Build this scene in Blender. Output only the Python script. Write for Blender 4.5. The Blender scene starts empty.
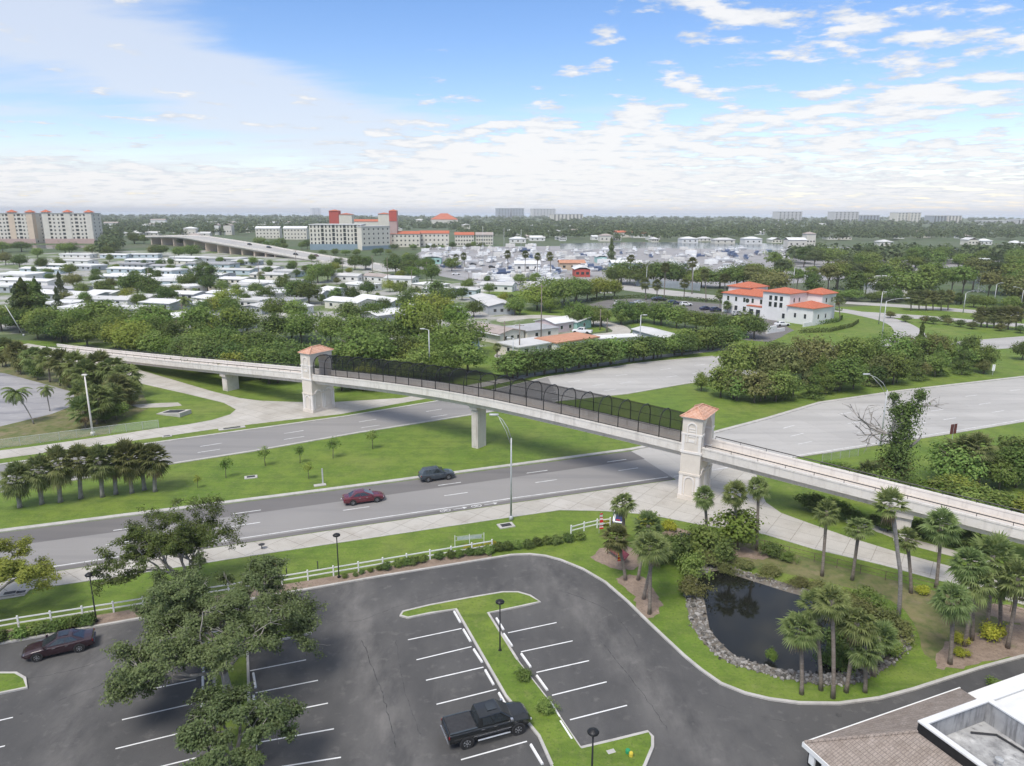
import bpy, math, random
import numpy as np
from mathutils import Vector, Matrix
from mathutils.geometry import tessellate_polygon
R = math.radians
sc = bpy.context.scene
COL = sc.collection
random.seed(11)
rng = np.random.default_rng(7)

# ------------------------------------------------------------------ camera model (used to survey ground positions)
F, TH, RO, H = 710.0, R(13.6), R(0.2), 34.0
def ray(u, v):
    x, y = (u-512)/F, -(v-383)/F
    c, s = math.cos(RO), math.sin(RO)
    x, y = x*c-y*s, x*s+y*c
    return (x, math.cos(TH)+y*math.sin(TH), -math.sin(TH)+y*math.cos(TH))
def g(u, v, z=0.0):
    d = ray(u, v); t = (z-H)/d[2]
    return Vector((d[0]*t, d[1]*t))
def proj(x, y, z):
    dz = z-H
    f = y*math.cos(TH)-dz*math.sin(TH); up = y*math.sin(TH)+dz*math.cos(TH)
    a, b = x/f, up/f
    c, s = math.cos(RO), math.sin(RO)
    a, b = a*c+b*s, -a*s+b*c
    return 512+a*F, 383-b*F
def height_at(u, v, v2):
    p = g(u, v); lo, hi = 0.0, 120.0
    for _ in range(50):
        m = (lo+hi)/2
        if proj(p.x, p.y, m)[1] > v2: lo = m
        else: hi = m
    return lo
A1 = R(21.0)
E1 = Vector((math.cos(A1), math.sin(A1)))
E2 = Vector((-math.sin(A1), math.cos(A1)))

# ------------------------------------------------------------------ tagging
def tag(o, label=None, cat=None, group=None, kind=None):
    if label: o['label'] = label
    if cat: o['category'] = cat
    if group: o['group'] = group
    if kind: o['kind'] = kind
    return o
def link(o, parent=None):
    COL.objects.link(o)
    if parent is not None: o.parent = parent
    return o
def empty(name, loc, rz=0.0, scale=1.0, label=None, cat=None, group=None):
    o = bpy.data.objects.new(name, None)
    o.location = loc if len(loc) == 3 else (loc[0], loc[1], 0)
    o.rotation_euler = (0, 0, rz)
    o.scale = (scale,)*3 if not hasattr(scale, '__len__') else scale
    o.empty_display_size = .3
    link(o); tag(o, label, cat, group)
    return o
def put(name, me, parent=None, loc=(0, 0, 0), rot=(0, 0, 0), scale=(1, 1, 1)):
    o = bpy.data.objects.new(name, me)
    o.location = loc; o.rotation_euler = rot; o.scale = scale
    return link(o, parent)
ORD = 'first second third fourth fifth sixth seventh eighth ninth tenth eleventh twelfth thirteenth fourteenth fifteenth sixteenth seventeenth eighteenth nineteenth twentieth'.split()
def nth(i):
    if i < 20: return ORD[i]
    t = ['', '', 'twenty', 'thirty', 'forty', 'fifty', 'sixty'][(i+1)//10]
    return (t + '-' + ORD[(i+1) % 10 - 1]) if (i+1) % 10 else {'thirty': 'thirtieth', 'forty': 'fortieth', 'fifty': 'fiftieth'}[t]

# ------------------------------------------------------------------ mesh builder
class MB:
    def __init__(s): s.v, s.f, s.m = [], [], []
    def add(s, vs, fs, mi=0):
        k = len(s.v); s.v += [tuple(p) for p in vs]
        s.f += [tuple(i+k for i in f) for f in fs]; s.m += [mi]*len(fs)
    def box(s, x0, x1, y0, y1, z0, z1, mi=0, M=None):
        vs = [(x, y, z) for z in (z0, z1) for y in (y0, y1) for x in (x0, x1)]
        if M is not None: vs = [tuple(M @ Vector(p)) for p in vs]
        s.add(vs, [(0, 2, 3, 1), (4, 5, 7, 6), (0, 1, 5, 4), (2, 6, 7, 3), (0, 4, 6, 2), (1, 3, 7, 5)], mi)
        return s
    def prism(s, poly, z0, z1, mi=0):
        n = len(poly)
        a = sum(poly[i][0]*poly[(i+1) % n][1]-poly[(i+1) % n][0]*poly[i][1] for i in range(n))
        if a < 0: poly = poly[::-1]
        vs = [(p[0], p[1], z0) for p in poly]+[(p[0], p[1], z1) for p in poly]
        fs = [tuple(range(n))[::-1], tuple(range(n, 2*n))]+[(i, (i+1) % n, n+(i+1) % n, n+i) for i in range(n)]
        s.add(vs, fs, mi); return s
    def tube(s, pts, rad, n=6, mi=0, cap=True):
        pts = [Vector(p) for p in pts]
        if not hasattr(rad, '__len__'): rad = [rad]*len(pts)
        vs, fs = [], []
        for i, p in enumerate(pts):
            d = (pts[min(i+1, len(pts)-1)]-pts[max(i-1, 0)]).normalized()
            a = d.cross(Vector((0, 0, 1)) if abs(d.z) < .9 else Vector((1, 0, 0))).normalized(); b = d.cross(a)
            for j in range(n):
                t = 2*math.pi*j/n
                vs.append(p+(a*math.cos(t)+b*math.sin(t))*rad[i])
        for i in range(len(pts)-1):
            for j in range(n):
                fs.append((i*n+j, i*n+(j+1) % n, (i+1)*n+(j+1) % n, (i+1)*n+j))
        if cap:
            fs.append(tuple(range(n))); fs.append(tuple(range((len(pts)-1)*n, len(pts)*n))[::-1])
        s.add(vs, fs, mi); return s
    def lathe(s, prof, n=16, axis='z', c=(0, 0, 0), mi=0):
        vs, fs = [], []
        for r, h in prof:
            for j in range(n):
                t = 2*math.pi*j/n; a, b = r*math.cos(t), r*math.sin(t)
                p = (a, b, h) if axis == 'z' else (a, h, b) if axis == 'y' else (h, a, b)
                vs.append((p[0]+c[0], p[1]+c[1], p[2]+c[2]))
        for i in range(len(prof)-1):
            for j in range(n):
                fs.append((i*n+j, i*n+(j+1) % n, (i+1)*n+(j+1) % n, (i+1)*n+j))
        fs.append(tuple(range(n))[::-1]); fs.append(tuple(range((len(prof)-1)*n, len(prof)*n)))
        s.add(vs, fs, mi); return s
    def loft(s, secs, mi=0, closed=True, cap=True):
        n = len(secs[0]); vs = [p for q in secs for p in q]; fs = []
        for i in range(len(secs)-1):
            for j in range(n if closed else n-1):
                fs.append((i*n+j, i*n+(j+1) % n, (i+1)*n+(j+1) % n, (i+1)*n+j))
        if cap and closed:
            fs.append(tuple(range(n))[::-1]); fs.append(tuple(range((len(secs)-1)*n, len(secs)*n)))
        s.add(vs, fs, mi); return s
    def mesh(s, name, mats, smooth=False):
        me = bpy.data.meshes.new(name)
        me.from_pydata(s.v, [], s.f)
        for m in (mats if isinstance(mats, (list, tuple)) else [mats]): me.materials.append(m)
        if any(s.m): me.polygons.foreach_set('material_index', s.m)
        if smooth: me.polygons.foreach_set('use_smooth', [True]*len(s.f))
        import bmesh
        bm = bmesh.new(); bm.from_mesh(me); bmesh.ops.recalc_face_normals(bm, faces=bm.faces); bm.to_mesh(me); bm.free()
        return me
    def build(s, name, mats, parent=None, smooth=False, loc=(0, 0, 0), rot=(0, 0, 0), bevel=0):
        o = put(name, s.mesh(name, mats, smooth), parent, loc, rot)
        if bevel:
            b = o.modifiers.new('bevel', 'BEVEL'); b.width = bevel; b.segments = 2; b.limit_method = 'ANGLE'; b.angle_limit = R(40)
        return o
def catmull(pts, closed=False, n=6):
    pts = [Vector(p) for p in pts]; out = []; N = len(pts)
    for i in range(N if closed else N-1):
        if closed: p0, p1, p2, p3 = pts[i-1], pts[i], pts[(i+1) % N], pts[(i+2) % N]
        else: p0, p1, p2, p3 = pts[max(i-1, 0)], pts[i], pts[i+1], pts[min(i+2, N-1)]
        for k in range(n):
            t = k/n
            out.append(.5*((2*p1)+(p2-p0)*t+(2*p0-5*p1+4*p2-p3)*t*t+(3*p1-p0-3*p2+p3)*t**3))
    if not closed: out.append(pts[-1])
    return out
def G(pts, z=0): return [g(u, v, z) for u, v in pts]
def sheet(name, poly, z, m, kind='structure'):
    tris = tessellate_polygon([[Vector((p[0], p[1], 0)) for p in poly]])
    b = MB(); b.add([(p[0], p[1], z) for p in poly], tris)
    o = b.build(name, m)
    me = o.data
    for p in me.polygons:
        if p.normal.z < 0: p.flip()
    return tag(o, kind=kind)
def offset_line(pts, d):
    out = []
    for i, p in enumerate(pts):
        t = (pts[min(i+1, len(pts)-1)]-pts[max(i-1, 0)]); t = Vector((t.x, t.y)).normalized()
        out.append(Vector((p.x-t.y*d, p.y+t.x*d)))
    return out
def ribbon(mb, pts, w, z, h=None):
    a, b = offset_line(pts, w/2), offset_line(pts, -w/2)
    n = len(pts)
    if h is None:
        mb.add([(p.x, p.y, z) for p in a]+[(p.x, p.y, z) for p in b], [(i, n+i, n+i+1, i+1) for i in range(n-1)])
    else:
        secs = [[(b[i].x, b[i].y, z), (b[i].x, b[i].y, z+h), (a[i].x, a[i].y, z+h), (a[i].x, a[i].y, z)] for i in range(n)]
        mb.loft(secs)

# ------------------------------------------------------------------ materials
class NT:
    def __init__(s, m): s.t = m.node_tree; s.n = s.t.nodes; s.l = s.t.links
    def new(s, typ, **kw):
        n = s.n.new(typ)
        for k, v in kw.items():
            if k.startswith('i_'): n.inputs[k[2:].replace('_', ' ')].default_value = v
            else: setattr(n, k, v)
        return n
    def link(s, a, b): s.l.new(a, b)
def noise(t, vec, scale, detail=4, rough=.55):
    n = t.new('ShaderNodeTexNoise'); n.inputs['Scale'].default_value = scale; n.inputs['Detail'].default_value = detail
    n.inputs['Roughness'].default_value = rough
    t.link(vec, n.inputs['Vector']); return n.outputs['Fac']
def ramp(t, fac, lo, hi):
    n = t.new('ShaderNodeMapRange'); n.inputs['From Min'].default_value = lo; n.inputs['From Max'].default_value = hi
    n.clamp = True; t.link(fac, n.inputs['Value']); return n.outputs['Result']
def mixc(t, fac, a, b, blend='MIX'):
    n = t.new('ShaderNodeMix', data_type='RGBA', blend_type=blend)
    for sock, val in ((n.inputs[0], fac), (n.inputs[6], a), (n.inputs[7], b)):
        if isinstance(val, (int, float)): sock.default_value = val
        elif isinstance(val, tuple): sock.default_value = (*val, 1) if len(val) == 3 else val
        else: t.link(val, sock)
    return n.outputs[2]
def base(name, rough=.8, spec=.3, metallic=0.0):
    m = bpy.data.materials.new(name); m.use_nodes = True
    t = NT(m); b = m.node_tree.nodes['Principled BSDF']
    b.inputs['Roughness'].default_value = rough; b.inputs['Specular IOR Level'].default_value = spec; b.inputs['Metallic'].default_value = metallic
    return m, t, b
def coords(t, world=True, rot=0, scale=(1, 1, 1)):
    if world: c = t.new('ShaderNodeNewGeometry').outputs['Position']
    else: c = t.new('ShaderNodeTexCoord').outputs['Object']
    mp = t.new('ShaderNodeMapping'); mp.inputs['Rotation'].default_value = (0, 0, rot); mp.inputs['Scale'].default_value = scale
    t.link(c, mp.inputs['Vector']); return mp.outputs['Vector']
def mat(name, c1, c2=None, scale=1.0, lo=.35, hi=.65, rough=.8, spec=.3, metallic=0.0, world=False, layers=(), bump=0, bscale=8, rot=0, stretch=(1, 1, 1), detail=5, joints=None):
    """c1/c2 noise mix, then layers of (colour, scale, lo, hi, amount, stretch)"""
    m, t, b = base(name, rough, spec, metallic)
    v = coords(t, world, rot, stretch)
    if c2 is None: c2 = tuple(x*.86 for x in c1)
    col = mixc(t, ramp(t, noise(t, v, scale, detail), lo, hi), tuple(c1), tuple(c2))
    for L in layers:
        cc, s_, l_, h_, amt = L[:5]
        vv = coords(t, world, L[6] if len(L) > 6 else rot, L[5]) if len(L) > 5 else v
        f = ramp(t, noise(t, vv, s_, 6, .6), l_, h_)
        mu = t.new('ShaderNodeMath', operation='MULTIPLY'); t.link(f, mu.inputs[0]); mu.inputs[1].default_value = amt
        col = mixc(t, mu.outputs[0], col, tuple(cc))
    if joints:
        br = t.new('ShaderNodeTexBrick'); br.offset = joints.get('off', 0); br.squash = 1
        br.inputs['Scale'].default_value = 1; br.inputs['Mortar Size'].default_value = joints['m']
        br.inputs['Brick Width'].default_value = joints['w']; br.inputs['Row Height'].default_value = joints['h']; br.inputs['Bias'].default_value = 0
        br.inputs['Color1'].default_value = (1, 1, 1, 1); br.inputs['Color2'].default_value = joints.get('c2', (1, 1, 1, 1)); br.inputs['Mortar'].default_value = joints.get('mc', (.55, .55, .55, 1))
        t.link(coords(t, world, joints.get('rot', rot)), br.inputs['Vector'])
        col = mixc(t, 1.0, col, br.outputs['Color'], 'MULTIPLY')
    t.link(col, b.inputs['Base Color'])
    if bump:
        bn = t.new('ShaderNodeBump'); bn.inputs['Strength'].default_value = bump; bn.inputs['Distance'].default_value = .05
        t.link(noise(t, v, bscale, 4), bn.inputs['Height']); t.link(bn.outputs['Normal'], b.inputs['Normal'])
    return m
def leaf_mat(name, c1, c2, trans=.3, var=.35):
    m, t, b = base(name, .6, .25)
    gi = t.new('ShaderNodeNewGeometry').outputs['Random Per Island']
    oi = t.new('ShaderNodeObjectInfo').outputs['Random']
    col = mixc(t, gi, tuple(c1), tuple(c2))
    hs = t.new('ShaderNodeHueSaturation'); hs.inputs['Saturation'].default_value = .95
    h = t.new('ShaderNodeMapRange'); h.inputs['To Min'].default_value = .485; h.inputs['To Max'].default_value = .52; t.link(oi, h.inputs['Value'])
    vv = t.new('ShaderNodeMapRange'); vv.inputs['To Min'].default_value = 1-var; vv.inputs['To Max'].default_value = 1+var*.7
    fr = t.new('ShaderNodeMath', operation='FRACT'); mu = t.new('ShaderNodeMath', operation='MULTIPLY'); mu.inputs[1].default_value = 7.31
    t.link(oi, mu.inputs[0]); t.link(mu.outputs[0], fr.inputs[0]); t.link(fr.outputs[0], vv.inputs['Value'])
    t.link(h.outputs[0], hs.inputs['Hue']); t.link(vv.outputs[0], hs.inputs['Value']); t.link(col, hs.inputs['Color'])
    d = t.new('ShaderNodeBsdfDiffuse'); tr = t.new('ShaderNodeBsdfTranslucent'); mx = t.new('ShaderNodeMixShader'); mx.inputs[0].default_value = trans
    t.link(hs.outputs['Color'], d.inputs['Color']); t.link(hs.outputs['Color'], tr.inputs['Color'])
    t.link(d.outputs[0], mx.inputs[1]); t.link(tr.outputs[0], mx.inputs[2])
    out = m.node_tree.nodes['Material Output']; t.link(mx.outputs[0], out.inputs['Surface'])
    m.node_tree.nodes.remove(b)
    return m
M = {}
M['ground'] = mat('ground', (.075, .115, .04), (.11, .12, .07), .012, world=True, layers=[((.16, .16, .12), .05, .55, .75, .6), ((.05, .085, .03), .3, .45, .7, .7)])
M['lawn'] = mat('lawn', (.118, .195, .022), (.17, .23, .034), .12, world=True, layers=[((.07, .12, .018), .5, .42, .70, .75), ((.215, .235, .075), 2.2, .5, .75, .55), ((.075, .115, .02), .7, .5, .7, .5, (.12, 1.6, 1), -A1), ((.20, .22, .07), .06, .52, .75, .5), ((.24, .21, .10), .35, .64, .76, .45), ((.06, .095, .018), 5, .52, .70, .65)], bump=.7, bscale=11)
M['rough_grass'] = mat('rough_grass', (.125, .14, .045), (.215, .18, .095), .3, world=True, layers=[((.06, .10, .02), .9, .45, .65, .7), ((.22, .17, .12), .6, .55, .68, .6), ((.16, .22, .05), 3, .5, .8, .4)], bump=.6, bscale=7)
M['mulch'] = mat('mulch', (.22, .165, .125), (.30, .23, .18), 1.2, world=True, layers=[((.13, .095, .07), 5, .5, .7, .7), ((.10, .15, .04), .5, .6, .75, .5)], bump=.6, bscale=12)
M['lot'] = mat('lot_asphalt', (.070, .069, .069), (.092, .090, .089), .07, world=True, lo=.38, hi=.62,
   layers=[((.15, .145, .138), .10, .48, .76, .6, (1.6, .6, 1), R(-21)), ((.035, .034, .034), .9, .66, .74, .6), ((.05, .05, .052), .35, .55, .75, .5), ((.20, .19, .18), 1.1, .57, .76, .5), ((.14, .135, .13), .55, .60, .78, .5, (1, .16, 1), R(69)), ((.045, .044, .045), 14, .5, .8, .4)], bump=.25, bscale=20, rough=.85)
M['road'] = mat('road_asphalt', (.245, .236, .228), (.28, .268, .256), .05, world=True, rot=-A1,
   layers=[((.16, .157, .16), .35, .48, .72, .5, (.05, 1, 1), -A1), ((.30, .29, .285), .8, .55, .8, .35, (.03, 1, 1), -A1), ((.12, .12, .12), 9, .6, .8, .3)])
M['road_dark'] = mat('road_asphalt_worn', (.15, .142, .138), (.18, .17, .164), .05, world=True, rot=-A1,
   layers=[((.10, .098, .10), .4, .48, .72, .5, (.05, 1, 1), -A1), ((.2, .195, .19), .9, .55, .8, .3, (.04, 1, 1), -A1), ((.09, .09, .09), 9, .6, .8, .3)])
M['conc_road'] = mat('concrete_road', (.40, .385, .365), (.455, .44, .415), .04, world=True,
   layers=[((.31, .30, .285), .3, .46, .75, .7, (.06, 1, 1), R(-12)), ((.27, .26, .245), 1.2, .58, .75, .4), ((.24, .23, .22), .12, .58, .7, .35, (.3, 1, 1), R(-12))], joints=dict(m=.02, w=5, h=3.7, rot=R(-14), mc=(.72, .72, .72, 1), c2=(.93, .93, .93, 1)))
M['conc_walk'] = mat('concrete_paving', (.44, .42, .38), (.50, .475, .435), .15, world=True,
   layers=[((.34, .31, .27), .25, .48, .72, .7), ((.28, .255, .22), 2, .57, .78, .45)], joints=dict(m=.035, w=2.6, h=2.4, rot=R(35), mc=(.62, .6, .57, 1), c2=(.93, .92, .9, 1)))
M['old_lot'] = mat('old_pavement', (.29, .283, .29), (.36, .35, .35), .1, world=True, layers=[((.15, .15, .17), .25, .5, .66, .8, (.3, 1, 1), R(10)), ((.5, .48, .47), .8, .58, .75, .5)])
M['park'] = mat('park_ground', (.36, .35, .33), (.12, .16, .06), .035, world=True, lo=.46, hi=.56, layers=[((.16, .2, .08), .12, .52, .6, .8), ((.45, .43, .41), .3, .58, .68, .7)])
M['marina'] = mat('marina_lot', (.33, .32, .32), (.27, .26, .26), .03, world=True, layers=[((.2, .2, .2), .08, .58, .68, .5), ((.14, .17, .08), .04, .62, .68, .8)])
M['kerb'] = mat('kerb_concrete', (.50, .48, .45), (.40, .385, .36), .8, world=True, layers=[((.27, .25, .23), 2.5, .55, .75, .5)])
M['paint'] = mat('white_paint', (.80, .80, .79), (.66, .66, .65), 1.5, world=True, layers=[((.3, .3, .3), 6, .64, .76, .5)])
M['paint_worn'] = mat('worn_white_paint', (.74, .74, .73), (.52, .52, .51), 1.0, world=True, layers=[((.3, .3, .3), 4, .58, .75, .6)])
M['stop'] = mat('wheel_stop_white', (.82, .82, .81), (.72, .72, .71), 2.0)
M['white'] = mat('white_painted', (.80, .80, .78), (.72, .72, .70), 1.0)
M['black'] = mat('black_metal', (.012, .013, .014), (.02, .02, .022), 3, rough=.45)
M['galv'] = mat('galvanised_steel', (.52, .53, .53), (.44, .45, .45), 2, rough=.5, metallic=.3)
M['timber'] = mat('weathered_timber', (.13, .095, .07), (.2, .15, .11), 3)
M['woodpole'] = mat('utility_pole_wood', (.17, .14, .12), (.24, .2, .17), 2)
M['glass'] = mat('dark_glass', (.018, .024, .028), (.03, .037, .042), 1, rough=.06, spec=.9)
M['bark'] = mat('bark', (.15, .125, .10), (.24, .21, .18), 3, layers=[((.09, .07, .055), 7, .5, .7, .6)], bump=.5)
M['oakbark'] = mat('oak_bark', (.27, .25, .225), (.36, .34, .31), 3, layers=[((.15, .135, .115), 6, .5, .7, .6)], bump=.5)
M['palmbark'] = mat('palm_bark', (.21, .175, .145), (.29, .25, .215), 3, layers=[((.12, .09, .07), 5, .48, .66, .7, (.4, .4, 6))], bump=.6, bscale=10)
M['palmbark_grey'] = mat('palm_bark_grey', (.33, .31, .29), (.25, .23, .21), 3, layers=[((.14, .11, .09), 5, .5, .66, .6, (.4, .4, 6))], bump=.6, bscale=10)
M['stucco'] = mat('pale_stucco', (.69, .63, .555), (.62, .56, .49), .7, layers=[((.54, .48, .43), .9, .55, .8, .5, (1, 1, .3)), ((.45, .40, .36), 3, .62, .8, .3)])
M['stucco_trim'] = mat('stucco_trim', (.77, .73, .69), (.70, .66, .62), .9)
M['deck_conc'] = mat('bridge_concrete', (.64, .585, .53), (.57, .52, .47), .25, world=True, layers=[((.44, .39, .34), .5, .52, .76, .6), ((.33, .295, .26), 1.6, .54, .74, .6, (1, 1, .12)), ((.40, .36, .32), 2.5, .62, .8, .35)])
M['parapet'] = mat('parapet_concrete', (.72, .68, .63), (.65, .61, .56), .4, world=True, layers=[((.50, .46, .42), .9, .52, .78, .55), ((.40, .365, .33), 1.8, .54, .74, .6, (1, 1, .12)), ((.44, .40, .37), 4, .6, .8, .35)])
M['deck_walk'] = mat('bridge_walkway', (.53, .48, .435), (.58, .53, .48), .3, world=True)
def tile_mat(name, c1, c2, c3):
    m, t, b = base(name, .8, .25)
    v = coords(t, False)
    w = t.new('ShaderNodeTexWave', wave_type='BANDS', bands_direction='X'); w.inputs['Scale'].default_value = .9; w.inputs['Distortion'].default_value = .5
    t.link(v, w.inputs['Vector'])
    col = mixc(t, ramp(t, noise(t, v, 2.2, 5), .35, .65), c1, c2)
    col = mixc(t, ramp(t, noise(t, v, 9, 3), .52, .62), col, c3)
    t.link(col, b.inputs['Base Color'])
    bn = t.new('ShaderNodeBump'); bn.inputs['Strength'].default_value = .6; bn.inputs['Distance'].default_value = .08
    t.link(w.outputs['Fac'], bn.inputs['Height']); t.link(bn.outputs['Normal'], b.inputs['Normal'])
    return m
M['pinktile'] = tile_mat('pink_clay_tile', (.52, .27, .18), (.62, .40, .30), (.42, .22, .15))
M['redtile'] = tile_mat('red_clay_tile', (.46, .13, .07), (.54, .19, .11), (.37, .10, .06))
M['leaf_oak'] = leaf_mat('oak_leaves', (.105, .145, .052), (.21, .255, .11), .35, .12)
M['leaf_dark'] = leaf_mat('dark_leaves', (.085, .14, .038), (.19, .25, .075), .35, .25)
M['leaf_mid'] = leaf_mat('mid_leaves', (.13, .205, .044), (.265, .335, .09), .35, .25)
M['leaf_yel'] = leaf_mat('yellow_green_leaves', (.21, .27, .045), (.34, .38, .08), .35, .2)
M['leaf_olive'] = leaf_mat('olive_leaves', (.13, .155, .05), (.26, .26, .10), .35, .25)
M['leaf_pine'] = leaf_mat('pine_needles', (.085, .12, .055), (.15, .19, .085), .3, .25)
M['leaf_bright'] = leaf_mat('bright_leaves', (.13, .22, .035), (.23, .32, .07), .35, .15)
M['leaf_flower'] = leaf_mat('yellow_flower_leaves', (.30, .34, .03), (.50, .47, .05), .25, .15)
M['leaf_palm'] = leaf_mat('palm_fronds', (.125, .175, .05), (.26, .31, .115), .35, .12)
M['leaf_palm_dark'] = leaf_mat('dark_palm_fronds', (.125, .155, .05), (.24, .25, .10), .35, .2)
M['leaf_dead'] = leaf_mat('dead_fronds', (.24, .17, .09), (.36, .28, .17), .2, .2)
M['leaf_far'] = leaf_mat('far_leaves', (.075, .11, .050), (.145, .18, .085), .3, .3)
# ------------------------------------------------------------------ ground, roads, lot
sheet('ground', [(-9000, -900), (9000, -900), (9000, 4600), (-9000, 4600)], 0, M['ground'])
m_sea = mat('sea_water', (.30, .36, .40), (.33, .39, .43), .002, world=True, rough=.25, spec=.5)
sheet('sea', [(-30000, 4590), (30000, 4590), (30000, 30000), (-30000, 30000)], -.3, m_sea)
lawn_poly = [Vector(p) for p in ((-300, -80), (300, -80), (420, 330), (120, 262), (60, 215), (10, 186), (-30, 172), (-150, 190), (-300, 200))]
sheet('lawn', lawn_poly, .008, M['lawn'])
# trailer park and marina ground
sheet('trailer_park_ground', G([(-260, 345), (-260, 266), (100, 251), (240, 250), (330, 262), (400, 277), (480, 283), (545, 300), (575, 320), (600, 345), (500, 358), (440, 345), (300, 330), (120, 330)]), .004, M['park'])
sheet('marina_lot', G([(400, 262), (430, 247), (560, 246), (800, 246), (1000, 250), (1000, 262), (800, 283), (700, 287), (610, 286), (520, 292), (440, 276)]), .005, M['marina'])
m_canal = mat('canal_water', (.05, .065, .07), (.07, .085, .09), .05, world=True, rough=.12, spec=.5, bump=.2, bscale=.5)
sheet('canal_water', G([(560, 249.5), (560, 243.5), (640, 242), (760, 243), (850, 248), (1000, 248), (1000, 252.5), (840, 251.5), (760, 249.5), (660, 248)]), .012, m_canal)
sheet('creek_water', G([(-150, 246), (0, 247), (60, 249), (120, 246), (60, 245)]), .012, m_canal)
# far carriageway
fl = [(-260, 536), (-100, 508), (0, 491.5), (26, 487), (170, 463.6), (256, 450.3), (360, 432), (475, 414), (560, 400.5)]
fu = [(-260, 504), (-100, 480), (0, 465.5), (170, 441.3), (256, 429.5), (347, 416.8), (436, 402), (500, 389), (548, 377.5)]
sheet('far_road', G(fl)+G(fu)[::-1], .016, M['road'])
hl = [(560, 400.5), (627, 393.5), (682, 384), (713, 379.5), (780, 371), (870, 360), (955, 351.5), (1016, 348), (1150, 341)]
hu = [(548, 377.5), (642, 363.3), (713, 356.8), (760, 351), (840, 345.5), (883, 342), (930, 343.5), (1020, 336.5), (1150, 329.5)]
sheet('far_highway', G(hl)+G(hu)[::-1], .020, M['conc_road'])
er = catmull(G([(930, 344), (927, 337.5), (924, 332.5), (913, 325), (894, 318.5), (868, 312.8), (840, 308.5), (790, 303), (740, 298), (690, 292.5), (650, 288), (610, 284), (560, 279)]))
el = catmull(G([(875, 343), (888, 338), (894, 333), (890, 325.8), (878, 320.3), (858, 315.5), (838, 312), (788, 307), (742, 302.5), (692, 298), (650, 293.5), (612, 289), (560, 284.5)]))
sheet('exit_road', er+el[::-1], .024, M['conc_road'])
sheet('upper_road', G([(845, 303.8), (847, 301.5), (908, 304.8), (976, 310), (1024, 315), (1150, 325), (1150, 329), (1024, 318.5), (976, 313.4), (908, 308)]), .016, M['conc_road'])
sheet('upper_road', G([(850, 311), (881, 312.8), (930, 316), (976, 320), (1024, 323.8), (1150, 333), (1150, 338), (1024, 327.5), (976, 323.5), (930, 319.6), (890, 317.5)]), .018, M['conc_road'])
# sidewalk + plaza under the left ramp
sheet('sidewalk', G([(-260, 486), (-100, 463.5), (0, 450.5), (26, 447.5), (110, 435.6), (157, 428.4), (187, 424.6), (212, 420), (230, 414.5), (236, 409.5), (224, 403), (187, 394), (150, 385.7), (100, 374), (60, 362), (30, 351), (18, 345), (28, 343.5), (60, 349), (100, 358), (150, 373), (211, 391), (239, 398), (261, 400.8), (296, 402), (328, 402.5), (402, 398), (436, 391.5), (500, 379), (546, 371), (642, 357), (735, 346.5), (738, 348.5), (642, 360), (546, 374), (500, 383.5), (436, 397), (402, 403), (340, 414.3), (280, 421), (230, 427), (150, 438.5), (0, 459), (-100, 471), (-260, 495)]), .020, M['conc_walk'])
sheet('culvert_apron', G([(130, 405), (160, 403), (178, 402.5), (182, 405.5), (168, 407), (140, 408)]), .014, M['conc_walk'])
sheet('old_parking_pavement', G([(-260, 470), (-260, 366), (-60, 366), (5, 373.3), (39, 382.5), (73, 392), (75, 399), (72, 406), (52, 414), (0, 426.5), (-100, 443)]), .014, M['old_lot'])
sheet('rough_verge', G([(-260, 490), (-100, 462), (0, 448.5), (110, 433.5), (120, 421), (150, 408), (138, 384), (100, 378), (60, 366), (30, 355), (0, 352), (-100, 350), (-260, 362)]), .011, M['rough_grass'])
# near carriageway
n_up = [(-300, 575.5), (0, 533), (320, 492.5), (631, 451.2)]
sheet('near_road', [*G([(-300, 623), (60, 568), (512, 500.5), (674, 478)]), *G(n_up)[::-1]], .016, M['road'])
# darker resurfaced outer lane: same surface, older tone
sheet('near_road_lane', [*G([(-300, 592), (0, 547.5), (232, 516.5), (420, 490.5), (645, 459)]), *G(n_up)[::-1]], .020, M['road_dark'])
sheet('shoulder_strip', [*G([(-300, 624), (60, 570.5), (512, 503), (674, 479.5)]), *G([(671, 477.3), (512, 500.2), (60, 567), (-300, 619.5)])], .020, M['road_dark'])
sheet('right_highway', G([(631, 451.2), (674, 478.5), (700, 492), (760, 480), (748, 464.5), (794, 457), (880, 444), (951, 433), (1024, 421), (1300, 378), (1300, 340), (1024, 377.5), (898, 392), (820, 403.5), (768, 419), (700, 437), (640, 449)]), .0165, M['conc_road'])
plaza_low = [(-300, 652), (-100, 617), (0, 599.5), (24, 595.5), (30, 589.5), (130, 574.5), (256, 555), (400, 533.5), (501, 518.5), (560, 510), (604, 510.8), (649, 514.5), (702, 525), (764, 534), (814, 549), (881, 564.5), (949, 583), (1024, 604.5), (1200, 657)]
sheet('plaza_paving', G([(-300, 625), (60, 571), (512, 503.5), (674, 480), (700, 474), (748, 465), (757, 478), (760, 490), (766, 502.5), (781, 513), (814, 525), (848, 537), (900, 553), (949, 566), (1024, 587), (1200, 636)])+G(plaza_low)[::-1], .0225, M['conc_walk'])
sheet('path', G([(846, 519), (880, 527), (916, 540), (960, 552), (1024, 571), (1024, 577), (960, 558.5), (916, 547), (880, 533), (846, 523)]), .021, M['conc_walk'])
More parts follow.
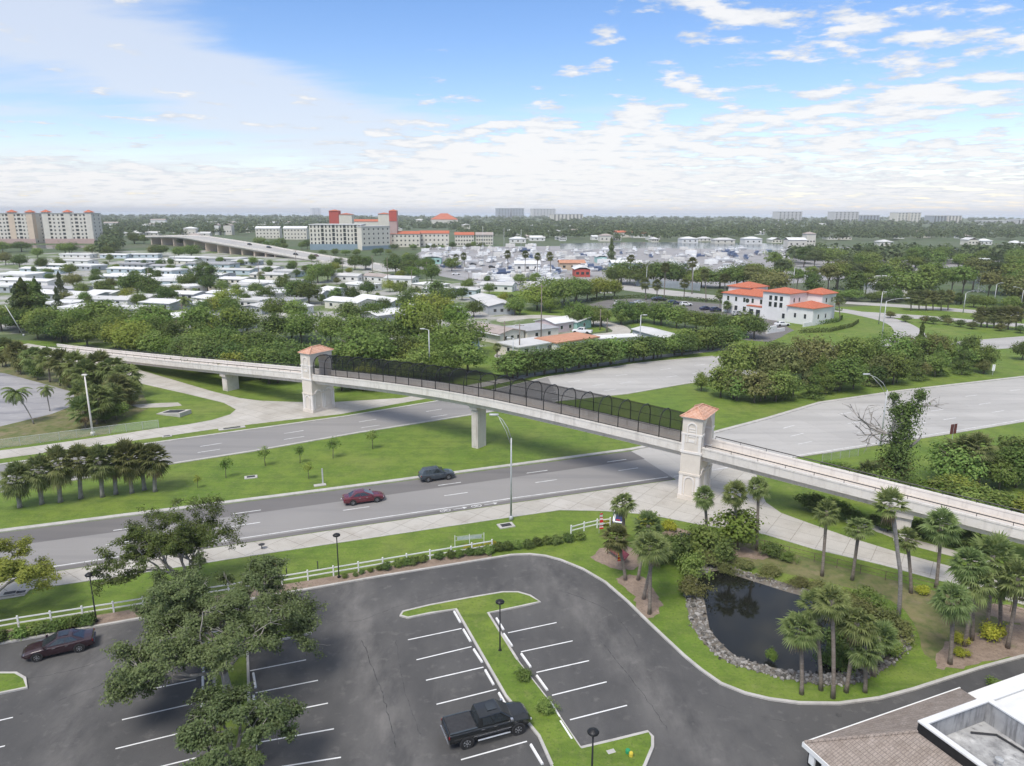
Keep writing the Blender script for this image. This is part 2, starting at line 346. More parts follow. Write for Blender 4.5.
# medians' pale kerb bands
mb = MB()
ribbon(mb, G([(-300, 573.5), (0, 531.3), (320, 490.8), (631, 449.5), (700, 436.3), (768, 418.4), (820, 402.8), (898, 391.3), (1024, 376.8), (1300, 339)]), .75, .0, .12)
ribbon(mb, G([(-260, 537), (-100, 509), (0, 492.3), (170, 464.3), (256, 450.9), (360, 432.6), (475, 414.4), (560, 400.9), (627, 394), (682, 384.5), (713, 380), (780, 371.5)]), .5, .0, .12)
ribbon(mb, G([(-260, 503.2), (0, 464.8), (170, 440.8), (256, 429), (347, 416.3), (436, 401.5), (500, 388.6), (548, 377.2), (642, 363), (713, 356.5)]), .5, .0, .12)
ribbon(mb, G(plaza_low), .2, 0, .06)
ribbon(mb, G([(748, 465.2), (794, 457.6), (880, 444.6), (951, 433.6), (1024, 421.6), (1300, 378.6)]), .4, 0, .12)
tag(mb.build('road_kerb', M['kerb']), kind='structure')

# parking lot: tyres have worn the aisles between the bays paler
def worn_aisles(m):
    t = NT(m); b = m.node_tree.nodes['Principled BSDF']; src = b.inputs['Base Color'].links[0].from_socket
    sp = t.new('ShaderNodeSeparateXYZ'); t.link(coords(t, True, -A1), sp.inputs[0])
    def mm(op, a, c):
        n = t.new('ShaderNodeMath', operation=op)
        for i, x in enumerate((a, c)):
            if isinstance(x, (int, float)): n.inputs[i].default_value = x
            else: t.link(x, n.inputs[i])
        return n.outputs[0]
    tot = None
    for uv, wd, axis, amp in (((378, 690), 1.9, 0, 1), ((655, 690), 2.2, 0, .9), ((75, 720), 2.2, 0, .8), ((380, 610), 1.7, 1, .6)):
        q = g(*uv); c = q.dot(E1) if axis == 0 else q.dot(E2)
        e_ = mm('MULTIPLY', mm('EXPONENT', mm('MULTIPLY', mm('POWER', mm('DIVIDE', mm('SUBTRACT', sp.outputs[axis], c), wd), 2.0), -1.0), 0), amp)
        tot = e_ if tot is None else mm('MAXIMUM', tot, e_)
    nz = ramp(t, noise(t, coords(t, True, -A1, (1, .45, 1)), .45, 7, .65), .36, .66)
    t.link(mixc(t, mm('MULTIPLY', mm('MULTIPLY', tot, nz), .7), src, (.20, .19, .18)), b.inputs['Base Color'])
worn_aisles(M['lot'])
KERB = [(-300, 700), (-150, 672), (0, 645), (130, 621.5), (256, 599.5), (380, 577.5), (512, 556), (530, 555.3), (545, 557), (560, 561), (582, 570), (604, 583), (627, 603), (648, 624), (666, 641), (683, 657), (700, 671), (720, 685), (745, 695), (770, 701), (800, 705), (840, 705.5), (881, 700), (915, 691), (949, 680), (985, 668.5), (1024, 658), (1200, 620)]
kw = G(KERB)
sheet('parking_lot', kw + [Vector((75, 40)), Vector((75, -30)), Vector((-80, -30)), Vector((-80, 20))], .016, M['lot'])
mb = MB(); ribbon(mb, offset_line(kw, .12), .26, 0, .14)
tag(mb.build('lot_kerb', M['kerb']), kind='structure')
ISL = [(400.5, 616.5), (403, 612.5), (430, 606), (470, 598.5), (503, 593), (518, 593), (530, 596.5), (540, 602.8), (520, 607.3), (488, 613.8), (517.5, 661), (547, 699), (581, 749), (615, 741), (648, 732.8), (652.5, 738), (652.5, 748), (645, 766), (636, 784), (600, 812), (572, 800), (552, 766), (539, 737), (506, 697), (481, 653.6), (456, 610), (430, 614), (408, 618.6)]
isl = G(ISL)
SH1 = g(311, 634)-g(540, 602.8)
SH2 = g(27, 688.5)-g(540, 602.8)
mk = MB()
for k, sh in enumerate((Vector((0, 0)), SH1, SH2)):
    poly = [p+sh for p in isl]
    inner = offset_line(poly+[poly[0]], 0)[:-1]
    sheet('island_grass', inner, .125, M['lawn'])
    ribbon(mk, poly[21:]+poly[:11], .2, 0, .14); ribbon(mk, poly[12:21], .2, 0, .14); ribbon(mk, poly[10:13], .09, 0, .128); ribbon(mk, poly[20:22]+poly[22:26], .07, 0, .128)
tag(mk.build('island_kerb', M['kerb']), kind='structure')
# bare asphalt seam lines are in the material; paint
mp = MB()
def stripe(a, b, w=.11, z=.0205, mbx=None):
    p, q = g(*a), g(*b); ribbon(mbx or mp, [p, q], w, z)
for a, b in [((408, 640), (461.5, 628.7)), ((416.5, 660), (471.5, 646.8)), ((426, 680.5), (483.5, 667.3)), ((436.5, 704.5), (496.5, 689.5)), ((461, 760), (527, 741.5)), ((475, 794), (545, 773)),
             ((508, 633), (556.5, 622.7)), ((521, 652), (572.6, 641)), ((536.4, 672.6), (589, 660.8)), ((552, 695.5), (606.6, 682)), ((570, 720), (627, 705.5)),
             ((255.6, 693), (318, 680.5)), ((256, 718), (328, 703.3)), ((259, 742.5), (334, 729)), ((262, 770), (341, 757.5)), ((250, 671), (306, 660)),
             ((122, 720), (192, 704)), ((115.5, 749), (196, 729.5)), ((128, 694), (196, 680)), ((138, 672), (200, 658)), ((108, 780), (196, 758)),
             ((-30, 727.5), (13, 717.5)), ((-40, 757), (5, 746))]:
    stripe(a, b)
stripe((555, 717), (568, 733), .07); stripe((553, 716), (566, 733), .05)
tag(mp.build('parking_lines', M['paint']), kind='structure')
# lane lines
ml = MB()
def dashes(a, b, phase, s0, s1, L=3.05, P=12.2, w=.16, z=.0245):
    p, q = g(*a), g(*b); d = (q-p).normalized(); o = g(*phase); t0 = (o-p).dot(d)
    k = int((s0-t0)//P)
    while t0+k*P < s1:
        c = p+d*(t0+k*P); ribbon(ml, [c, c+d*L], w, z); k += 1
dashes((233, 514), (590, 464.5), (233, 514), -70, 62)
dashes((231, 526.7), (603, 473), (231, 526.7), -70, 62)
dashes((284, 433.6), (419, 412.7), (284, 433.6), -90, 70)
dashes((284, 439.6), (423, 418.5), (284, 439.6), -90, 70)
ribbon(ml, G([(-300, 617.5), (60, 565.7), (300, 529.6), (512, 498.3), (668, 477)]), .17, .0245)
ribbon(ml, G([(674, 476.5), (704, 471.5), (797, 455.6), (880, 442.6), (951, 431.6), (1024, 419.6), (1300, 377)]), .16, .0245)
a = np.array([[p.x, p.y] for p in G([(700, 440), (768, 422), (820, 406), (898, 394), (1024, 379.5), (1300, 343)])])
b = np.array([[p.x, p.y] for p in G([(704, 472), (797, 456), (860, 446), (951, 432.5), (1024, 420), (1300, 377)])])
for fr in (.28, .52, .74):
    ln = [Vector(x) for x in a*(1-fr)+b*fr]; d = 0
    for i in range(len(ln)-1):
        L = (ln[i+1]-ln[i]).length; u = (ln[i+1]-ln[i]).normalized(); s = 2.0
        while s+3 < L: ribbon(ml, [ln[i]+u*s, ln[i]+u*(s+3.05)], .16, .0245); s += 12.2
for fr, src in ((.33, 0), (.66, 0)):
    ln = [x*(1-fr)+y*fr for x, y in zip(G([(560, 400.5), (682, 384), (780, 371), (955, 351.5)]), G([(560, 375.5), (690, 358.5), (760, 351), (900, 343)]))]
    for i in range(len(ln)-1):
        L = (ln[i+1]-ln[i]).length; u = (ln[i+1]-ln[i]).normalized(); s = 2.0
        while s+3 < L: ribbon(ml, [ln[i]+u*s, ln[i]+u*(s+3.05)], .16, .0245); s += 12.2
for c in ((450, 510), (481, 505.5)):                       # bicycle and arrow symbols on the shoulder
    p = g(*c)
    for dx, dy in ((-.9, .0), (-.25, .0)):
        ring = [p+E1*(dx+.28*math.cos(t))+E2*(.28*math.sin(t)) for t in np.linspace(0, 2*math.pi, 12)]; ribbon(ml, ring, .08, .0265)
    ribbon(ml, [p+E1*.4, p+E1*1.7], .1, .0265); ml.add([(*(p+E1*1.6+E2*.3), .0265), (*(p+E1*2.1), .0265), (*(p+E1*1.6-E2*.3), .0265)], [(0, 1, 2)])
    ribbon(ml, [p-E1*.9, p-E1*.6+E2*.4, p-E1*.3], .07, .0265)
tag(ml.build('road_markings', M['paint_worn']), kind='structure')

# wheel stops
SM = MB(); SM.loft([[(x, -.09, 0), (x, -.06, .12), (x, .06, .12), (x, .09, 0)] for x in (-.92, .92)]); stop_me = SM.mesh('wheel_stop', M['stop'])
sa = A1-R(90)+R(1)
def stops(px, row):
    for i, c in enumerate(px):
        p = g(*c); o = put('wheel_stop', stop_me, None, (p.x, p.y, .017), (0, 0, sa+R(random.uniform(-2.5, 2.5))))
        tag(o, f'white concrete wheel stop, {nth(i)} from the top along {row}', 'wheel stop', 'wheel stops of the parking lot')
stops([(457.3, 617.5), (467, 636), (478, 656.3), (489.5, 678), (503.5, 701.5), (536.6, 755)], 'the left edge of the lamp island')
stops([(500, 624.5), (508, 640.5), (526, 661), (542, 683.5), (554.5, 709.5), (566, 731)], 'the right edge of the lamp island')
stops([(204, 667), (203, 684.5), (202, 703), (201, 741.5)], 'the left edge of the oak island')
stops([(254.5, 681), (254.7, 704), (255.6, 727)], 'the right edge of the oak island')

# mulch beds
def blob(name, px, z, m): sheet(name, [p+Vector((random.gauss(0, .13), random.gauss(0, .13))) for p in catmull(G(px), True, 7)], z, m)
blob('mulch_bed', [(593, 556), (610, 545), (632, 548), (642, 560), (632, 570), (608, 567)], .020, M['mulch'])
blob('mulch_bed', [(617, 579), (640, 576), (652, 588), (660, 602), (655, 616), (641, 616), (634, 596)], .021, M['mulch'])
blob('mulch_bed', [(938, 668), (944, 645), (982, 630), (1012, 625), (1070, 632), (1060, 646), (985, 662)], .020, M['mulch'])
blob('mulch_bed', [(985, 612), (1000, 604), (1060, 620), (1060, 632), (1010, 622)], .021, M['mulch'])
blob('mulch_bed', [(655, 537), (680, 529), (715, 541), (764, 553), (762, 560), (720, 553), (680, 545)], .022, M['mulch'])
sheet('rough_bank', catmull(G([(690, 552), (702, 541), (764, 545), (814, 560), (881, 577), (949, 595), (1024, 617), (1090, 640), (1024, 648), (960, 664), (925, 655), (917, 630), (890, 600), (807, 578), (744, 566)]), True, 3), .013, M['rough_grass'])
# planting strip between rail fence and kerb
fence_px = [(-120, 652), (19, 627.5), (114, 612.5), (308, 580.5), (430, 559.5), (492, 549)]
sheet('mulch_strip', G(fence_px)+[p for p in offset_line(G([(492, 559.3), (380, 577.5), (256, 599.5), (130, 621.5), (0, 645), (-120, 666.5)]), -.2)], .0145, M['mulch'])

# pond
water = catmull(G([(704, 600), (708, 620), (712, 633), (734, 655), (755, 663), (790, 671), (830, 674), (862, 664), (880, 645), (878, 625), (850, 607), (826, 599), (797.6, 595), (764, 585), (740.5, 577.5), (718, 571), (700, 577), (698, 590)]), True, 5)
mw, t, b = base('pond_water', .04, .5); b.inputs['Base Color'].default_value = (.012, .013, .011, 1); b.inputs['IOR'].default_value = 1.4
bn = t.new('ShaderNodeBump'); bn.inputs['Strength'].default_value = .05; bn.inputs['Distance'].default_value = .02
t.link(noise(t, coords(t, True), 1.6, 3), bn.inputs['Height']); t.link(bn.outputs['Normal'], b.inputs['Normal'])
sheet('pond_water', water, .035, mw)
sheet('pond_bank', [q.lerp(min(water, key=lambda k_: (k_-q).length), .24) for q in catmull(G([(681, 603), (690, 631), (717, 659), (764, 676), (814, 686), (855, 688), (890, 672), (916, 651), (918, 636), (898, 619), (862, 602), (807.6, 587), (744, 569), (716, 562), (693, 570), (684, 585)]), True, 5)], .027, mat('pebbly_soil', (.2, .18, .15), (.13, .11, .09), 2, world=True))
# riprap stones, ringed round the water
sv, sf, k0 = [], [], 0
outer = catmull(G([(681, 603), (690, 631), (717, 659), (764, 676), (814, 686), (855, 688), (890, 672), (916, 651), (918, 636), (898, 619), (862, 602), (807.6, 587), (744, 569), (716, 562), (693, 570), (684, 585)]), True, 12)
ico = [(0, 0, 1), (.9, 0, .45), (.28, .85, .45), (-.72, .53, .45), (-.72, -.53, .45), (.28, -.85, .45), (.72, .53, -.45), (-.28, .85, -.45), (-.9, 0, -.45), (-.28, -.85, -.45), (.72, -.53, -.45)]
icf = [(0, 1, 2), (0, 2, 3), (0, 3, 4), (0, 4, 5), (0, 5, 1), (1, 6, 2), (2, 7, 3), (3, 8, 4), (4, 9, 5), (5, 10, 1), (2, 6, 7), (3, 7, 8), (4, 8, 9), (5, 9, 10), (1, 10, 6)]
sb = MB()
for p in outer:
    w = min(water, key=lambda q: (q-p).length)
    for _ in range(14):
        f = random.uniform(.22, .92);
        if p.y > 60 and p.x < 42 and random.random() < .4: continue
        c = p.lerp(w, f)+Vector((random.gauss(0, .12), random.gauss(0, .12)))
        s = min(.26, .06+random.expovariate(1/.045)); mx = Matrix.Rotation(random.uniform(0, 6), 3, Vector((random.gauss(0, 1), random.gauss(0, 1), random.gauss(0, 1))).normalized())
        sc3 = Vector((s*random.uniform(.8, 1.5), s, s*random.uniform(.6, 1)))
        vs = []
        for q in ico:
            r = mx @ Vector((q[0]*sc3.x*random.uniform(.8, 1.15), q[1]*sc3.y*random.uniform(.8, 1.15), q[2]*sc3.z))
            vs.append((c.x+r.x, c.y+r.y, .035+s*.12+r.z))
        sb.add(vs, icf)
ms, t, b = base('riprap_stone', .9, .2)
col = mixc(t, t.new('ShaderNodeNewGeometry').outputs['Random Per Island'], (.09, .085, .075), (.38, .36, .335)); t.link(col, b.inputs['Base Color'])
tag(sb.build('riprap_stones', ms), 'grey riprap stones ringing the pond', 'stones', kind='stuff')

# cracks and seams in the old lot surface
ck = MB(); rs = random.Random(5)
for px in ([(362, 640), (374, 672), (386, 706), (396, 748)], [(300, 612), (350, 622), (400, 606), (470, 588)], [(60, 700), (120, 676), (170, 640)], [(600, 640), (640, 690), (668, 730)], [(560, 590), (610, 612), (640, 650)], [(20, 680), (80, 668), (150, 640)], [(420, 735), (405, 690), (396, 640)], [(680, 690), (740, 712), (800, 724)]):
    L = []
    for p in catmull(G(px), False, 9): L.append(p+Vector((rs.gauss(0, .05), rs.gauss(0, .05))))
    ribbon(ck, L, rs.uniform(.03, .07), .0185)
tag(ck.build('asphalt_cracks', mat('crack_filler', (.022, .022, .022), (.10, .10, .10), 2.5, world=True)), kind='structure')
# ------------------------------------------------------------------ camera, light, sky
cam = bpy.data.objects.new('camera', bpy.data.cameras.new('camera')); link(cam)
cam.matrix_world = Matrix.Translation((0, 0, H)) @ Matrix.Rotation(R(90)-TH, 4, 'X') @ Matrix.Rotation(RO, 4, 'Z')
cam.data.sensor_width = 36; cam.data.lens = F/1024*36; cam.data.clip_end = 60000; cam.data.clip_start = .5
sc.camera = cam
SUN_EL, SUN_AZ = R(58), R(-150)      # azimuth measured clockwise from +Y
sd = Vector((math.sin(SUN_AZ)*math.cos(SUN_EL), math.cos(SUN_AZ)*math.cos(SUN_EL), math.sin(SUN_EL)))
sun = bpy.data.objects.new('sun', bpy.data.lights.new('sun', 'SUN')); link(sun)
sun.rotation_euler = sd.to_track_quat('Z', 'Y').to_euler()
sun.data.energy = 2.2; sun.data.angle = R(22); sun.data.color = (1, .95, .87)
w = bpy.data.worlds.new('World'); sc.world = w; w.use_nodes = True
wt = NT(w); bg = w.node_tree.nodes['Background']; bg.inputs['Strength'].default_value = .12
sky = wt.new('ShaderNodeTexSky', sky_type='NISHITA'); sky.sun_disc = False; sky.sun_elevation = SUN_EL; sky.sun_rotation = SUN_AZ
sky.air_density = 1.0; sky.dust_density = .4; sky.ozone_density = 2.0
D = wt.new('ShaderNodeTexCoord').outputs['Generated']
sx = wt.new('ShaderNodeSeparateXYZ'); wt.link(D, sx.inputs[0])
def mth(op, a, b=None, c=None):
    n = wt.new('ShaderNodeMath', operation=op)
    for i, x in enumerate((a, b, c)):
        if x is None: continue
        if isinstance(x, (int, float)): n.inputs[i].default_value = x
        else: wt.link(x, n.inputs[i])
    return n.outputs[0]
zc = mth('MAXIMUM', sx.outputs[2], 0.0)
inv = mth('DIVIDE', 1.0, mth('ADD', zc, .085))
cp = wt.new('ShaderNodeCombineXYZ'); wt.link(mth('MULTIPLY', sx.outputs[0], inv), cp.inputs[0]); wt.link(mth('MULTIPLY', sx.outputs[1], inv), cp.inputs[1])
az = mth('ARCTAN2', sx.outputs[0], sx.outputs[1]); el = mth('ARCSINE', sx.outputs[2])
def ellipse(u, v, su, sv, amp, rot=0):
    d = Vector(ray(u, v)).normalized(); a0, e0 = math.atan2(d.x, d.y), math.asin(d.z)
    x, y = mth('SUBTRACT', az, a0), mth('SUBTRACT', el, e0)
    c, s = math.cos(rot), math.sin(rot)
    xr = mth('ADD', mth('MULTIPLY', x, c), mth('MULTIPLY', y, s)); yr = mth('SUBTRACT', mth('MULTIPLY', y, c), mth('MULTIPLY', x, s))
    q = mth('ADD', mth('POWER', mth('DIVIDE', xr, su/F), 2), mth('POWER', mth('DIVIDE', yr, sv/F), 2))
    return mth('MULTIPLY', mth('EXPONENT', mth('MULTIPLY', q, -1)), amp)
def summ(L):
    o = L[0]
    for x in L[1:]: o = mth('ADD', o, x)
    return o
# cumulus layer: broken puffs high, closing up towards the horizon
n1 = mth('ADD', mth('MULTIPLY', mth('SUBTRACT', noise(wt, cp.outputs[0], 3.1, 8, .6), .5), 1.7), .5)
nb_ = noise(wt, cp.outputs[0], .55, 3, .5)
biasL = [ellipse(760, 22, 110, 26, .17), ellipse(860, 30, 60, 22, .10, R(15)), ellipse(960, 66, 80, 34, .15, R(20)), ellipse(568, 78, 26, 11, .25), ellipse(604, 35, 17, 12, .27), ellipse(445, 52, 48, 13, .21), ellipse(606, 62, 12, 8, .18), ellipse(682, 82, 24, 14, .21), ellipse(640, 105, 40, 9, .14), ellipse(735, 112, 40, 9, .14),
         ellipse(812, 103, 20, 8, .2), ellipse(925, 35, 26, 12, .12), ellipse(850, 122, 190, 16, .10, R(9)), ellipse(560, 60, 250, 60, -.10), ellipse(400, 20, 170, 44, -.25), ellipse(300, 150, 130, 16, -.16), ellipse(100, 100, 200, 90, -.12), ellipse(840, 172, 60, 8, -.14), ellipse(1000, 120, 60, 14, -.10),
         ellipse(470, 150, 130, 22, .30), ellipse(640, 135, 140, 20, .20), ellipse(150, 196, 300, 16, .2), ellipse(560, 178, 260, 20, .2), ellipse(220, 158, 110, 9, -.16), ellipse(60, 178, 140, 8, .12), ellipse(705, 12, 40, 14, .14), ellipse(60, 165, 130, 10, .1), ellipse(980, 165, 90, 18, .1)]
low = mth('MULTIPLY', mth('EXPONENT', mth('MULTIPLY', mth('POWER', mth('DIVIDE', el, .085), 2), -1)), .15)
f1 = mth('ADD', mth('ADD', mth('ADD', n1, low), mth('MULTIPLY', mth('SUBTRACT', nb_, .5), .35)), summ(biasL))
def smooth(x, lo, hi):
    n = wt.new('ShaderNodeMapRange', interpolation_type='SMOOTHSTEP'); n.inputs['From Min'].default_value = lo; n.inputs['From Max'].default_value = hi
    wt.link(x, n.inputs['Value']); return n.outputs['Result']
m1 = mth('MULTIPLY', smooth(f1, .52, .72), .95)
# thin veil (altostratus) mostly on the left side of the view
mp2 = wt.new('ShaderNodeMapping'); mp2.inputs['Rotation'].default_value = (0, 0, R(35)); mp2.inputs['Scale'].default_value = (.5, 1.3, 1); wt.link(cp.outputs[0], mp2.inputs['Vector'])
n2 = mth('ADD', mth('MULTIPLY', mth('SUBTRACT', noise(wt, mp2.outputs['Vector'], 1.3, 8, .6), .5), 1.5), .5)
veil = [ellipse(70, 40, 180, 50, .28), ellipse(200, 85, 160, 30, .38, R(-20)), ellipse(340, 120, 130, 24, .36, R(-14)), ellipse(80, 118, 110, 12, .12), ellipse(100, 165, 200, 14, .14), ellipse(430, 20, 150, 50, -.3), ellipse(500, 190, 700, 26, .3), ellipse(620, 40, 200, 60, -.2), ellipse(450, 110, 90, 18, .15), ellipse(200, 140, 160, 10, -.12)]
f2 = mth('ADD', n2, summ(veil))
m2 = mth('MULTIPLY', smooth(f2, .46, .96), .72)
skyc = wt.new('ShaderNodeHueSaturation'); wt.link(sky.outputs[0], skyc.inputs['Color']); skyc.inputs['Saturation'].default_value = 1.22; skyc.inputs['Value'].default_value = .98
# cloud body: lit tops, slightly grey-blue undersides where the layer is thick
shade = smooth(mth('ADD', mth('MULTIPLY', f1, .8), mth('MULTIPLY', noise(wt, cp.outputs[0], 4.5, 5, .6), .5)), .66, .92)
CL = 4.75
ccol = mixc(wt, shade, (CL*.74, CL*.80, CL*.90), (CL*1.06, CL*1.06, CL*1.07))
skyt = mixc(wt, 1.0, skyc.outputs['Color'], (1.0, .90, .97), 'MULTIPLY')
c1 = mixc(wt, m2, skyt, (CL*.88, CL*.93, CL*1.02))
c2 = mixc(wt, m1, c1, ccol)
# overhead the real cloud cover goes on: even white deck above the frame
up = smooth(sx.outputs[2], .34, .7)
c3 = mixc(wt, mth('MULTIPLY', up, .55), c2, (CL*1.0, CL*1.0, CL*.99))
wt.link(c3, bg.inputs['Color'])
sc.view_settings.view_transform = 'Standard'; sc.view_settings.look = 'None'; sc.view_settings.exposure = 0.68; sc.view_settings.gamma = 1
sc.render.engine = 'CYCLES'
sc.cycles.use_denoising = True
try: sc.cycles.denoiser = 'OPENIMAGEDENOISE'
except Exception: pass
sc.cycles.max_bounces = 6; sc.cycles.diffuse_bounces = 3; sc.cycles.glossy_bounces = 3; sc.cycles.transmission_bounces = 4; sc.cycles.transparent_max_bounces = 12
sc.cycles.volume_bounces = 0
sc.cycles.caustics_reflective = False; sc.cycles.caustics_refractive = False
sc.cycles.use_adaptive_sampling = True; sc.cycles.adaptive_threshold = .02

# air: one box of even, thin haze round camera and scene, sky outside
HAZE = .00011
hm = bpy.data.materials.new('haze'); hm.use_nodes = True
ht = NT(hm); hm.node_tree.nodes.remove(hm.node_tree.nodes['Principled BSDF'])
pv = ht.new('ShaderNodeVolumePrincipled'); pv.inputs['Color'].default_value = (.97, .985, 1, 1); pv.inputs['Density'].default_value = HAZE; pv.inputs['Anisotropy'].default_value = -.25
ht.link(pv.outputs[0], hm.node_tree.nodes['Material Output'].inputs['Volume'])
hb = MB(); hb.box(-31000, 31000, -1000, 31000, -1.3, 75)
tag(hb.build('haze', hm), kind='stuff')

# ------------------------------------------------------------------ pedestrian bridge
ctrl = []
for (u, v, z) in [(69, 350.3, 1.6), (150, 360.3, 3.5), (224, 366, 5.2), (296, 372.6, 6.75), (374, 379, 7.75), (430, 388.4, 8.3), (479, 395.8, 8.5), (527, 406.4, 8.35), (601, 423.8, 7.8), (679, 442, 7.05), (703.5, 448, 6.75), (861, 487.5, 5.6), (1024, 529, 4.5)]:
    p = g(u, v, z); ctrl.append(Vector((p.x, p.y, z)))
p = g(24, 345, 0.0); ctrl.insert(0, Vector((p.x, p.y, .15)))
e = ctrl[-1]; dd = (ctrl[-1]-ctrl[-2]).normalized(); ctrl.append(e+dd*22)
# straighten survey noise: fit smooth curve through a relaxed set
for _ in range(3):
    ctrl = [ctrl[0]]+[ctrl[i]*.5+(ctrl[i-1]*((ctrl[i+1]-ctrl[i]).length)+ctrl[i+1]*((ctrl[i]-ctrl[i-1]).length))/((ctrl[i+1]-ctrl[i-1]).length+1e-6)*.5 if (ctrl[i+1]-ctrl[i]).length+(ctrl[i]-ctrl[i-1]).length > 0 else ctrl[i] for i in range(1, len(ctrl)-1)]+[ctrl[-1]]
fine = catmull(ctrl, False, 14)
acc = [0]
for i in range(1, len(fine)): acc.append(acc[-1]+(fine[i]-fine[i-1]).length)
def at_s(s):
    s = max(0, min(acc[-1]-1e-4, s)); i = int(np.searchsorted(acc, s, side='right'))-1
    i = min(i, len(fine)-2); t = (s-acc[i])/(acc[i+1]-acc[i])
    p = fine[i].lerp(fine[i+1], t); j0 = max(i-3, 0); j1 = min(i+4, len(fine)-1)
    d = fine[j1]-fine[j0]; d = Vector((d.x, d.y)).normalized()
    return p, d, Vector((-d.y, d.x))
def s_near(u, vbase):
    q = g(u, vbase); return min(np.linspace(0, acc[-1], 1500), key=lambda s: (Vector(at_s(s)[0][:2])-q).length)
S_L = s_near(303, 413.5)+.2; S_R = s_near(690, 498)
W = 4.3
def sweep(mb, s0, s1, prof, step=1.5, mi=0):
    n = max(2, int((s1-s0)/step)); secs = []
    for k in range(n+1):
        p, d, q = at_s(s0+(s1-s0)*k/n)
        secs.append([(p.x+q.x*o, p.y+q.y*o, max(p.z+z, -.2)) for o, z in prof])
    mb.loft(secs, mi)
S0, S1 = 1.0, acc[-1]
br = empty('pedestrian_bridge', (at_s((S_L+S_R)/2)[0].x, at_s((S_L+S_R)/2)[0].y, 0), 0, 1, 'long pale concrete footbridge with black caged middle span rising over the road', 'footbridge')
br_inv = Matrix.Translation(-br.location)
def bpart(name, mb, m, smooth=False, parent=None):
    mb.v = [tuple(Vector(v)-br.location) for v in mb.v]
    return mb.build(name, m, parent or br, smooth)
b = MB(); sweep(b, S0, S1, [(.28, -1.08), (.28, -.83), (W-.28, -.83), (W-.28, -1.08)]); bpart('deck', b, M['deck_walk'])
b = MB(); sweep(b, S_L-68, S1, [(.55, -1.78), (.35, -1.09), (W-.35, -1.09), (W-.55, -1.78)]); bpart('girder', b, M['deck_conc'])
for o in (0, W-.28):
    b = MB()
    sweep(b, S0+8, S1, [(o, -1.12), (o, -.02), (o+.27, -.02), (o+.27, -1.12)])
    sweep(b, S0+8, S1, [(o-.05, -.17), (o-.05, .02), (o+.32, .02), (o+.32, -.17)])
    # shallow upright joints cast on the outer face of the parapet
    fx = -.03 if o == 0 else .27
    for s in np.arange(S0+10, S1-1, 1.2):
        p, d, q = at_s(s); M4 = Matrix.Translation((p.x, p.y, p.z)) @ Matrix.Rotation(math.atan2(d.y, d.x), 4, 'Z')
        b.box(-.05, .05, o+fx, o+fx+.03, -1.0, -.2, M=M4)
    bpart('parapet', b, M['parapet'])
# embankment walls at the low end of the left ramp
b = MB(); sweep(b, S0+8, S_L-67.5, [(.02, -9), (.02, -1.13), (W-.02, -1.13), (W-.02, -9)]); bpart('abutment', b, M['deck_conc'])
# dark pipe rails on the ramps
for s0, s1 in ((S0+14, S_L-1.6), (S_R+1.6, S1)):
    for o in (.13, W-.15):
        b = MB(); pts = []; n = int((s1-s0)/1.5)
        for k in range(n+1):
            p, d, q = at_s(s0+(s1-s0)*k/n); pts.append((p.x+q.x*o, p.y+q.y*o, p.z+.36))
            if k % 2 == 0: b.tube([(p.x+q.x*o, p.y+q.y*o, p.z), (p.x+q.x*o, p.y+q.y*o, p.z+.36)], .03, 5)
        b.tube(pts, .065, 5); bpart('handrail', b, M['black'])
# cage: hoops, long pipes and wire mesh
CH = 3.05
arch = [(.13, 0), (.13, CH*.5), (.2, CH*.66), (.55, CH*.85), (1.15, CH*.97), (W/2, CH), (W-1.15, CH*.97), (W-.55, CH*.85), (W-.2, CH*.66), (W-.13, CH*.5), (W-.13, 0)]
c0, c1_ = S_L+1.5, S_R-1.5
nh = int(round((c1_-c0)/2.72))
hoop_s = [c0+(c1_-c0)*k/nh for k in range(nh+1)]
for s in hoop_s:
    p, d, q = at_s(s); b = MB()
    ar = catmull([Vector((o, z, 0)) for o, z in arch], False, 2)
    b.tube([(p.x+q.x*a_.x, p.y+q.y*a_.x, p.z+a_.y) for a_ in ar], .065, 6); bpart('cage_hoop', b, M['black'])
b = MB()
for o, z in ((.13, .12), (.13, 1.3), (W-.13, .12), (W-.13, 1.3), (W/2, CH), (W/2, CH)):
    pts = [at_s(s) for s in np.linspace(c0, c1_, 50)]
    b.tube([(p.x+q.x*o, p.y+q.y*o, p.z+z) for p, d, q in pts], .04, 5)
bpart('cage_rail', b, M['black'])
mesh_m = bpy.data.materials.new('wire_mesh'); mesh_m.use_nodes = True
t = NT(mesh_m); nodes = mesh_m.node_tree.nodes; nodes.remove(nodes['Principled BSDF'])
df = t.new('ShaderNodeBsdfDiffuse'); df.inputs['Color'].default_value = (.016, .018, .02, 1); tp = t.new('ShaderNodeBsdfTransparent'); mx = t.new('ShaderNodeMixShader'); mx.inputs[0].default_value = .44
t.link(tp.outputs[0], mx.inputs[1]); t.link(df.outputs[0], mx.inputs[2]); t.link(mx.outputs[0], nodes['Material Output'].inputs['Surface'])
b = MB(); secs = []
ar = catmull([Vector((o, z, 0)) for o, z in arch], False, 2)
for s in np.linspace(c0, c1_, 60):
    p, d, q = at_s(s); secs.append([(p.x+q.x*(a_.x*.985+.03), p.y+q.y*(a_.x*.985+.03), p.z+a_.y*.985) for a_ in ar])
b.loft(secs, closed=False); bpart('wire_mesh', b, mesh_m)
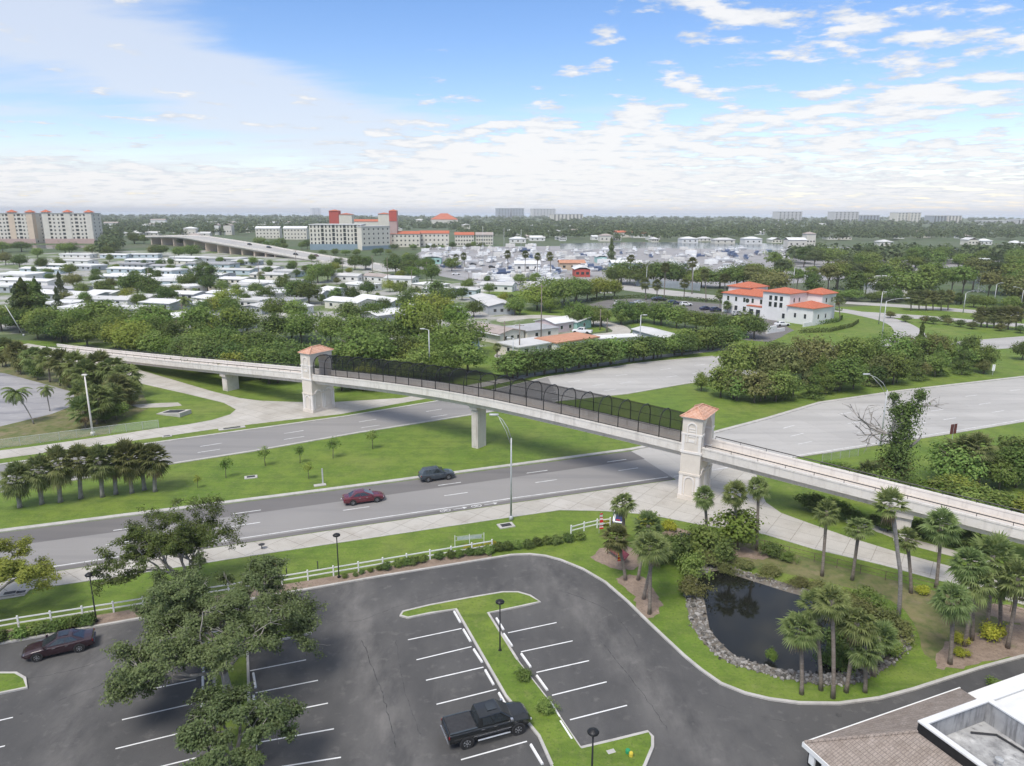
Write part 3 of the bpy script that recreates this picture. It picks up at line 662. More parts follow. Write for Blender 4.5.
# piers
def pier(u, v, w, dp, name='pier'):
    s = s_near(u, v); p, d, q = at_s(s); c = p+Vector((q.x, q.y, 0))*(W/2)
    M4 = Matrix.Translation((c.x, c.y, 0)) @ Matrix.Rotation(math.atan2(d.y, d.x), 4, 'Z')
    b = MB(); top = p.z-1.79
    b.box(-dp/2, dp/2, -w/2, w/2, -.1, top-.5, M=M4); b.box(-dp/2-.12, dp/2+.12, -w/2-.35, w/2+.35, top-.5, top, M=M4)
    b.box(-dp/2+.2, dp/2-.2, -w/2-.05, w/2+.05, .3, top-.9, M=M4)
    bpart(name, b, M['deck_conc'])
pier(225, 391, 2.6, 1.5); pier(471, 449.5, 2.0, 1.15); pier(905, 526, 2.6, 1.4)

# gate towers
def arch_panel(mb, M4, x0, w, z0, z1, y, dy, mi):
    """raised frame strip round an arched recess on a face"""
    r = w/2; zc = z1-r; n = 12
    pts = [(x0-r, z0)]+[(x0-r*math.cos(math.pi*k/n), zc+r*math.sin(math.pi*k/n)) for k in range(n+1)]+[(x0+r, z0)]
    inn = [(x0+(p[0]-x0)*.82, z0+.0 if i in (0, len(pts)-1) else z0+(p[1]-z0)*.93) for i, p in enumerate(pts)]
    secs = []
    for p, q in zip(pts, inn):
        secs.append([tuple(M4 @ Vector((p[0], y, p[1]))), tuple(M4 @ Vector((p[0], y+dy, p[1]))), tuple(M4 @ Vector((q[0], y+dy, q[1]))), tuple(M4 @ Vector((q[0], y, q[1])))])
    mb.loft(secs, mi)
def tower(s, label, L=2.4, ov=.30):
    p, d, q = at_s(s); c = p+Vector((q.x, q.y, 0))*(W/2)
    rz = math.atan2(d.y, d.x)
    root = empty('gate_tower', (c.x, c.y, 0), rz, 1, label, 'tower', 'gate towers at the ends of the caged span')
    T = W+.55; h = T/2; deck = p.z-.83; eave = 10.35; I = Matrix.Identity(4)
    pw = .92                                                  # pier width across the bridge
    b = MB()
    b.box(-L/2, L/2, -h, h, -.1, p.z-1.8)                     # solid base under the deck
    b.box(-L/2-.12, L/2+.12, -h-.12, h+.12, -.1, .55); b.box(-L/2-.1, L/2+.1, -h-.1, h+.1, 3.15, 3.4)
    b.build('base', M['stucco'], root)
    b = MB()
    for sg in (-1, 1):
        y0, y1 = sorted((sg*h, sg*(h-pw)))
        b.box(-L/2, L/2, y0, y1, p.z-1.8+.002, eave-.95)
    # arched head over the walkway
    wd = h-pw; n = 12; zs = eave-.95
    arc = [(wd*math.cos(math.pi*k/n), zs-1.15+1.75*math.sin(math.pi*k/n)) for k in range(n+1)]
    poly = [(wd, zs-1.15)]; 
    for x in (-L/2+.01, ):
        front = [(x, a_[0], a_[1]) for a_ in arc]+[(x, -wd, eave), (x, wd, eave)]
        back = [(L/2-.01, a_[0], a_[1]) for a_ in arc]+[(L/2-.01, -wd, eave), (L/2-.01, wd, eave)]
        k = len(front)
        # faces as strips (arc to top edge)
        m_ = len(arc)
        vs = front+back+[(x, wd*math.cos(math.pi*j/n), eave) for j in range(m_)]+[(L/2-.01, wd*math.cos(math.pi*j/n), eave) for j in range(m_)]
        fs = []
        for j in range(m_-1):
            fs.append((j, j+1, 2*k+j+1, 2*k+j)); fs.append((k+j, 2*k+m_+j, 2*k+m_+j+1, k+j+1)); fs.append((j, k+j, k+j+1, j+1))
        b.add(vs, fs)
    for sg in (-1, 1):
        y0, y1 = sorted((sg*h, sg*(h-pw))); b.box(-L/2, L/2, y0+.001, y1-.001, eave-.95, eave)
    b.build('arch', M['stucco'], root)
    b = MB()
    for sg in (-1, 1):
        y0, y1 = sorted((sg*(h+.07), sg*(h-pw-.05)))
        b.box(-L/2-.07, L/2+.07, y0, y1, eave-2.15, eave-1.95); b.box(-L/2-.1, L/2+.1, y0-.02, y1+.02, deck-.15, deck+.12)
        b.box(-L/2-.16, L/2+.16, sg*h-.1, sg*h+.1, eave-.12, eave+.05)
        for xx in (-L/2+.2, L/2-.2):                          # corner pilasters on the outer faces
            b.box(xx-.2, xx+.2, min(sg*h, sg*(h+.06)), max(sg*h, sg*(h+.06)), .55, 3.15); b.box(xx-.17, xx+.17, min(sg*h, sg*(h+.05)), max(sg*h, sg*(h+.05)), deck+.12, eave-2.15)
    b.box(-L/2-.2, L/2+.2, -h-.2, h+.2, eave-.05, eave+.06)
    Mx = Matrix.Rotation(0, 4, 'Z')
    for sg in (-1, 1):
        Mf = Matrix.Rotation(0 if sg < 0 else math.pi, 4, 'Z')
        arch_panel(b, Mf, 0, 1.25, .7, 3.05, -h-.09, .1, 0)
        arch_panel(b, Mf, 0, 1.2, deck+1.2, eave-.55, -h-.09, .1, 0)
        Me = Matrix.Rotation(R(90) if sg > 0 else R(-90), 4, 'Z')
        for xo in (-h/2+.1, h/2-.1):
            arch_panel(b, Me, xo, 1.7, .7, 3.95, -L/2-.09, .1, 0)
            b.box(xo-.1+0, xo+.1, -L/2-.09, -L/2, 1.0, 1.1, M=Me)
        b.box(-.16, .16, -L/2-.09, -L/2, .55, 3.7, M=Me); b.box(-h, -h+.3, -L/2-.08, -L/2, .55, 3.15, M=Me); b.box(h-.3, h, -L/2-.08, -L/2, .55, 3.15, M=Me)
        for j in range(4):                                    # louvred panel inside the upper niche
            b.box(-.36, .36, -h-.04, -h, deck+1.9+j*.32, deck+2.05+j*.32, M=Mf)
        b.box(-.36, .36, -h-.05, -h, deck+1.25, deck+1.6, M=Mf)
    b.build('moulding', M['stucco_trim'], root)
    b = MB(); X, Y = L/2+ov, h+ov; zt = eave+.95; ry = Y-X*1.25
    vs = [(-X, -Y, eave+.06), (X, -Y, eave+.06), (X, Y, eave+.06), (-X, Y, eave+.06), (0, -ry, zt), (0, ry, zt)]
    b.add(vs, [(0, 1, 4), (1, 2, 5, 4), (2, 3, 5), (3, 0, 4, 5), (3, 2, 1, 0)])
    for a_, c_ in ((0, 4), (1, 4), (2, 5), (3, 5), (4, 5)):
        b.tube([Vector(vs[a_])+Vector((0, 0, .03)), Vector(vs[c_])+Vector((0, 0, .05))], .09, 6)
    b.build('roof', M['pinktile'], root)
    return root
tower(S_L, 'pale stucco gate tower with pink tiled roof at the wooded left end of the cage')
tower(S_R, 'pale stucco gate tower with pink tiled roof near the palms at the paved plaza')
# ------------------------------------------------------------------ plants
def quads_mesh(name, V, m, smooth=False):
    """V: (n,4,3) array of quads"""
    n = len(V); me = bpy.data.meshes.new(name)
    me.vertices.add(n*4); me.vertices.foreach_set('co', np.asarray(V, dtype=np.float32).reshape(-1))
    me.loops.add(n*4); me.loops.foreach_set('vertex_index', np.arange(n*4, dtype=np.int32))
    me.polygons.add(n); me.polygons.foreach_set('loop_start', np.arange(0, n*4, 4, dtype=np.int32))
    me.update(calc_edges=True); me.materials.append(m)
    return me
def cards(P, N, size, rs, aspect=.6):
    """diamond leaf cards at P facing N"""
    n = len(P); N = N/(np.linalg.norm(N, axis=1, keepdims=True)+1e-9)
    T = rs.normal(size=(n, 3)); T -= (T*N).sum(1, keepdims=True)*N; T /= np.linalg.norm(T, axis=1, keepdims=True)+1e-9
    B = np.cross(N, T); s = (size*rs.uniform(.65, 1.35, n))[:, None]
    bend = N*s*.12
    return np.stack([P-T*s*.5, P+B*s*aspect*.5+bend-T*s*.06, P+T*s*.5, P-B*s*aspect*.5+bend-T*s*.06], 1)
def clump_crown(seed, rx, ry, rz, cz, nclump, per, size, cr=.42, flat=.75, hollow=.45, lobes=5):
    """uneven crown: leaf clumps spread through a lobed volume"""
    rs = np.random.default_rng(seed)
    lob = rs.normal(size=(lobes, 3)); lob /= np.linalg.norm(lob, axis=1, keepdims=True); lob[:, 2] = np.abs(lob[:, 2])*.8-.15
    lamp = rs.uniform(.25, .75, lobes)
    Vs = []
    for _ in range(nclump):
        d = rs.normal(size=3); d /= np.linalg.norm(d)
        if d[2] < -.35: d[2] *= .4
        rr = .62+sum(a*max(0, float(d@l))**5 for a, l in zip(lamp, lob))
        rad = rr*(hollow+(1-hollow)*rs.uniform()**.45)
        c = d*rad*np.array([rx, ry, rz])*rs.uniform(.9, 1.12)
        k = int(per*rs.uniform(.4, 1.5)); r = cr*rs.uniform(.5, 1.15)*min(rx, ry)
        off = rs.normal(size=(k, 3))*np.array([r, r, r*flat])*.55
        P = c+off; N = off/np.array([r, r, r*flat])*.55+d*.5+np.array([0, 0, .55])+rs.normal(size=(k, 3))*.45
        P[:, 2] += cz
        Vs.append(cards(P, N, size, rs))
    return np.concatenate(Vs)
def limb_trunk(seed, h, r, top, spread, n=5, mat_='bark'):
    rs = random.Random(seed); b = MB()
    b.tube([(0, 0, -.2), (rs.uniform(-.1, .1), rs.uniform(-.1, .1), h*.3), (rs.uniform(-.2, .2), rs.uniform(-.2, .2), h*.6)], [r*1.3, r, r*.75], 7)
    for i in range(n):
        a = 2*math.pi*(i+rs.random()*.6)/n; z0 = h*rs.uniform(.35, .6)
        b.tube([(0, 0, z0), (math.cos(a)*spread*.35, math.sin(a)*spread*.35, z0+(top-z0)*.45), (math.cos(a)*spread*.7, math.sin(a)*spread*.7, z0+(top-z0)*.85)], [r*.6, r*.4, r*.15], 5)
    return b.mesh('trunk', M[mat_], True)
KIND = {}
def kind(name, h, trunk, crown, leafs): KIND[name] = dict(h=h, trunk=trunk, crown={k: quads_mesh('crown', crown, M[k]) for k in leafs})
# broad trees about 9 m tall
for i in range(4):
    kind(f'round{i}', 9, limb_trunk(i, 9, .22, 7.5, 3.4), clump_crown(20+i, 4.5, 4.5, 4.3, 4.5, 150, 26, .55, cr=.36, hollow=.55), ['leaf_dark', 'leaf_mid', 'leaf_yel', 'leaf_olive', 'leaf_bright'])
for i in range(2):
    kind(f'tall{i}', 11, limb_trunk(40+i, 11, .2, 9.5, 2.2), clump_crown(50+i, 3.2, 3.2, 5.6, 5.4, 130, 24, .52), ['leaf_dark', 'leaf_mid', 'leaf_olive'])
for i in range(2):
    kind(f'spread{i}', 8, limb_trunk(60+i, 8, .25, 6.6, 4.8), clump_crown(70+i, 6.0, 6.0, 3.6, 4.3, 160, 26, .55, cr=.28, hollow=.5), ['leaf_dark', 'leaf_mid', 'leaf_olive'])
for i in range(2):   # flat topped pine with bare trunk
    kind(f'pine{i}', 15, limb_trunk(80+i, 17, .22, 13.5, 3.0, 6), clump_crown(90+i, 4.6, 4.6, 4.2, 10.4, 110, 24, .62, cr=.34, flat=.55, lobes=8), ['leaf_pine', 'leaf_olive', 'leaf_mid'])
def cone_crown(seed, h, r, n, size):
    rs = np.random.default_rng(seed); z = h*(.08+.92*rs.uniform(size=n)**1.25); rad = r*(1-z/h)**.8*(.35+.65*rs.uniform(size=n)**.5)*(1+.35*np.sin(z*2.1))
    a = rs.uniform(0, 2*np.pi, n); P = np.stack([rad*np.cos(a), rad*np.sin(a), z], 1)
    return cards(P, np.stack([np.cos(a), np.sin(a), .5+0*a], 1)+rs.normal(size=(n, 3))*.5, size, rs, .45)
for i in range(2):
    kind(f'cone{i}', 11, limb_trunk(95+i, 11, .16, 9, .6, 3), cone_crown(97+i, 11, 2.6, 2200, .55), ['leaf_pine', 'leaf_dark', 'leaf_olive', 'leaf_mid'])
for i in range(3):   # young median trees with leaves to the ground, and shrubs
    kind(f'bushy{i}', 5, limb_trunk(100+i, 5, .1, 4, 1.2, 4), clump_crown(110+i, 2.0, 2.0, 2.7, 2.3, 105, 24, .34, cr=.40, hollow=.5), ['leaf_dark', 'leaf_mid', 'leaf_olive', 'leaf_yel', 'leaf_bright'])
for i in range(2):
    kind(f'sapling{i}', 3.2, limb_trunk(120+i, 3.2, .045, 2.6, .5, 4), clump_crown(130+i, .85, .85, 1.15, 2.0, 30, 18, .2, cr=.5), ['leaf_mid', 'leaf_yel', 'leaf_bright', 'leaf_olive'])
SHRUB = {}
for nm, r, hh, leaf, size, ncl in (('shrub', 1.2, .9, 'leaf_mid', .17, 70), ('shrub_dark', 1.2, .95, 'leaf_dark', .17, 70), ('shrub_olive', 1.3, .95, 'leaf_olive', .16, 80), ('shrub_yellow', .8, .55, 'leaf_flower', .13, 55), ('shrub_bright', .8, .8, 'leaf_bright', .16, 45), ('hedge_unit', .62, .5, 'leaf_mid', .13, 45), ('hedge_dark', .62, .5, 'leaf_dark', .13, 45)):
    SHRUB[nm] = (quads_mesh('shrub', clump_crown(hash(nm) % 1000 if False else len(nm)*7+int(r*10), r, r, hh, hh*.8, ncl, 34, size, cr=.36, hollow=.5), M[leaf]), r)
def plant_at(name, kd, leaf, x, y, h, label, cat, group=None, wide=1.0):
    k = KIND[kd]; s = h/k['h']
    r = empty(name, (x, y, 0), random.uniform(0, 6.28), (s*wide, s*wide, s), label, cat, group)
    put('trunk', k['trunk'], r); put('crown', k['crown'][leaf], r)
    return r
def shrub_at(kd, u, v, scale, label, group=None, name='shrub', cat='shrub', zs=1.0):
    p = g(u, v); me, r = SHRUB[kd]
    o = put(name, me, None, (p.x, p.y, 0), (0, 0, random.uniform(0, 6.28)), (scale, scale*random.uniform(.9, 1.1), scale*zs))
    return tag(o, label, cat, group)

# --- fan palms
def fan_crown(seed, Rr=1.75, n=34, lo=-35, hi=85, droop=.35, leaflets=15):
    rs = np.random.default_rng(seed); Q = []
    for i in range(n):
        ph = i*2.39996+rs.uniform(-.3, .3); th = R(hi-(hi-lo)*((i+.5)/n)**.9)+rs.uniform(-.1, .1)
        d = np.array([math.cos(ph)*math.cos(th), math.sin(ph)*math.cos(th), math.sin(th)])
        side = np.array([-math.sin(ph), math.cos(ph), 0]); nrm = np.cross(d, side); nrm *= np.sign(nrm[2]+1e-6)
        L = Rr*rs.uniform(.85, 1.1); pl = L*.48
        m = d*pl*.5; e = d*pl+np.array([0, 0, -.06*L*math.cos(th)])
        w = .022; Q.append([-side*w, side*w, e+side*w*.7, e-side*w*.7])
        for k in range(leaflets):
            a = (k/(leaflets-1)-.5)*R(165)
            dd = d*math.cos(a)+side*math.sin(a)+nrm*(-.12*abs(math.sin(a))+.05); dd /= np.linalg.norm(dd)
            ll = L*.62*(1-.28*abs(a)/R(82)); b2 = np.cross(dd, nrm); b2 /= np.linalg.norm(b2)+1e-9
            w0 = .012*L; w1 = .036*L*rs.uniform(.8, 1.2)
            mid = e+dd*ll*.55-np.array([0, 0, ll*.06]); tip = e+dd*ll*.98-np.array([0, 0, ll*droop*rs.uniform(.7, 1.4)])
            tw = nrm*w1*(.5 if k % 2 else -.5)
            Q.append([e-b2*w0, e+b2*w0, mid+b2*w1+tw, mid-b2*w1-tw]); Q.append([mid-b2*w1-tw, mid+b2*w1+tw, tip+b2*.006, tip-b2*.006])
    return np.array(Q)
FAN = [quads_mesh('crown', fan_crown(200+i, 1.75, (26, 34, 44, 36)[i], (-30, -48, -62, -40)[i], 88, (.16, .26, .3, .38)[i]), M['leaf_palm']) for i in range(4)]
FAN_DARK = [quads_mesh('crown', fan_crown(210+i, 1.75, 46+2*i, -62, 88, .25), M['leaf_palm_dark']) for i in range(3)]
FAN_DEAD = [quads_mesh('dead_fronds', fan_crown(220+i, 1.4, 7, -80, -55, .4, 11), M['leaf_dead']) for i in range(3)]
def feather_crown(seed, L=2.6, n=18):
    rs = np.random.default_rng(seed); Q = []
    for i in range(n):
        ph = i*2.39996+rs.uniform(-.3, .3); th = R(75-100*((i+.5)/n))
        pts = []; p = np.zeros(3); el = th
        for k in range(9):
            pts.append(p.copy()); p = p+np.array([math.cos(ph)*math.cos(el), math.sin(ph)*math.cos(el), math.sin(el)])*L/8; el -= R(13)
        side = np.array([-math.sin(ph), math.cos(ph), 0])
        for k in range(8):
            a, b = pts[k], pts[k+1]; w = .03
            Q.append([a-side*w, a+side*w, b+side*w*.8, b-side*w*.8])
            for sg in (-1, 1):
                for f in (.0, .35, .7):
                    q = a+(b-a)*f; ll = L*.3*(1-.6*abs(k-3.5)/4)
                    t_ = q+side*sg*ll*.8+(b-a)*1.2-np.array([0, 0, ll*.45]); m_ = (q+t_)/2+np.array([0, 0, .05])
                    dv = (b-a)*.22
                    Q.append([q-dv*.4, q+dv*.4, m_+dv, m_-dv]); Q.append([m_-dv, m_+dv, t_+dv*.1, t_-dv*.1])
    return np.array(Q)
FEATHER = [quads_mesh('crown', feather_crown(230+i), M['leaf_palm']) for i in range(2)]
def palm(u, v, cu, cv, label, size=1.0, dark=False, feather=False, group=None, r=.15, dead=True, grey=False, curve=.0, name='cabbage_palm', far=False, tall=1.0):
    """base pixel, crown-centre pixel"""
    p = g(u, v); h = max(1.2, height_at(u, v, cv))
    # sideways offset of the crown at that height
    c0 = proj(p.x, p.y, h); f = p.y*math.cos(TH)-(h-H)*math.sin(TH); dx = (cu-c0[0])*f/F
    rs = random.Random(int(u*13+v*7)); dy = rs.uniform(-.3, .3)
    root = empty(name, (p.x, p.y, 0), 0, 1, label, 'palm tree', group)
    b = MB(); n = 7; pts = []
    for i in range(n+1):
        t_ = i/n; pts.append((dx*t_**1.3+curve*math.sin(math.pi*t_)*(1 if t_ < .5 else .6), dy*t_, -.1+(h+.1)*t_))
    rad = [r*(1.35 if i == 0 else 1.0 if i < n-1 else 1.15) for i in range(n+1)]
    b.tube(pts, rad, 8 if not far else 5); b.build('trunk', M['palmbark_grey' if grey else 'palmbark'], root, True)
    me = (FEATHER if feather else FAN_DARK if dark else FAN)[rs.randrange(2 if feather else 3 if dark else 4)]
    put('crown', me, root, (dx, dy, h), (rs.uniform(-.25, .25), rs.uniform(-.25, .25), rs.uniform(0, 6)), (size*rs.uniform(.92, 1.1), size*rs.uniform(.92, 1.1), size*rs.uniform(.85, 1.15)*tall))
    if dead and not feather:
        put('dead_fronds', FAN_DEAD[rs.randrange(3)], root, (dx, dy, h-.05), (0, 0, rs.uniform(0, 6)), (size*.9, size*.9, size*rs.uniform(.8, 1.2)*tall))
    return root
PG = 'cabbage palms'
for a in [
 (707, 542, 704, 495, 'leaning cabbage palm on the left side of the leafy tree before the plaza', 1.0),
 (735, 549, 735, 492, 'upright cabbage palm rising straight behind the leafy tree before the plaza', 1.1),
 (756.6, 550, 759, 487, 'cabbage palm on the right side of the leafy tree before the plaza', .95),
 (822, 576, 828, 512, 'cabbage palm nearest the pond inlet along the curved path fence', 1.0),
 (852, 580, 858, 526, 'shorter cabbage palm standing second along the curved path fence', 1.1),
 (911, 593, 908, 539, 'bent dark trunked cabbage palm just right of the tall pond palm', 1.0),
 (936, 588, 942, 525, 'large crowned cabbage palm in front of the footbridge pier', 1.25),
 (801.6, 694, 801, 630, 'leftmost cabbage palm of the grove at the front of the pond', 1.15),
 (821, 690, 815, 606, 'thin palm second from the left in the grove at the pond front', 1.0),
 (833, 698, 832.5, 601, 'pale trunked palm closest to the driveway kerb in the pond front grove', 1.15),
 (846, 692, 856, 622, 'leaning thick palm in the middle of the pond front grove', 1.3),
 (865, 692, 863, 645, 'short dark trunked palm at the right end of the pond front grove', 1.0),
 (874, 676, 880, 638, 'low palm with full crown behind the right end of the pond grove', 1.2),
 (950, 664, 954, 600, 'cabbage palm beside the yellow bushes, nearest the driveway', 1.25),
 (964, 646, 976, 582, 'cabbage palm behind the yellow bushes with a leaning trunk', 1.25),
 (972, 640, 968, 562, 'cabbage palm with crown against the curved path, left of the dirt bed', 1.15),
 (986, 634, 992, 555, 'tallest cabbage palm of the thicket beside the dirt bed', 1.25),
 (1000, 628, 1002, 584, 'short cabbage palm in the thicket beside the dirt bed', 1.15),
 (1007.5, 648, 1016, 576, 'cabbage palm with clear trunk at the right frame edge', 1.35),
 (1040, 640, 1040, 600, 'cabbage palm just beyond the right frame edge by the driveway', 1.2),
 (624, 553, 623, 503, 'cabbage palm beside the blue banner at the end of the rail fence', 1.05),
 (638, 580, 648, 524, 'leaning cabbage palm in the mulch bed beside the maroon panel', 1.15),
 (649.4, 614, 650, 545, 'thin trunked cabbage palm in front of the lot corner mulch bed', 1.2),
 (643.5, 599, 656, 548, 'cabbage palm just behind the thin one in the lot corner bed', 1.0)]:
    palm(*a[:4], a[4], a[5]*random.uniform(.68, .86), group=PG)
palm(625.6, 580, 616, 536, 'darker cabbage palm leaning over the maroon panel', .8, dark=True, group=PG)
palm(898, 618, 890, 503, 'very tall curving palm with two-tone trunk at the stony pond end', .85, group=PG, grey=True, curve=.25, r=.17)
# row of nine in the median
for i, (u, v, cu, cv) in enumerate([(20, 507.5, 16, 479), (42, 504, 40, 470), (60.5, 502, 58, 464), (81, 498.5, 78, 461), (102.5, 497, 100, 461), (116, 494, 113, 459), (132, 493, 128, 458), (144.5, 490, 142, 457), (155, 491.5, 154, 458)]):
    palm(u, v, cu, cv, f'dark crowned cabbage palm in the median row, {nth(i)} from the left', random.uniform(1.1, 1.25), dark=True, group='cabbage palms in a median row', r=.24, grey=True, tall=1.3)
# --- trees with real limbs (live oaks)
def oak(base_uv, h, reach, seed, label, lean=(0, 0), nleaf=34, leafm='leaf_oak', leaf=.18, trunk_r=.26, name='live_oak', squash=.62, bare=.12, levels=4, cat='oak tree', L0=None):
    rs = random.Random(seed); nr = np.random.default_rng(seed)
    p = g(*base_uv); root = empty(name, (p.x, p.y, 0), 0, 1, label, cat)
    b = MB(); tw = MB(); tips = []
    def grow(p0, d, L, r, lev):
        pts, q, dd = [p0], p0, d.normalized(); n = 4
        for i in range(n):
            dd = (dd+Vector((rs.gauss(0, .17), rs.gauss(0, .17), rs.gauss(0, .13)+.03))).normalized(); q = q+dd*L/n; pts.append(q)
        dead = lev <= 1 and rs.random() < bare
        (b if lev > 1 else tw).tube(pts, [r*(1-.45*i/n) for i in range(n+1)], 7 if lev > 2 else 4, cap=lev > 2)
        if lev == 0:
            if not dead: tips.extend([pts[-1], pts[3], pts[1]])
            return
        if lev == 1 and not dead: tips.extend([pts[-1], pts[2]])
        if dead and lev == 1:
            for _ in range(3): grow(pts[rs.randrange(2, 5)], dd+Vector((rs.gauss(0, .7), rs.gauss(0, .7), rs.gauss(0, .4))), L*.6, r*.5, 0) if False else tw.tube([pts[rs.randrange(2, 5)], pts[-1]+Vector((rs.gauss(0, .4), rs.gauss(0, .4), rs.gauss(0, .3)))], [r*.4, .01], 4, cap=False)
            return
        nb = 3 if lev > 1 else 4
        for j in range(nb):
            at = pts[-1] if j < 2 else pts[rs.randrange(2, 4)]
            a = rs.uniform(0, 6.28); sp = rs.uniform(.45, .95)
            e = dd.orthogonal().normalized(); f = dd.cross(e)
            nd = dd+(e*math.cos(a)+f*math.sin(a))*sp; nd.z = nd.z*squash+.10
            # stay inside the crown
            rel = at-Vector((lean[0], lean[1], h*.6)); out = (Vector((rel.x, rel.y, 0)).length/reach)
            if out > .85: nd = nd-Vector((rel.x, rel.y, 0)).normalized()*.6*out
            if at.z > h*.85: nd.z -= .5
            grow(at, nd, L*rs.uniform(.62, .82), r*.58, lev-1)
    th = h*.24; top = Vector((lean[0]*.12, lean[1]*.12, th))
    b.tube([(0, 0, -.2), (lean[0]*.04, lean[1]*.04, th*.5), top], [trunk_r*1.5, trunk_r*1.1, trunk_r], 9)
    nl = 6; L0 = L0 or reach*.46
    for i in range(nl):
        a = 2*math.pi*(i+rs.uniform(-.25, .25))/nl
        d = Vector((math.cos(a)*.9+lean[0]/reach*.8, math.sin(a)*.9+lean[1]/reach*.8, rs.uniform(.45, 1.05)))
        grow(top, d, L0*rs.uniform(.8, 1.15), trunk_r*.62, levels)
    b.add(tw.v, tw.f); b.build('trunk', M['oakbark'], root, True)
    T = np.array([tuple(t_) for t_ in tips]); k = nleaf
    c = np.array([lean[0], lean[1], h*.55])
    off = nr.normal(size=(len(T), k, 3))*np.array([.21, .21, .13])*(reach/7)**.5
    P = (T[:, None, :]+off).reshape(-1, 3); out = P-c; out /= np.linalg.norm(out, axis=1, keepdims=True)
    N = out*.5+off.reshape(-1, 3)*1.2+np.array([0, 0, .75])+nr.normal(size=P.shape)*.45
    put('crown', quads_mesh('crown', cards(P, N, leaf, nr, .6), M[leafm]), root)
    return root, len(P)
oak((228, 692), 7.1, 6.7, 6, 'big grey-green oak with bare twigs over the parked stalls of the left island', lean=(-.7, -.9), nleaf=32, bare=.14)
oak((226, 655), 8.8, 5.6, 9, 'grey-green oak at the road end of the left island, behind the biggest oak', lean=(-.9, .6), nleaf=30, bare=.1)
oak((236, 778), 5.6, 3.8, 12, 'small oak at the bottom frame edge on the left island', lean=(-.1, .2), nleaf=20)
oak((196, 604), 9.9, 5.4, 17, 'darker oak leaning left behind the white rail fence', lean=(-3.6, .8), nleaf=24, leafm='leaf_dark', leaf=.17)
oak((-14, 617), 6.4, 4.6, 23, 'yellow-green tree at the left frame edge beside the concrete walk', lean=(1.0, .2), nleaf=20, leafm='leaf_yel', leaf=.17, name='yellow_green_tree', cat='tree', bare=.03)
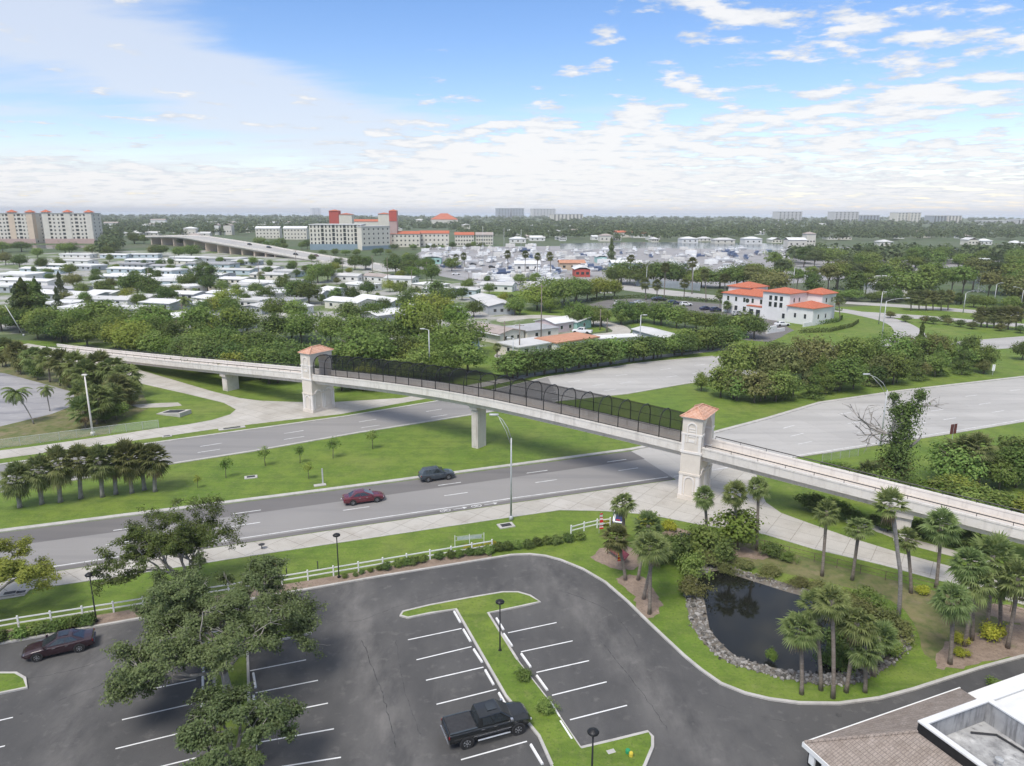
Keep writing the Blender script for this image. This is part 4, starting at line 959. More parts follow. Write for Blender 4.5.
# --- near shrubs and small trees
p = g(737, 549); plant_at('leafy_tree', 'bushy1', 'leaf_bright', p.x, p.y, 5.0, 'bushy bright green tree among three palms before the plaza', 'tree', None, 1.2)
for kd, u, v, s, zs, lab in [
 ('shrub_dark', 678, 562, 1.49, 1.3, 'dark green shrub at the left end of the pond behind the pale round one'),
 ('shrub', 702, 556, 1.69, 1.3, 'broad green shrub standing on the far bank of the pond'),
 ('shrub_dark', 722, 562, 1.30, 1.2, 'dark shrub at the water edge under the three palm group'),
 ('shrub', 690, 577, 1.30, 1.2, 'mid green shrub squeezed between the pale round shrub and the pond'),
 ('shrub_olive', 690, 597, 1.05, 1.15, 'pale olive round shrub at the left edge of the pond'),
 ('shrub_dark', 664, 548, .9, 1.0, 'small dark shrub behind the black sign panel'),
 ('shrub', 652, 540, .9, 1.0, 'green shrub below the leaning palm crown near the maroon panel'),
 ('shrub_yellow', 646, 528, 1.5, 1.2, 'yellow flowering shrub beside the lawn behind the left palms'),
 ('shrub_yellow', 668, 530, 1.1, 1.1, 'yellow-green shrub left of the black sign panel'),
 ('shrub_yellow', 606, 525, .9, .9, 'yellow flowers at the foot of the feather flag'),
 ('shrub_yellow', 989, 640, 1.25, 1.3, 'largest bright yellow bush in the right mulch bed'),
 ('shrub_yellow', 959, 656, .75, 1.1, 'small yellow bush at the palm foot near the driveway'),
 ('shrub_yellow', 958, 643, .85, 1.1, 'yellow bush hidden between two palm trunks'),
 ('shrub_yellow', 923.5, 594, .8, 1.1, 'small yellow bush by the path fence'),
 ('shrub_bright', 771, 662, .62, 1.3, 'bright green clump growing at the pond edge by itself'),
 ('shrub_dark', 772, 556, 1.0, .9, 'low dark shrub right of the three palm group'),
 ('shrub', 786, 560, .8, .8, 'low green shrub by the curved path fence'),
 ('shrub_olive', 862, 618, 1.1, 1.0, 'dull green shrub on the far right pond bank'),
 ('shrub_olive', 880, 632, 1.2, 1.1, 'olive shrub behind the pond front grove'),
 ('shrub', 850, 640, 1.2, 1.2, 'green undergrowth shrub in the middle of the pond front grove'),
 ('shrub_dark', 838, 655, 1.1, 1.2, 'dark undergrowth shrub at the left of the pond front grove'),
 ('shrub_dark', 866, 658, 1.1, 1.1, 'dark undergrowth shrub at the right of the pond front grove'),
 ('shrub', 848, 668, .8, .9, 'small green shrub low at the front of the grove'),
 ('shrub', 888, 654, 1.0, .9, 'low green shrub among the right end pond stones'), ('shrub_olive', 898, 636, 1.1, .8, 'olive shrub at the foot of the very tall curving palm'), ('shrub_olive', 726, 574, .8, .8, 'olive shrub dipping into the far left pond water'), ('shrub', 870, 612, 1.2, .9, 'wide green shrub on the bank left of the tall curving palm'), ('shrub_olive', 842, 606, 1.2, .8, 'wide olive shrub on the far right water edge'),
 ('shrub', 876, 648, 1.2, 1.2, 'green shrub at the right edge of the pond front grove'), ('shrub_olive', 856, 626, 1.3, 1.1, 'olive shrub on the water edge behind the pond grove'), ('shrub_dark', 832, 668, 1.0, 1.1, 'dark shrub at the foot of the pale trunked pond palm'), ('shrub', 843, 622, 1.0, 1.0, 'green shrub leaning over the far water edge behind the grove'), ('shrub_olive', 712, 566, .9, 1.1, 'olive shrub hanging over the far left pond stones'), ('shrub_dark', 660, 562, 1.0, 1.0, 'dark shrub on the grass left of the pond'), ('shrub_olive', 820, 592, 1.0, .6, 'olive weeds spreading above the far right stones'), ('shrub_olive', 770, 574, 1.0, .5, 'olive weeds spreading above the far stones'),
 ('shrub', 866, 605, 1.1, 1.0, 'leafy shrub up the bank under the tall palm'),
 ('shrub_bright', 1000, 690, .9, .6, 'low bright weeds by the roof edge in the driveway'),
 ('shrub_olive', 745, 568, .8, .7, 'straw coloured shrub on the rocky far bank'),
 ('shrub_olive', 800, 585, .8, .6, 'straw coloured weeds by the far right stones'),
 ('shrub', 545, 713, .62, 1.2, 'round shrub on the lamp island by the pickup'),
 ('shrub', 524, 680, .58, 1.0, 'round shrub in the middle of the lamp island')]:
    shrub_at(kd, u, v, s, lab, zs=zs)
# hedge plants along the rail fence
hx = [(20, 639), (2, 642), (-18, 645), (34, 634.5), (44, 632.5), (55, 630.5), (66, 628.5), (77, 626.5), (88, 624), (344, 578), (355, 576), (362, 573.5), (371, 572), (379, 570.5), (387, 569.5), (397, 566.5), (406, 564.5), (414, 563.5), (423, 562), (440, 559), (450, 557.5), (460, 556.5), (470, 555.5), (480, 554.5), (489, 553), (499, 550.5), (508, 549.5), (517, 548.5), (527, 547.5), (537, 546), (547, 544.5), (557, 543), (567, 541.5), (580, 540)]
sz = [1.2]*9+[.55, .5, .5, .55, .6]+[.95]*10+[1.1]*11
for i, ((u, v), s) in enumerate(zip(hx, sz)):
    where = 'along the left part of the rail fence' if i < 9 else 'between middle lamp post and fence flowers' if i < 19 else 'from the yellow flowers to the feather flag'
    k = i if i < 9 else i-9 if i < 19 else i-19
    if i < 3: k = 2-i
    shrub_at('hedge_dark' if i % 3 else 'hedge_unit', u, v, s, f'clipped hedge shrub {where}, {nth(k)} from left', 'hedge shrubs along the rail fence', name='hedge_shrub')
for i, (u, v) in enumerate([(466, 549), (473, 548.3), (480, 547.3), (487, 546.4), (494, 545.6)]):
    shrub_at('shrub_yellow', u, v, .55, f'low yellow flowers at the wire frame sign, {nth(i)} from the left', 'yellow flowers by the wire frame', name='flower_bush', cat='flowers')
# saplings in the median
for i, (u, v, h, kd, lf) in enumerate([(198, 488, 2.0, 'sapling0', 'leaf_yel'), (226, 478, 3.0, 'sapling1', 'leaf_bright'), (265.5, 466, 3.2, 'sapling0', 'leaf_mid'), (300, 463, 2.9, 'sapling1', 'leaf_mid'), (309, 479, 2.6, 'sapling0', 'leaf_yel'), (333, 458.5, 3.4, 'sapling1', 'leaf_mid'), (373, 449, 3.3, 'sapling0', 'leaf_mid')]):
    p = g(u, v); plant_at('sapling', kd, lf, p.x, p.y, h, f'thin young tree on the median lawn, {nth(i)} from the left', 'tree', 'saplings on the median')
# ------------------------------------------------------------------ woods and scattered trees
DESC = {'leaf_dark': 'dark green', 'leaf_mid': 'mid green', 'leaf_yel': 'yellow-green', 'leaf_olive': 'olive brown', 'leaf_bright': 'bright green', 'leaf_pine': 'grey-green'}
def nm_of(kd):
    if kd.startswith('pine'): return 'pine_tree', 'flat topped', 'pine tree'
    if kd.startswith('cone'): return 'casuarina_tree', 'pointed feathery', 'tree'
    if kd.startswith('bushy'): return 'young_tree', 'bushy', 'tree'
    if kd.startswith('tall'): return 'tall_tree', 'tall narrow', 'tree'
    if kd.startswith('spread'): return 'spreading_tree', 'wide', 'tree'
    return 'round_tree', 'round', 'tree'
def along(pts, n, jit, hmin, hmax, kinds, leafs, where, wide=(0.9, 1.25), seed=1, vary=.5):
    """n trees along a ground polyline given in survey pixels, left to right"""
    rs = random.Random(seed); P = G(pts); L = [0]
    for i in range(1, len(P)): L.append(L[-1]+(P[i]-P[i-1]).length)
    # spacing even in view, so use pixel parameter
    U = [0]
    for i in range(1, len(pts)): U.append(U[-1]+math.dist(pts[i], pts[i-1]))
    out = []
    for k in range(n):
        t_ = U[-1]*(k+.5+rs.uniform(-vary, vary))/n
        i = max(j for j in range(len(U)-1) if U[j] <= t_+1e-6); f = (t_-U[i])/(U[i+1]-U[i])
        p = P[i].lerp(P[i+1], f); out.append((p.x+rs.gauss(0, jit), p.y+rs.gauss(0, jit), rs.uniform(hmin, hmax), rs.choice(kinds), rs.choice(leafs), rs.uniform(*wide)))
    out.sort(key=lambda o: proj(o[0], o[1], 0)[0])
    for k, (x, y, h, kd, lf, wd) in enumerate(out):
        if not lf in KIND[kd]['crown']: lf = 'leaf_mid' if 'leaf_mid' in KIND[kd]['crown'] else 'leaf_dark'
        n_, d_, c_ = nm_of(kd)
        plant_at(n_, kd, lf, x, y, h, f'{d_} {DESC[lf]} tree, {nth(k)} from left in {where}', c_, 'trees of the '+where, wd)
BR = ['round0', 'round1', 'round2', 'round3']; BRS = BR+['spread0', 'spread1']; DM = ['leaf_dark', 'leaf_mid', 'leaf_mid', 'leaf_dark', 'leaf_yel', 'leaf_bright']
along([(36, 338), (90, 344), (150, 358), (224, 374), (285, 389)], 20, 1.2, 6.0, 8.5, BR, DM, 'front wood behind the left ramp', seed=1)
along([(330, 391), (372, 389), (440, 380), (470, 373)], 13, 1.0, 4.5, 8, BR, DM, 'front wood behind the cage', seed=2)
along([(6, 330), (60, 336), (130, 340), (200, 352), (300, 370)], 20, 2, 6.5, 9, BRS, DM, 'middle wood behind the left ramp', seed=3)
along([(330, 372), (390, 368), (440, 360), (462, 356)], 11, 1.5, 6.5, 10, BRS, DM, 'middle wood behind the cage', seed=4)
along([(100, 330), (160, 333), (240, 337), (330, 347), (420, 343)], 18, 2, 7, 10, BRS, DM, 'back wood beside the trailers', seed=5)
along([(14, 326), (46, 326)], 3, 1, 12, 15, ['cone0', 'cone1'], ['leaf_pine', 'leaf_dark'], 'dark clump at the left frame edge', wide=(1.3, 1.6), seed=6)
along([(502, 379), (540, 375), (600, 366), (660, 357), (738, 346)], 30, .5, 5.0, 7.4, ['bushy0', 'bushy1', 'bushy2', 'round1'], ['leaf_dark', 'leaf_dark', 'leaf_mid'], 'bushy screen behind the far highway', wide=(1.2, 1.6), seed=7)
along([(716, 397), (745, 402), (790, 399), (840, 391), (900, 382), (984, 369)], 30, .8, 4.5, 8.0, ['bushy0', 'bushy1', 'bushy2', 'cone1', 'tall0', 'cone0', 'tall1', 'round0'], ['leaf_olive', 'leaf_mid', 'leaf_mid', 'leaf_olive', 'leaf_dark'], 'front row of the highway median grove', wide=(.95, 1.3), seed=8)
along([(735, 384), (790, 381), (850, 375), (905, 369), (965, 362)], 24, 1.2, 6.0, 10, ['round0', 'tall0', 'tall1', 'round3', 'cone1', 'round2'], ['leaf_olive', 'leaf_dark', 'leaf_mid', 'leaf_olive'], 'back row of the highway median grove', wide=(.8, 1.1), seed=9)
for (u, v, h, kd, lf, lab) in [(701, 391, 4.2, 'bushy1', 'leaf_mid', 'small tree standing alone left of the highway median grove'),
    (983, 374, 3.6, 'bushy0', 'leaf_olive', 'last small tree at the right end of the highway median grove'),
    (1022, 360, 5, 'round1', 'leaf_dark', 'dark tree at the right frame edge beside the far highway')]:
    p = g(u, v); plant_at('small_tree', kd, lf, p.x, p.y, h, lab, 'tree')
# pine wood to the right
PN = ['pine0', 'pine1', 'pine0', 'pine1', 'tall0', 'tall1', 'spread0']
along([(768, 297), (830, 298), (900, 300), (960, 304), (1030, 309), (1090, 314)], 20, 2.5, 11, 16, PN, ['leaf_pine', 'leaf_mid', 'leaf_dark', 'leaf_olive'], 'front line of the pine wood', seed=10)
along([(772, 300), (840, 301), (930, 303), (1030, 313), (1090, 318)], 22, 1.2, 3.5, 6.5, BR+['bushy0'], ['leaf_dark', 'leaf_dark', 'leaf_mid'], 'undergrowth before the pine wood', wide=(1.1, 1.5), seed=11)
along([(745, 290), (820, 290), (900, 291), (980, 294), (1090, 300)], 20, 4, 12, 17, PN, ['leaf_pine', 'leaf_mid', 'leaf_olive', 'leaf_dark'], 'second line of the pine wood', seed=12)
along([(770, 279), (850, 280), (930, 281), (1010, 284), (1090, 288)], 18, 6, 11, 17, PN, ['leaf_pine', 'leaf_mid', 'leaf_dark'], 'third line of the pine wood', seed=13)
along([(800, 266), (880, 268), (960, 269), (1080, 271)], 16, 9, 10, 16, PN+BRS, ['leaf_pine', 'leaf_mid', 'leaf_dark'], 'back line of the pine wood', seed=14)
# marina edge and car-park trees
along([(560, 330), (590, 326), (640, 322), (670, 326), (715, 333), (752, 341)], 22, 1.4, 5.5, 8.5, BR+['bushy1'], ['leaf_dark', 'leaf_mid', 'leaf_mid'], 'planting beside the grey trailer', seed=15)
along([(538, 312), (556, 305), (575, 302), (598, 300), (622, 296)], 9, 1.5, 8, 12, BRS, ['leaf_mid', 'leaf_dark', 'leaf_yel'], 'clump left of the car park', seed=16)
along([(600, 284), (650, 285), (700, 287), (760, 291)], 15, 2.5, 8, 12.5, BRS+['tall0'], ['leaf_dark', 'leaf_mid', 'leaf_dark'], 'belt behind the paver road', seed=17)
along([(520, 303), (500, 307), (480, 294), (470, 284)], 4, 2, 3.5, 6, BR, ['leaf_mid', 'leaf_yel'], 'trees before the boat yard', seed=18)
# trees between the trailers
HT_ = [(32, 304, 9, 'round0', 'leaf_dark'), (62, 300, 11, 'cone0', 'leaf_pine'), (59, 313, 9, 'cone1', 'leaf_pine'), (86, 305, 5.5, 'round1', 'leaf_bright'), (74, 288, 7, 'spread0', 'leaf_olive'), (103, 295, 7, 'round2', 'leaf_dark'), (112, 290, 6, 'round3', 'leaf_olive'), (138, 297, 10.5, 'spread1', 'leaf_dark'), (152, 300, 9.5, 'round0', 'leaf_dark'), (128, 302, 6, 'round1', 'leaf_yel'), (140, 308, 6, 'round2', 'leaf_mid'), (168, 303, 7, 'round3', 'leaf_dark'), (188, 290, 8, 'spread0', 'leaf_dark'), (200, 288, 12, 'tall0', 'leaf_dark'), (212, 287, 12, 'tall1', 'leaf_dark'), (208, 292, 8, 'round1', 'leaf_dark'), (185, 274, 5, 'round2', 'leaf_mid'), (224, 312, 9, 'round3', 'leaf_yel'), (215, 316, 7, 'round0', 'leaf_yel'), (110, 262, 6, 'round1', 'leaf_dark'), (116, 272, 5, 'round0', 'leaf_mid'), (42, 270, 8, 'round2', 'leaf_dark'), (60, 268, 7, 'round3', 'leaf_mid'), (20, 268, 9, 'round1', 'leaf_dark'), (6, 265, 9, 'round0', 'leaf_olive'), (38, 258, 8, 'round2', 'leaf_mid'),
 (297, 303, 10, 'round0', 'leaf_dark'), (309, 304, 9.5, 'round2', 'leaf_dark'), (318, 283, 11, 'round3', 'leaf_mid'), (328, 281, 9, 'round1', 'leaf_mid'), (312, 288, 10, 'tall0', 'leaf_mid'), (355, 270, 10, 'round0', 'leaf_dark'), (366, 270, 9, 'round2', 'leaf_dark'), (338, 268, 7, 'round1', 'leaf_dark'), (312, 262, 6, 'round3', 'leaf_dark'), (396, 275, 11, 'spread0', 'leaf_dark'), (408, 277, 10, 'round0', 'leaf_dark'), (414, 279, 7, 'round1', 'leaf_bright'), (390, 292, 6, 'round3', 'leaf_yel'), (343, 291, 4, 'bushy0', 'leaf_dark'), (432, 282, 10, 'round2', 'leaf_mid'), (425, 318, 9, 'round0', 'leaf_dark'), (408, 310, 8, 'round1', 'leaf_dark'), (436, 312, 13, 'tall1', 'leaf_dark'), (440, 330, 12, 'round3', 'leaf_yel'), (418, 345, 13, 'round2', 'leaf_yel'), (430, 352, 12, 'tall0', 'leaf_yel'), (456, 332, 9, 'round0', 'leaf_bright'), (474, 317, 6, 'round1', 'leaf_dark'), (243, 283, 4, 'bushy1', 'leaf_dark'), (262, 285, 5, 'bushy2', 'leaf_dark'), (284, 293, 8, 'round2', 'leaf_dark'), (275, 320, 8, 'round1', 'leaf_mid'), (295, 322, 8, 'round3', 'leaf_mid'), (350, 325, 8, 'round0', 'leaf_dark'), (372, 322, 7, 'round2', 'leaf_mid'), (270, 268, 4, 'bushy0', 'leaf_dark'), (250, 272, 4, 'bushy1', 'leaf_dark'), (232, 273, 4, 'bushy2', 'leaf_mid'), (150, 276, 5, 'round1', 'leaf_dark'), (170, 272, 5, 'round3', 'leaf_mid'), (96, 277, 5, 'round2', 'leaf_dark'),
 (515, 315, 7, 'round1', 'leaf_mid'), (550, 313, 6, 'round3', 'leaf_bright'), (590, 316, 4, 'bushy1', 'leaf_mid'), (487, 283, 4, 'round0', 'leaf_dark'), (491, 281, 3.5, 'round1', 'leaf_dark'), (520, 285, 6, 'round2', 'leaf_mid'), (535, 286, 7, 'round0', 'leaf_mid')]
for _u, _v in [(10, 283), (28, 290), (50, 281), (70, 276), (82, 297), (96, 285), (120, 284), (134, 281), (158, 283), (176, 296), (180, 305), (196, 297), (238, 300), (246, 306), (222, 292), (256, 297), (266, 302), (286, 281), (305, 276), (322, 305), (336, 303), (352, 302), (368, 296), (378, 300), (400, 296), (385, 313), (405, 318), (416, 300), (448, 305), (462, 300), (232, 316), (148, 318), (110, 309), (90, 311), (30, 312), (160, 268), (205, 272), (225, 279), (268, 275), (145, 268)]: HT_.append((_u, _v, random.uniform(3.5, 7.5), random.choice(['round0', 'round1', 'round2', 'round3', 'bushy0', 'tall0']), random.choice(['leaf_dark', 'leaf_dark', 'leaf_mid'])))
_r = random.Random(99)
for _k in range(18):
    HT_.append((_r.uniform(-4, 345)+_k*.001, _r.uniform(266, 318), _r.uniform(3, 6.5), _r.choice(['round0', 'round1', 'round2', 'round3', 'bushy0', 'bushy2', 'tall1', 'spread1']), _r.choice(['leaf_dark', 'leaf_mid', 'leaf_dark', 'leaf_olive'])))
SIGHT = [((0, 300), 'left frame edge trailers'), ((90, 300), 'white trailer rows on the left'), ((150, 300), 'trailers left of the big dark tree'), ((205, 300), 'trailers under the highway flyover'), ((300, 300), 'cottages before the cream apartment block'), ((360, 290), 'cottages right of the cream apartment block'), ((420, 310), 'cottages left of the tan roofed house'), ((480, 300), 'grey cottages by the boat yard'), ((550, 310), 'pink cottage')]
cnt = {}
for (u, v, h, kd, lf) in sorted(HT_):
    s = min(SIGHT, key=lambda q: abs(q[0][0]-u))[1]; n_, d_, c_ = nm_of(kd); lf = lf if lf in KIND[kd]['crown'] else 'leaf_mid' if 'leaf_mid' in KIND[kd]['crown'] else 'leaf_dark'; i = cnt[s] = cnt.get(s, -1)+1
    p = g(u, v); plant_at(n_, kd, lf, p.x, p.y, h, f'{d_} {DESC[lf]} tree, {nth(i)} from left among {s}', c_, 'trees among the trailers', random.uniform(.9, 1.15))
# creek side scrub before the left towers
along([(-20, 250), (30, 252), (90, 254), (150, 257), (205, 258)], 14, 6, 7, 11, BRS, ['leaf_dark', 'leaf_olive', 'leaf_mid'], 'scrub before the apartment towers', wide=(1.1, 1.5), seed=21)
along([(120, 243), (160, 244), (200, 246)], 6, 8, 9, 13, BRS, ['leaf_dark', 'leaf_mid'], 'scrub at the flyover abutment', seed=22)
along([(256, 246), (310, 250)], 8, 5, 6, 10, BRS, DM, 'trees below the pale town rows', seed=41)
along([(312, 255), (350, 256), (392, 254)], 9, 5, 4, 7, BRS, ['leaf_dark', 'leaf_mid'], 'planting at the foot of the cream block', seed=42)
along([(395, 250), (440, 249), (490, 248)], 11, 4, 4, 8, BRS, ['leaf_dark', 'leaf_mid'], 'trees before the red roofed rows', seed=43)
along([(200, 262), (260, 266), (330, 272), (400, 282)], 12, 3, 3.5, 6, BR, DM, 'trees along the flyover foot', seed=44)
along([(395, 262), (415, 268), (440, 272)], 7, 4, 6, 9, BRS, DM, 'trees left of the boat yard street', seed=45)
# cabbage thicket by the old parking pavement
for i, (u, v, cu, cv, s) in enumerate([(18, 372, 16, 352, 1.3), (35, 377, 33, 357, 1.3), (50, 382, 48, 358, 1.4), (60, 386, 62, 361, 1.3), (76, 391, 76, 364, 1.4), (88, 396, 86, 372, 1.4), (98, 392, 100, 364, 1.45), (112, 396, 112, 368, 1.4), (124, 398, 125, 375, 1.4), (118, 408, 118, 386, 1.35), (84, 420, 82, 396, 1.5), (97, 424, 98, 398, 1.4), (108, 418, 110, 396, 1.3), (86, 428, 84, 410, 1.2), (130, 405, 131, 391, 1.1), (6, 366, 4, 348, 1.3)]):
    palm(u, v, cu, cv, f'bushy cabbage palm, {nth(sorted([16,33,48,62,76,86,100,112,125,118,82,98,110,84,131,4]).index(cu))} from left in the old pavement thicket', s*1.2, dark=i % 3 == 0, group='cabbage palm thicket by the old pavement', r=.16)
along([(2, 366), (40, 379), (80, 392), (122, 400)], 9, .8, 3.0, 4.5, ['bushy0', 'bushy1', 'bushy2'], ['leaf_mid', 'leaf_dark', 'leaf_olive'], 'bushes of the old pavement thicket', seed=51)
along([(84, 420), (112, 424), (124, 414)], 4, .6, 2.5, 4, ['bushy0', 'bushy2'], ['leaf_mid', 'leaf_dark'], 'bushes before the pale light pole', seed=52)
palm(34, 424, 15, 393, 'feathery palm with thin leaning trunk on the verge of the old pavement', .95, feather=True, r=.09, grey=True, name='feather_palm')
palm(50, 411, 47, 389, 'small ragged feather palm at the edge of the old pavement', .6, feather=True, r=.09, grey=True, name='feather_palm')
palm(100, 322, 96, 306, 'dark feather palm among the white trailers on the left', 1.3, feather=True, r=.14, name='feather_palm')
palm(184, 312, 185, 300, 'feather palm among trailers left of the grey hip roof', 1.2, feather=True, r=.14, name='feather_palm')
for (u, v, cu, cv, lab, s) in [(463.5, 350, 463.5, 335, 'cabbage palm beside the pale blue trailer', 1.1), (451, 349, 451, 341, 'low cabbage palm before the pale blue trailer', 1.0), (512, 311, 512, 299, 'ragged palm behind the pink cottage', 1.3), (520, 314, 519, 307, 'shorter palm behind the pink cottage', 1.1), (497, 357, 497, 347, 'thin palm at the corner of the tan roofed house', .7), (745, 309, 742, 294, 'palm at the corner of the red roofed white building', 1.1), (840, 321, 838, 300, 'palm at the right end of the red roofed white building', 1.2), (728, 313, 727, 305, 'low palm before the red roofed white building', 1.1), (720, 311, 720, 294, 'palm left of the red roofed white building', 1.1)]:
    palm(u, v, cu, cv, lab, s, far=True, group='palms about the far buildings')
for i, (u, v, cv) in enumerate([(525, 279, 254), (537, 279, 256), (551, 279, 256), (508, 274, 254), (630, 283, 258), (664, 300, 267), (684, 298, 283), (692, 294, 262), (706, 302, 274), (725, 300, 278), (455, 269, 257), (465, 268, 256), (646, 300, 283), (657, 299, 284)]):
    palm(u, v, u+random.uniform(-1.5, 1.5), cv, f'tall thin street palm beside the boat yard road, {nth([455,465,508,525,537,551,630,646,657,664,684,692,706,725].index(u))} from left', 1.35, dark=True, group='street palms by the boat yard', r=.2, far=True, name='street_palm')
for i, u in enumerate([911, 919, 926, 933, 941, 948]):
    palm(u, 310.5, u, 296.5, f'cabbage palm in the group between the two pale roads, {nth(i)} from left', 1.6, dark=True, group='palm group between the pale roads', r=.22, far=True)
for i, u in enumerate([981, 987, 994, 1001, 1008, 1016]):
    palm(u, 327+(u-981)*.09, u, 314, f'cabbage palm on the green island by the frame edge, {nth(i)} from left', 1.55, dark=True, group='palm group on the green island', r=.22, far=True)
for i, (u, v) in enumerate([(905, 322), (925, 323), (933, 324), (948, 325), (960, 327), (972, 329), (945, 322), (1000, 331), (1020, 333), (890, 318)]):
    p = g(u, v); plant_at('small_tree', 'bushy1', 'leaf_olive' if i % 2 else 'leaf_dark', p.x, p.y, 2.6, f'low scrub tree on the green island between roads, {nth(sorted([905,925,933,948,960,972,945,1000,1020,890]).index(u))} from left', 'tree', 'scrub on the green island', 1.6)
# thicket right of the footbridge ramp
along([(846, 491), (862, 494), (880, 498), (905, 500)], 7, .4, 2.6, 4.2, ['bushy0', 'bushy1', 'round1'], ['leaf_dark', 'leaf_mid'], 'scrub at the foot of the dead tree', wide=(1.2, 1.5), seed=31)
along([(830, 478), (842, 480), (860, 484)], 4, .3, 1.6, 2.3, ['bushy0', 'bushy2'], ['leaf_bright', 'leaf_mid'], 'low bushes left of the dead tree', wide=(1.5, 1.9), seed=32)
along([(915, 497), (950, 503), (985, 514), (1024, 524), (1060, 534)], 13, .8, 2.4, 3.8, ['bushy0', 'bushy1', 'bushy2'], ['leaf_mid', 'leaf_bright', 'leaf_yel', 'leaf_mid'], 'scrub behind the right ramp', wide=(1.6, 2.0), seed=33)
along([(955, 482), (985, 484), (1015, 480), (1050, 478)], 8, 1.2, 4.0, 6.2, ['round0', 'round1', 'bushy0'], ['leaf_dark', 'leaf_mid', 'leaf_mid'], 'thicket by the red road sign', wide=(1.0, 1.3), seed=34)
for (u, v, cu, cv, lab) in [(979, 486, 978, 446, 'palm with browning fronds in the thicket by the red road sign'), (965, 482, 962, 449, 'second palm at the left of the thicket by the red road sign'), (892, 490, 893, 468, 'dark palm under the dead tree'), (872, 492, 872, 476, 'low palm left of the dead tree')]:
    palm(u, v, cu, cv, lab, 1.3, dark=True, group=PG)
along([(800, 505), (840, 516), (880, 528), (950, 545), (1010, 560)], 10, .4, 1.3, 2.4, ['bushy1', 'bushy0'], ['leaf_dark', 'leaf_dark', 'leaf_mid'], 'shrubs in shade under the right ramp', wide=(1.5, 2.1), seed=35)
# vine-covered dead tree
p = g(893, 491); dt = empty('dead_tree', (p.x, p.y, 0), 0, 1, 'vine covered dead tree with bare forked limbs beside the right footbridge ramp', 'dead tree')
hh = height_at(893, 491, 394)
b = MB(); rs = random.Random(4)
S = hh/9.0
def br_(pts, r0, r1): b.tube([Vector(q)*S for q in pts], [r0+(r1-r0)*i/(len(pts)-1) for i in range(len(pts))], 6)
br_([(0, 0, -.2), (0, 0, 3), (-.1, 0, 6), (.2, 0, 7.4)], .45, .25); br_([(.1, 0, 6.5), (1, 0, 7.8), (1.3, .1, 9.2)], .2, .06); br_([(-.1, 0, 6), (-.9, 0, 7.9), (-1.0, 0, 9)], .2, .05); br_([(.3, 0, 3.6), (1.2, 0, 4.4), (1.7, 0, 4.9), (1.75, 0, 5.3)], .2, .12)
def twig(p0, d, L, lev):
    q = p0; pts = [p0]; dd = d
    for i in range(3):
        dd = (dd+Vector((rs.gauss(0, .2), rs.gauss(0, .2), rs.gauss(0, .2)))).normalized(); q = q+dd*L/3; pts.append(q)
    b.tube([x*S for x in pts], [.03+.035*lev-.006*i for i in range(4)], 4, cap=False)
    if lev > 0:
        for _ in range(3): twig(pts[rs.randrange(1, 4)], dd+Vector((rs.gauss(0, .6), rs.gauss(0, .5), rs.gauss(0, .6))), L*.72, lev-1)
twig(Vector((-.2, 0, 5.2)), Vector((-1, 0, .25)), 2.6, 3); twig(Vector((-.2, 0, 4.6)), Vector((-1, .2, -.12)), 2.2, 3); twig(Vector((1.2, 0, 7.8)), Vector((.9, 0, .5)), 1.6, 2)
b.build('trunk', M['palmbark_grey'], dt)
nr = np.random.default_rng(5); Vs = []
for (x, z, r, n) in [(0, 1.2, 2.0, 800), (0, 2.6, 1.6, 800), (-.1, 4, 1.3, 650), (0, 5.4, 1.2, 600), (.1, 6.6, 1.3, 600), (.9, 7.8, .9, 300), (1.25, 8.9, .6, 220), (-.7, 7.6, .65, 220), (-1.0, 8.7, .5, 160), (.2, 7.6, .75, 240)]:
    n = int(n*1.7); o = nr.normal(size=(n, 3))*r*.46; Vs.append(cards((o+np.array([x, 0, z]))*S, o+nr.normal(size=(n, 3))*.3*r+np.array([0, 0, .3*r]), .3, nr))
put('vines', quads_mesh('vines', np.concatenate(Vs), M['leaf_dark']), dt)
# far woods: nobody could count these
rs = np.random.default_rng(77); Q = []
def free(u, v):
    if 295 < u < 460 and 232 < v < 262: return False
    if 400 < u < 790 and v > 241: return False
    if u < 100 and 232 < v < 262: return False
    if 120 < u < 420 and 236 < v < 275: return False
    if u > 740 and 247 < v < 259: return False
    if 560 < u and 241 < v < 259: return False
    return True
cntw = 0
while cntw < 7500:
    u = rs.uniform(-420, 1450); v = 213.6+rs.uniform(0, 1)**1.6*(46 if u < 760 else 54)
    if v < 215.5 and u > 560 and rs.uniform() < .7: continue
    p = g(u, v)
    if p.y > 4300 or p.y < 480 or not free(u, v): continue
    cntw += 1
    near_ = p.y < 1400
    hgt = rs.uniform(8, 14); wd = rs.uniform(4, 8)*(1 if near_ else 1+p.y/5000); n = 64 if near_ else 12
    d = rs.normal(size=(n, 3)); d /= np.linalg.norm(d, axis=1, keepdims=True); d[:, 2] = np.abs(d[:, 2])
    P = d*np.array([wd, wd, hgt*.6])*rs.uniform(.45, 1, (n, 1))+np.array([p.x, p.y, hgt*.38])
    Q.append(cards(P, d+rs.normal(size=(n, 3))*.45+np.array([0, 0, .3]), 2.6 if near_ else wd*.8, rs, .75))
o = put('far_woods', quads_mesh('far_woods', np.concatenate(Q), M['leaf_far'])); tag(o, 'dark green wooded town and treetops spreading to the sea horizon', 'woods', kind='stuff')
